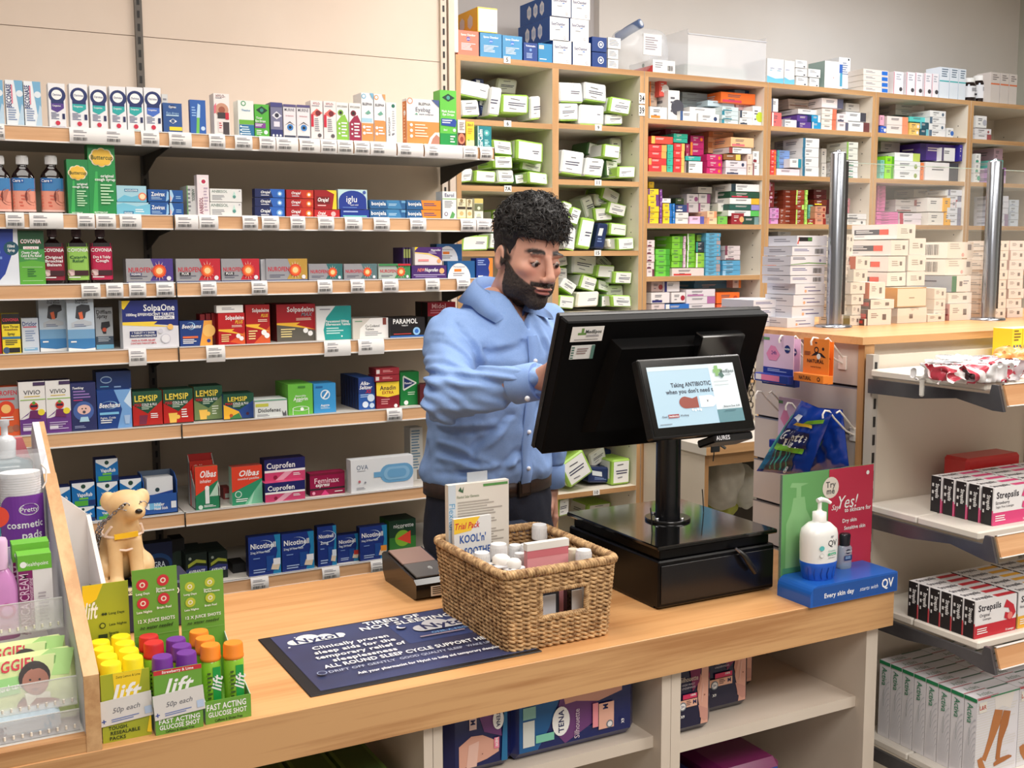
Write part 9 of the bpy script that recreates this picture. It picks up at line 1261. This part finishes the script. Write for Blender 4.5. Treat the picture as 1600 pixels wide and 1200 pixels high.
VV=np.concatenate(VV);me=netmesh('body',VV,np.concatenate(QQ),[SKIN]);at=me.color_attributes.new('tint','FLOAT_COLOR','POINT');CC=np.ones((len(VV),4),np.float32);CC[:,:3]=v([202,150,128]);CC[:len(col),:3]=np.clip(col,0,255);c_=CC[:,:3]/255;CC[:,:3]=np.where(c_<=0.04045,c_/12.92,((c_+0.055)/1.055)**2.4);at.data.foreach_set('color',CC.ravel());link('body',me,man)
for s_ in(-1,1):
    b=MB();ball(b,(0,0,0),0.0122,mat((176,160,150),0.2),14);c=hw(s_*0.032,0.0762,0.0016);b.v=[tuple(c+v(p))for p in b.v];g=hF*0.95+hU*-0.30+hL*0.10;g/=np.linalg.norm(g);k_=len(b.v);ball(b,(0,0,0),0.0074,mat((40,24,18),0.08),12);b.v[k_:]=[tuple(c+g*0.0066+v(p))for p in b.v[k_:]];b.build('eye',man)
# hair and beard
def hair(L_,F_,U_):
    n=0.0075*np.abs(vnoise(L_*55+3*vnoise(U_*30,L_*30,F_*30,6),F_*45,U_*60,7))+0.004*vnoise(L_*130,F_*110,U_*140,8);top=np.clip((U_-0.03)/0.08,0,1)
    o=ell(L_,F_,U_,(0,-0.012,0.044),(0.0800,0.097,0.108))-top*(0.012+0.010*np.clip(F_/0.08+0.4,0,1))-n*(0.25+top*1.25)
    kp=smin(smax(0.060+0.005*vnoise(L_*90,F_*20,U_*10,3)-U_,-0.09+0*F_,0.01),F_-0.034+0.35*np.clip(0.04-U_,0,1),0.012);lowc=-0.030-0.045*np.clip(-(F_+0.03)/0.04,0,1)-U_
    ear=ell(np.abs(L_),F_,U_,(0.082,-0.006,-0.006),(0.03,0.026,0.036));return smax(smax(smax(o,kp,0.008),lowc,0.01),-ear,0.006)
V,Q=nets(hair,(-0.12,-0.15,-0.1),(0.12,0.135,0.2),0.0021);link('hair',netmesh('hair',place(V),Q,[HAIR]),man)
b=MB();rr=np.random.RandomState(4);sel=V[(V[:,2]>0.06)];sel=sel[rr.choice(len(sel),1500)]
for p in sel:
    nrm=(p-v([0,-0.01,0.03]));nrm/=np.linalg.norm(nrm);tg=np.cross(nrm,rr.randn(3));tg/=np.linalg.norm(tg);l_=rr.uniform(0.008,0.017);tg=tg+v([0.3,0.5,0])-nrm*((v([0.3,0.5,0]))@nrm);tg/=np.linalg.norm(tg);pts=[p-nrm*0.003,p+nrm*l_*0.22+tg*l_*0.4,p+nrm*l_*0.25+tg*l_*0.95,p+nrm*l_*0.02+tg*l_*1.4]
    b.tube([tuple(hw(*q))for q in pts],[0.0012,0.0012,0.0009,0.0004],HAIR,4)
b.build('hair_curls',man)
bf=lambda L_,F_,U_:smax(head(L_,F_,U_)-0.0016-0.0016*vnoise(L_*330,F_*330,U_*220,5),beardmask(L_,F_,U_)+0.003*vnoise(L_*160,F_*160,U_*160,9)+0.001,0.003)
V,Q=nets(bf,(-0.085,-0.02,-0.14),(0.085,0.125,0.02),0.0019);link('beard',netmesh('beard',place(V),Q,[noisy('beard_hair',(70,56,48),(30,24,21),420,0.7,0.9,800)]),man)
# collar: two leaves round the neck, placket, cuffs, buttons
SHF=noisy('collar_cloth',(140,172,226),(128,162,220),420,0.75,0.2,900);CC_=NB+v([0,0,0.052]);b=MB()
for s_ in(-1,1):
    n=18;vs=[]
    def ringp(an,r0,z,f0):return toworld(s_*math.sin(an)*r0,f0-math.cos(an)*r0,z)
    def onshirt(an,z,g):
        w_,d_,c=np.interp(z,ZL,WL)+g,np.interp(z,ZL,DL)+g,np.interp(z,ZL,CL);sa,ca=math.sin(an),-math.cos(an);q=(abs(sa/w_)**2.3+abs(ca/d_)**2.3)**(-1/2.3);return toworld(s_*sa*q,c+ca*q,z)
    for i in range(n+1):
        t_=i/n;an=t_*2.86;tip=max(0,(t_-0.62)/0.38);zt=1.566-0.012*t_-0.070*t_**2.2;zl=1.515-0.012*t_-0.028*t_**2-0.016*tip;anl=an-0.50*tip
        top=ringp(an,0.061,zt,0.050);mid=ringp(an,0.068,zt-0.003,0.051);lo_=onshirt(anl,zl,0.021)
        if np.hypot(*(lo_-toworld(0,0.05,0))[:2])<0.078:lo_=ringp(anl,0.082,zl,0.051)
        vs+=[top-v([0,0,0.035]),top,mid,lo_,lo_-(lo_-toworld(0,0.05,lo_[2]))*0.10]
    b.add(vs,[tuple((5*i+k,5*i+k+1,5*i+k+6,5*i+k+5))for i in range(n)for k in range(4)],SHF,True)
b.build('collar',man);b=MB();bt=MB()
def surf(a,z,g=0.0):
    w_=np.interp(z,ZL,WL)+0.006;d_=np.interp(z,ZL,DL)+0.006+0.010*math.exp(-((z-1.085)/0.035)**2);return toworld(a,np.interp(z,ZL,CL)+d_*(1-min(.99,abs(a/w_)**2.3))**(1/2.3)+g,z)
zs=np.linspace(1.062,1.425,40);vs=[]
for z in zs:
    for a_ in(-0.013,0.017):vs+=[surf(a_,z,0.002),surf(a_,z,0.0065)]
b.add(vs,[f for i in range(39)for f in((4*i+1,4*i+3,4*i+7,4*i+5),(4*i,4*i+1,4*i+5,4*i+4),(4*i+3,4*i+2,4*i+6,4*i+7))],SHF,True);b.build('button_placket',man)
for z in(1.10,1.19,1.28,1.365):
    bt=MB();ball(bt,tuple(surf(0.002,z,0.0085)),0.0055,mat((236,238,244),0.3),8);bt.build('button',man)
for A_,B_,r_ in((RE,RW2,0.038),(LE,LW2,0.041)):
    d_=(B_-A_)/np.linalg.norm(B_-A_);b=MB();b.tube([tuple(B_-d_*0.055),tuple(B_-d_*0.05),tuple(B_+d_*0.006),tuple(B_+d_*0.008)],[r_+0.0,r_+0.004,r_+0.0035,r_+0.001],SHF,28);b.build('cuff',man)
bt=MB();ball(bt,tuple(v(onY(824,623,2.02))),0.006,mat((238,240,244),0.3),8);bt.build('button',man)
# trousers, belt, shoes
def trou(X,Y,Z):
    a,f=loc_(X,Y);d=smax(torso(X,Y,np.maximum(Z,0.9),0.004),Z-1.045,0.004);d=smax(d,0.86-Z,0.05)
    for s_ in(-1,1):d=smin(d,smin(cap(X,Y,Z,toworld(s_*0.085,0,0.90),toworld(s_*0.10,0.01,0.50),0.088,0.068),cap(X,Y,Z,toworld(s_*0.10,0.01,0.50),toworld(s_*0.105,-0.01,0.06),0.068,0.055),0.02),0.03)
    return smax(d+0.005*vnoise(X*14+Z*5,Y*14,Z*9,4)+0.003*vnoise(X*30,Y*30,Z*22,6),0.03-Z,0.01)
V,Q=nets(trou,(1.03,2.22,0.02),(1.52,2.72,1.06),0.009);link('trousers',netmesh('trousers',V,Q,[NAVY]),man)
BLT=noisy('brown_belt',(62,44,38),(48,34,30),60,0.4);b=MB();vs=[];n=64
for i in range(n):
    t_=2*math.pi*i/n;ca,sa=math.cos(t_),math.sin(t_);q=(abs(ca)**2.3+abs(sa)**2.3)**(-1/2.3)
    for g,z in((0.002,1.030),(0.0095,1.031),(0.0095,1.066),(0.002,1.067)):vs.append(toworld((0.167+g)*ca*q,(0.119+g)*sa*q,z))
b.add(vs,[(4*i+k,4*i+k+1,4*((i+1)%n)+k+1,4*((i+1)%n)+k)for i in range(n)for k in range(3)],BLT,True);bl=b.build('belt',man)
b=MB();b.bbox(-0.02,0.022,-0.004,0.002,1.029,1.068,mat((40,34,32),0.3,0.4),0.002);b.bbox(-0.012,0.016,-0.0055,-0.004,1.037,1.060,BLT,0.001);Mx=Matrix(((LB[0],-FB[0],0,toworld(0,0.131,0)[0]),(LB[1],-FB[1],0,toworld(0,0.131,0)[1]),(0,0,1,0),(0,0,0,1)));b.v=[tuple(Mx@Vector(p))for p in b.v];b.build('buckle',bl)
for s_ in(-1,1):
    V,Q=nets(lambda X,Y,Z:smax(smin(cap(X,Y,Z,toworld(s_*0.105,-0.03,0.045),toworld(s_*0.115,0.13,0.035),0.048,0.038),cap(X,Y,Z,toworld(s_*0.105,-0.02,0.04),toworld(s_*0.105,-0.02,0.09),0.045,0.04),0.02),0.001-Z,0.004),toworld(s_*0.11,0.05,0)-v([0.17,0.17,0.01]),toworld(s_*0.11,0.05,0)+v([0.17,0.17,0.14]),0.008);link('shoe',netmesh('shoe',V,Q,[mat((20,18,18),0.3)]),man)
man_pos=Matrix.Translation(man.location).inverted()
for c in man.children:c.matrix_parent_inverse=man_pos
# ================================================================ repeats carry a shared group
cnt={}
for o in list(COL.objects):
    if o.parent is None and o.get('category'):cnt.setdefault(o.name.split('.')[0],[]).append(o)
def where(o):
    x,y,z=o.matrix_basis.translation if o.type=='MESH' or o.location.length>0.01 else(0,0,0)
    if x==0 and len(o.children):return 'in the shop'
    if y>3.58:return 'on top of the tall shelving' if z>2.3 else 'in the %s row of the tall shelving'%('top' if z>2.09 else 'second' if z>1.85 else 'third' if z>1.62 else 'fourth' if z>1.39 else 'lower')
    if y>3.15 and x<1.75:return 'on the %s wall shelf'%('top','second','third','fourth','fifth','sixth','lowest')[min(range(7),key=lambda k:abs(SZ[k]-z)if z>SZ[k]-0.02 else 9)]
    if z>1.42 and x>1.7:return 'on the dispensary counter'
    if x>1.7:return 'on the right display shelves'
    if z<0.9:return 'under the counter'
    return 'in the display rack' if x<0.19 else 'in the basket' if 0.84<x<1.07 and y<1.9 else 'in the card trays' if x<0.42 and y<1.75 else 'on the counter'
for nm,os_ in cnt.items():
    if len(os_)<2:continue
    sub={}
    for o in os_:
        if not o.get('group'):sub.setdefault(where(o),[]).append(o)
    for w_,l_ in sub.items():
        if len(l_)>1:
            for o in l_:o['group']=nm.replace('_',' ')+('es ' if nm.endswith('x')else 's ')+w_
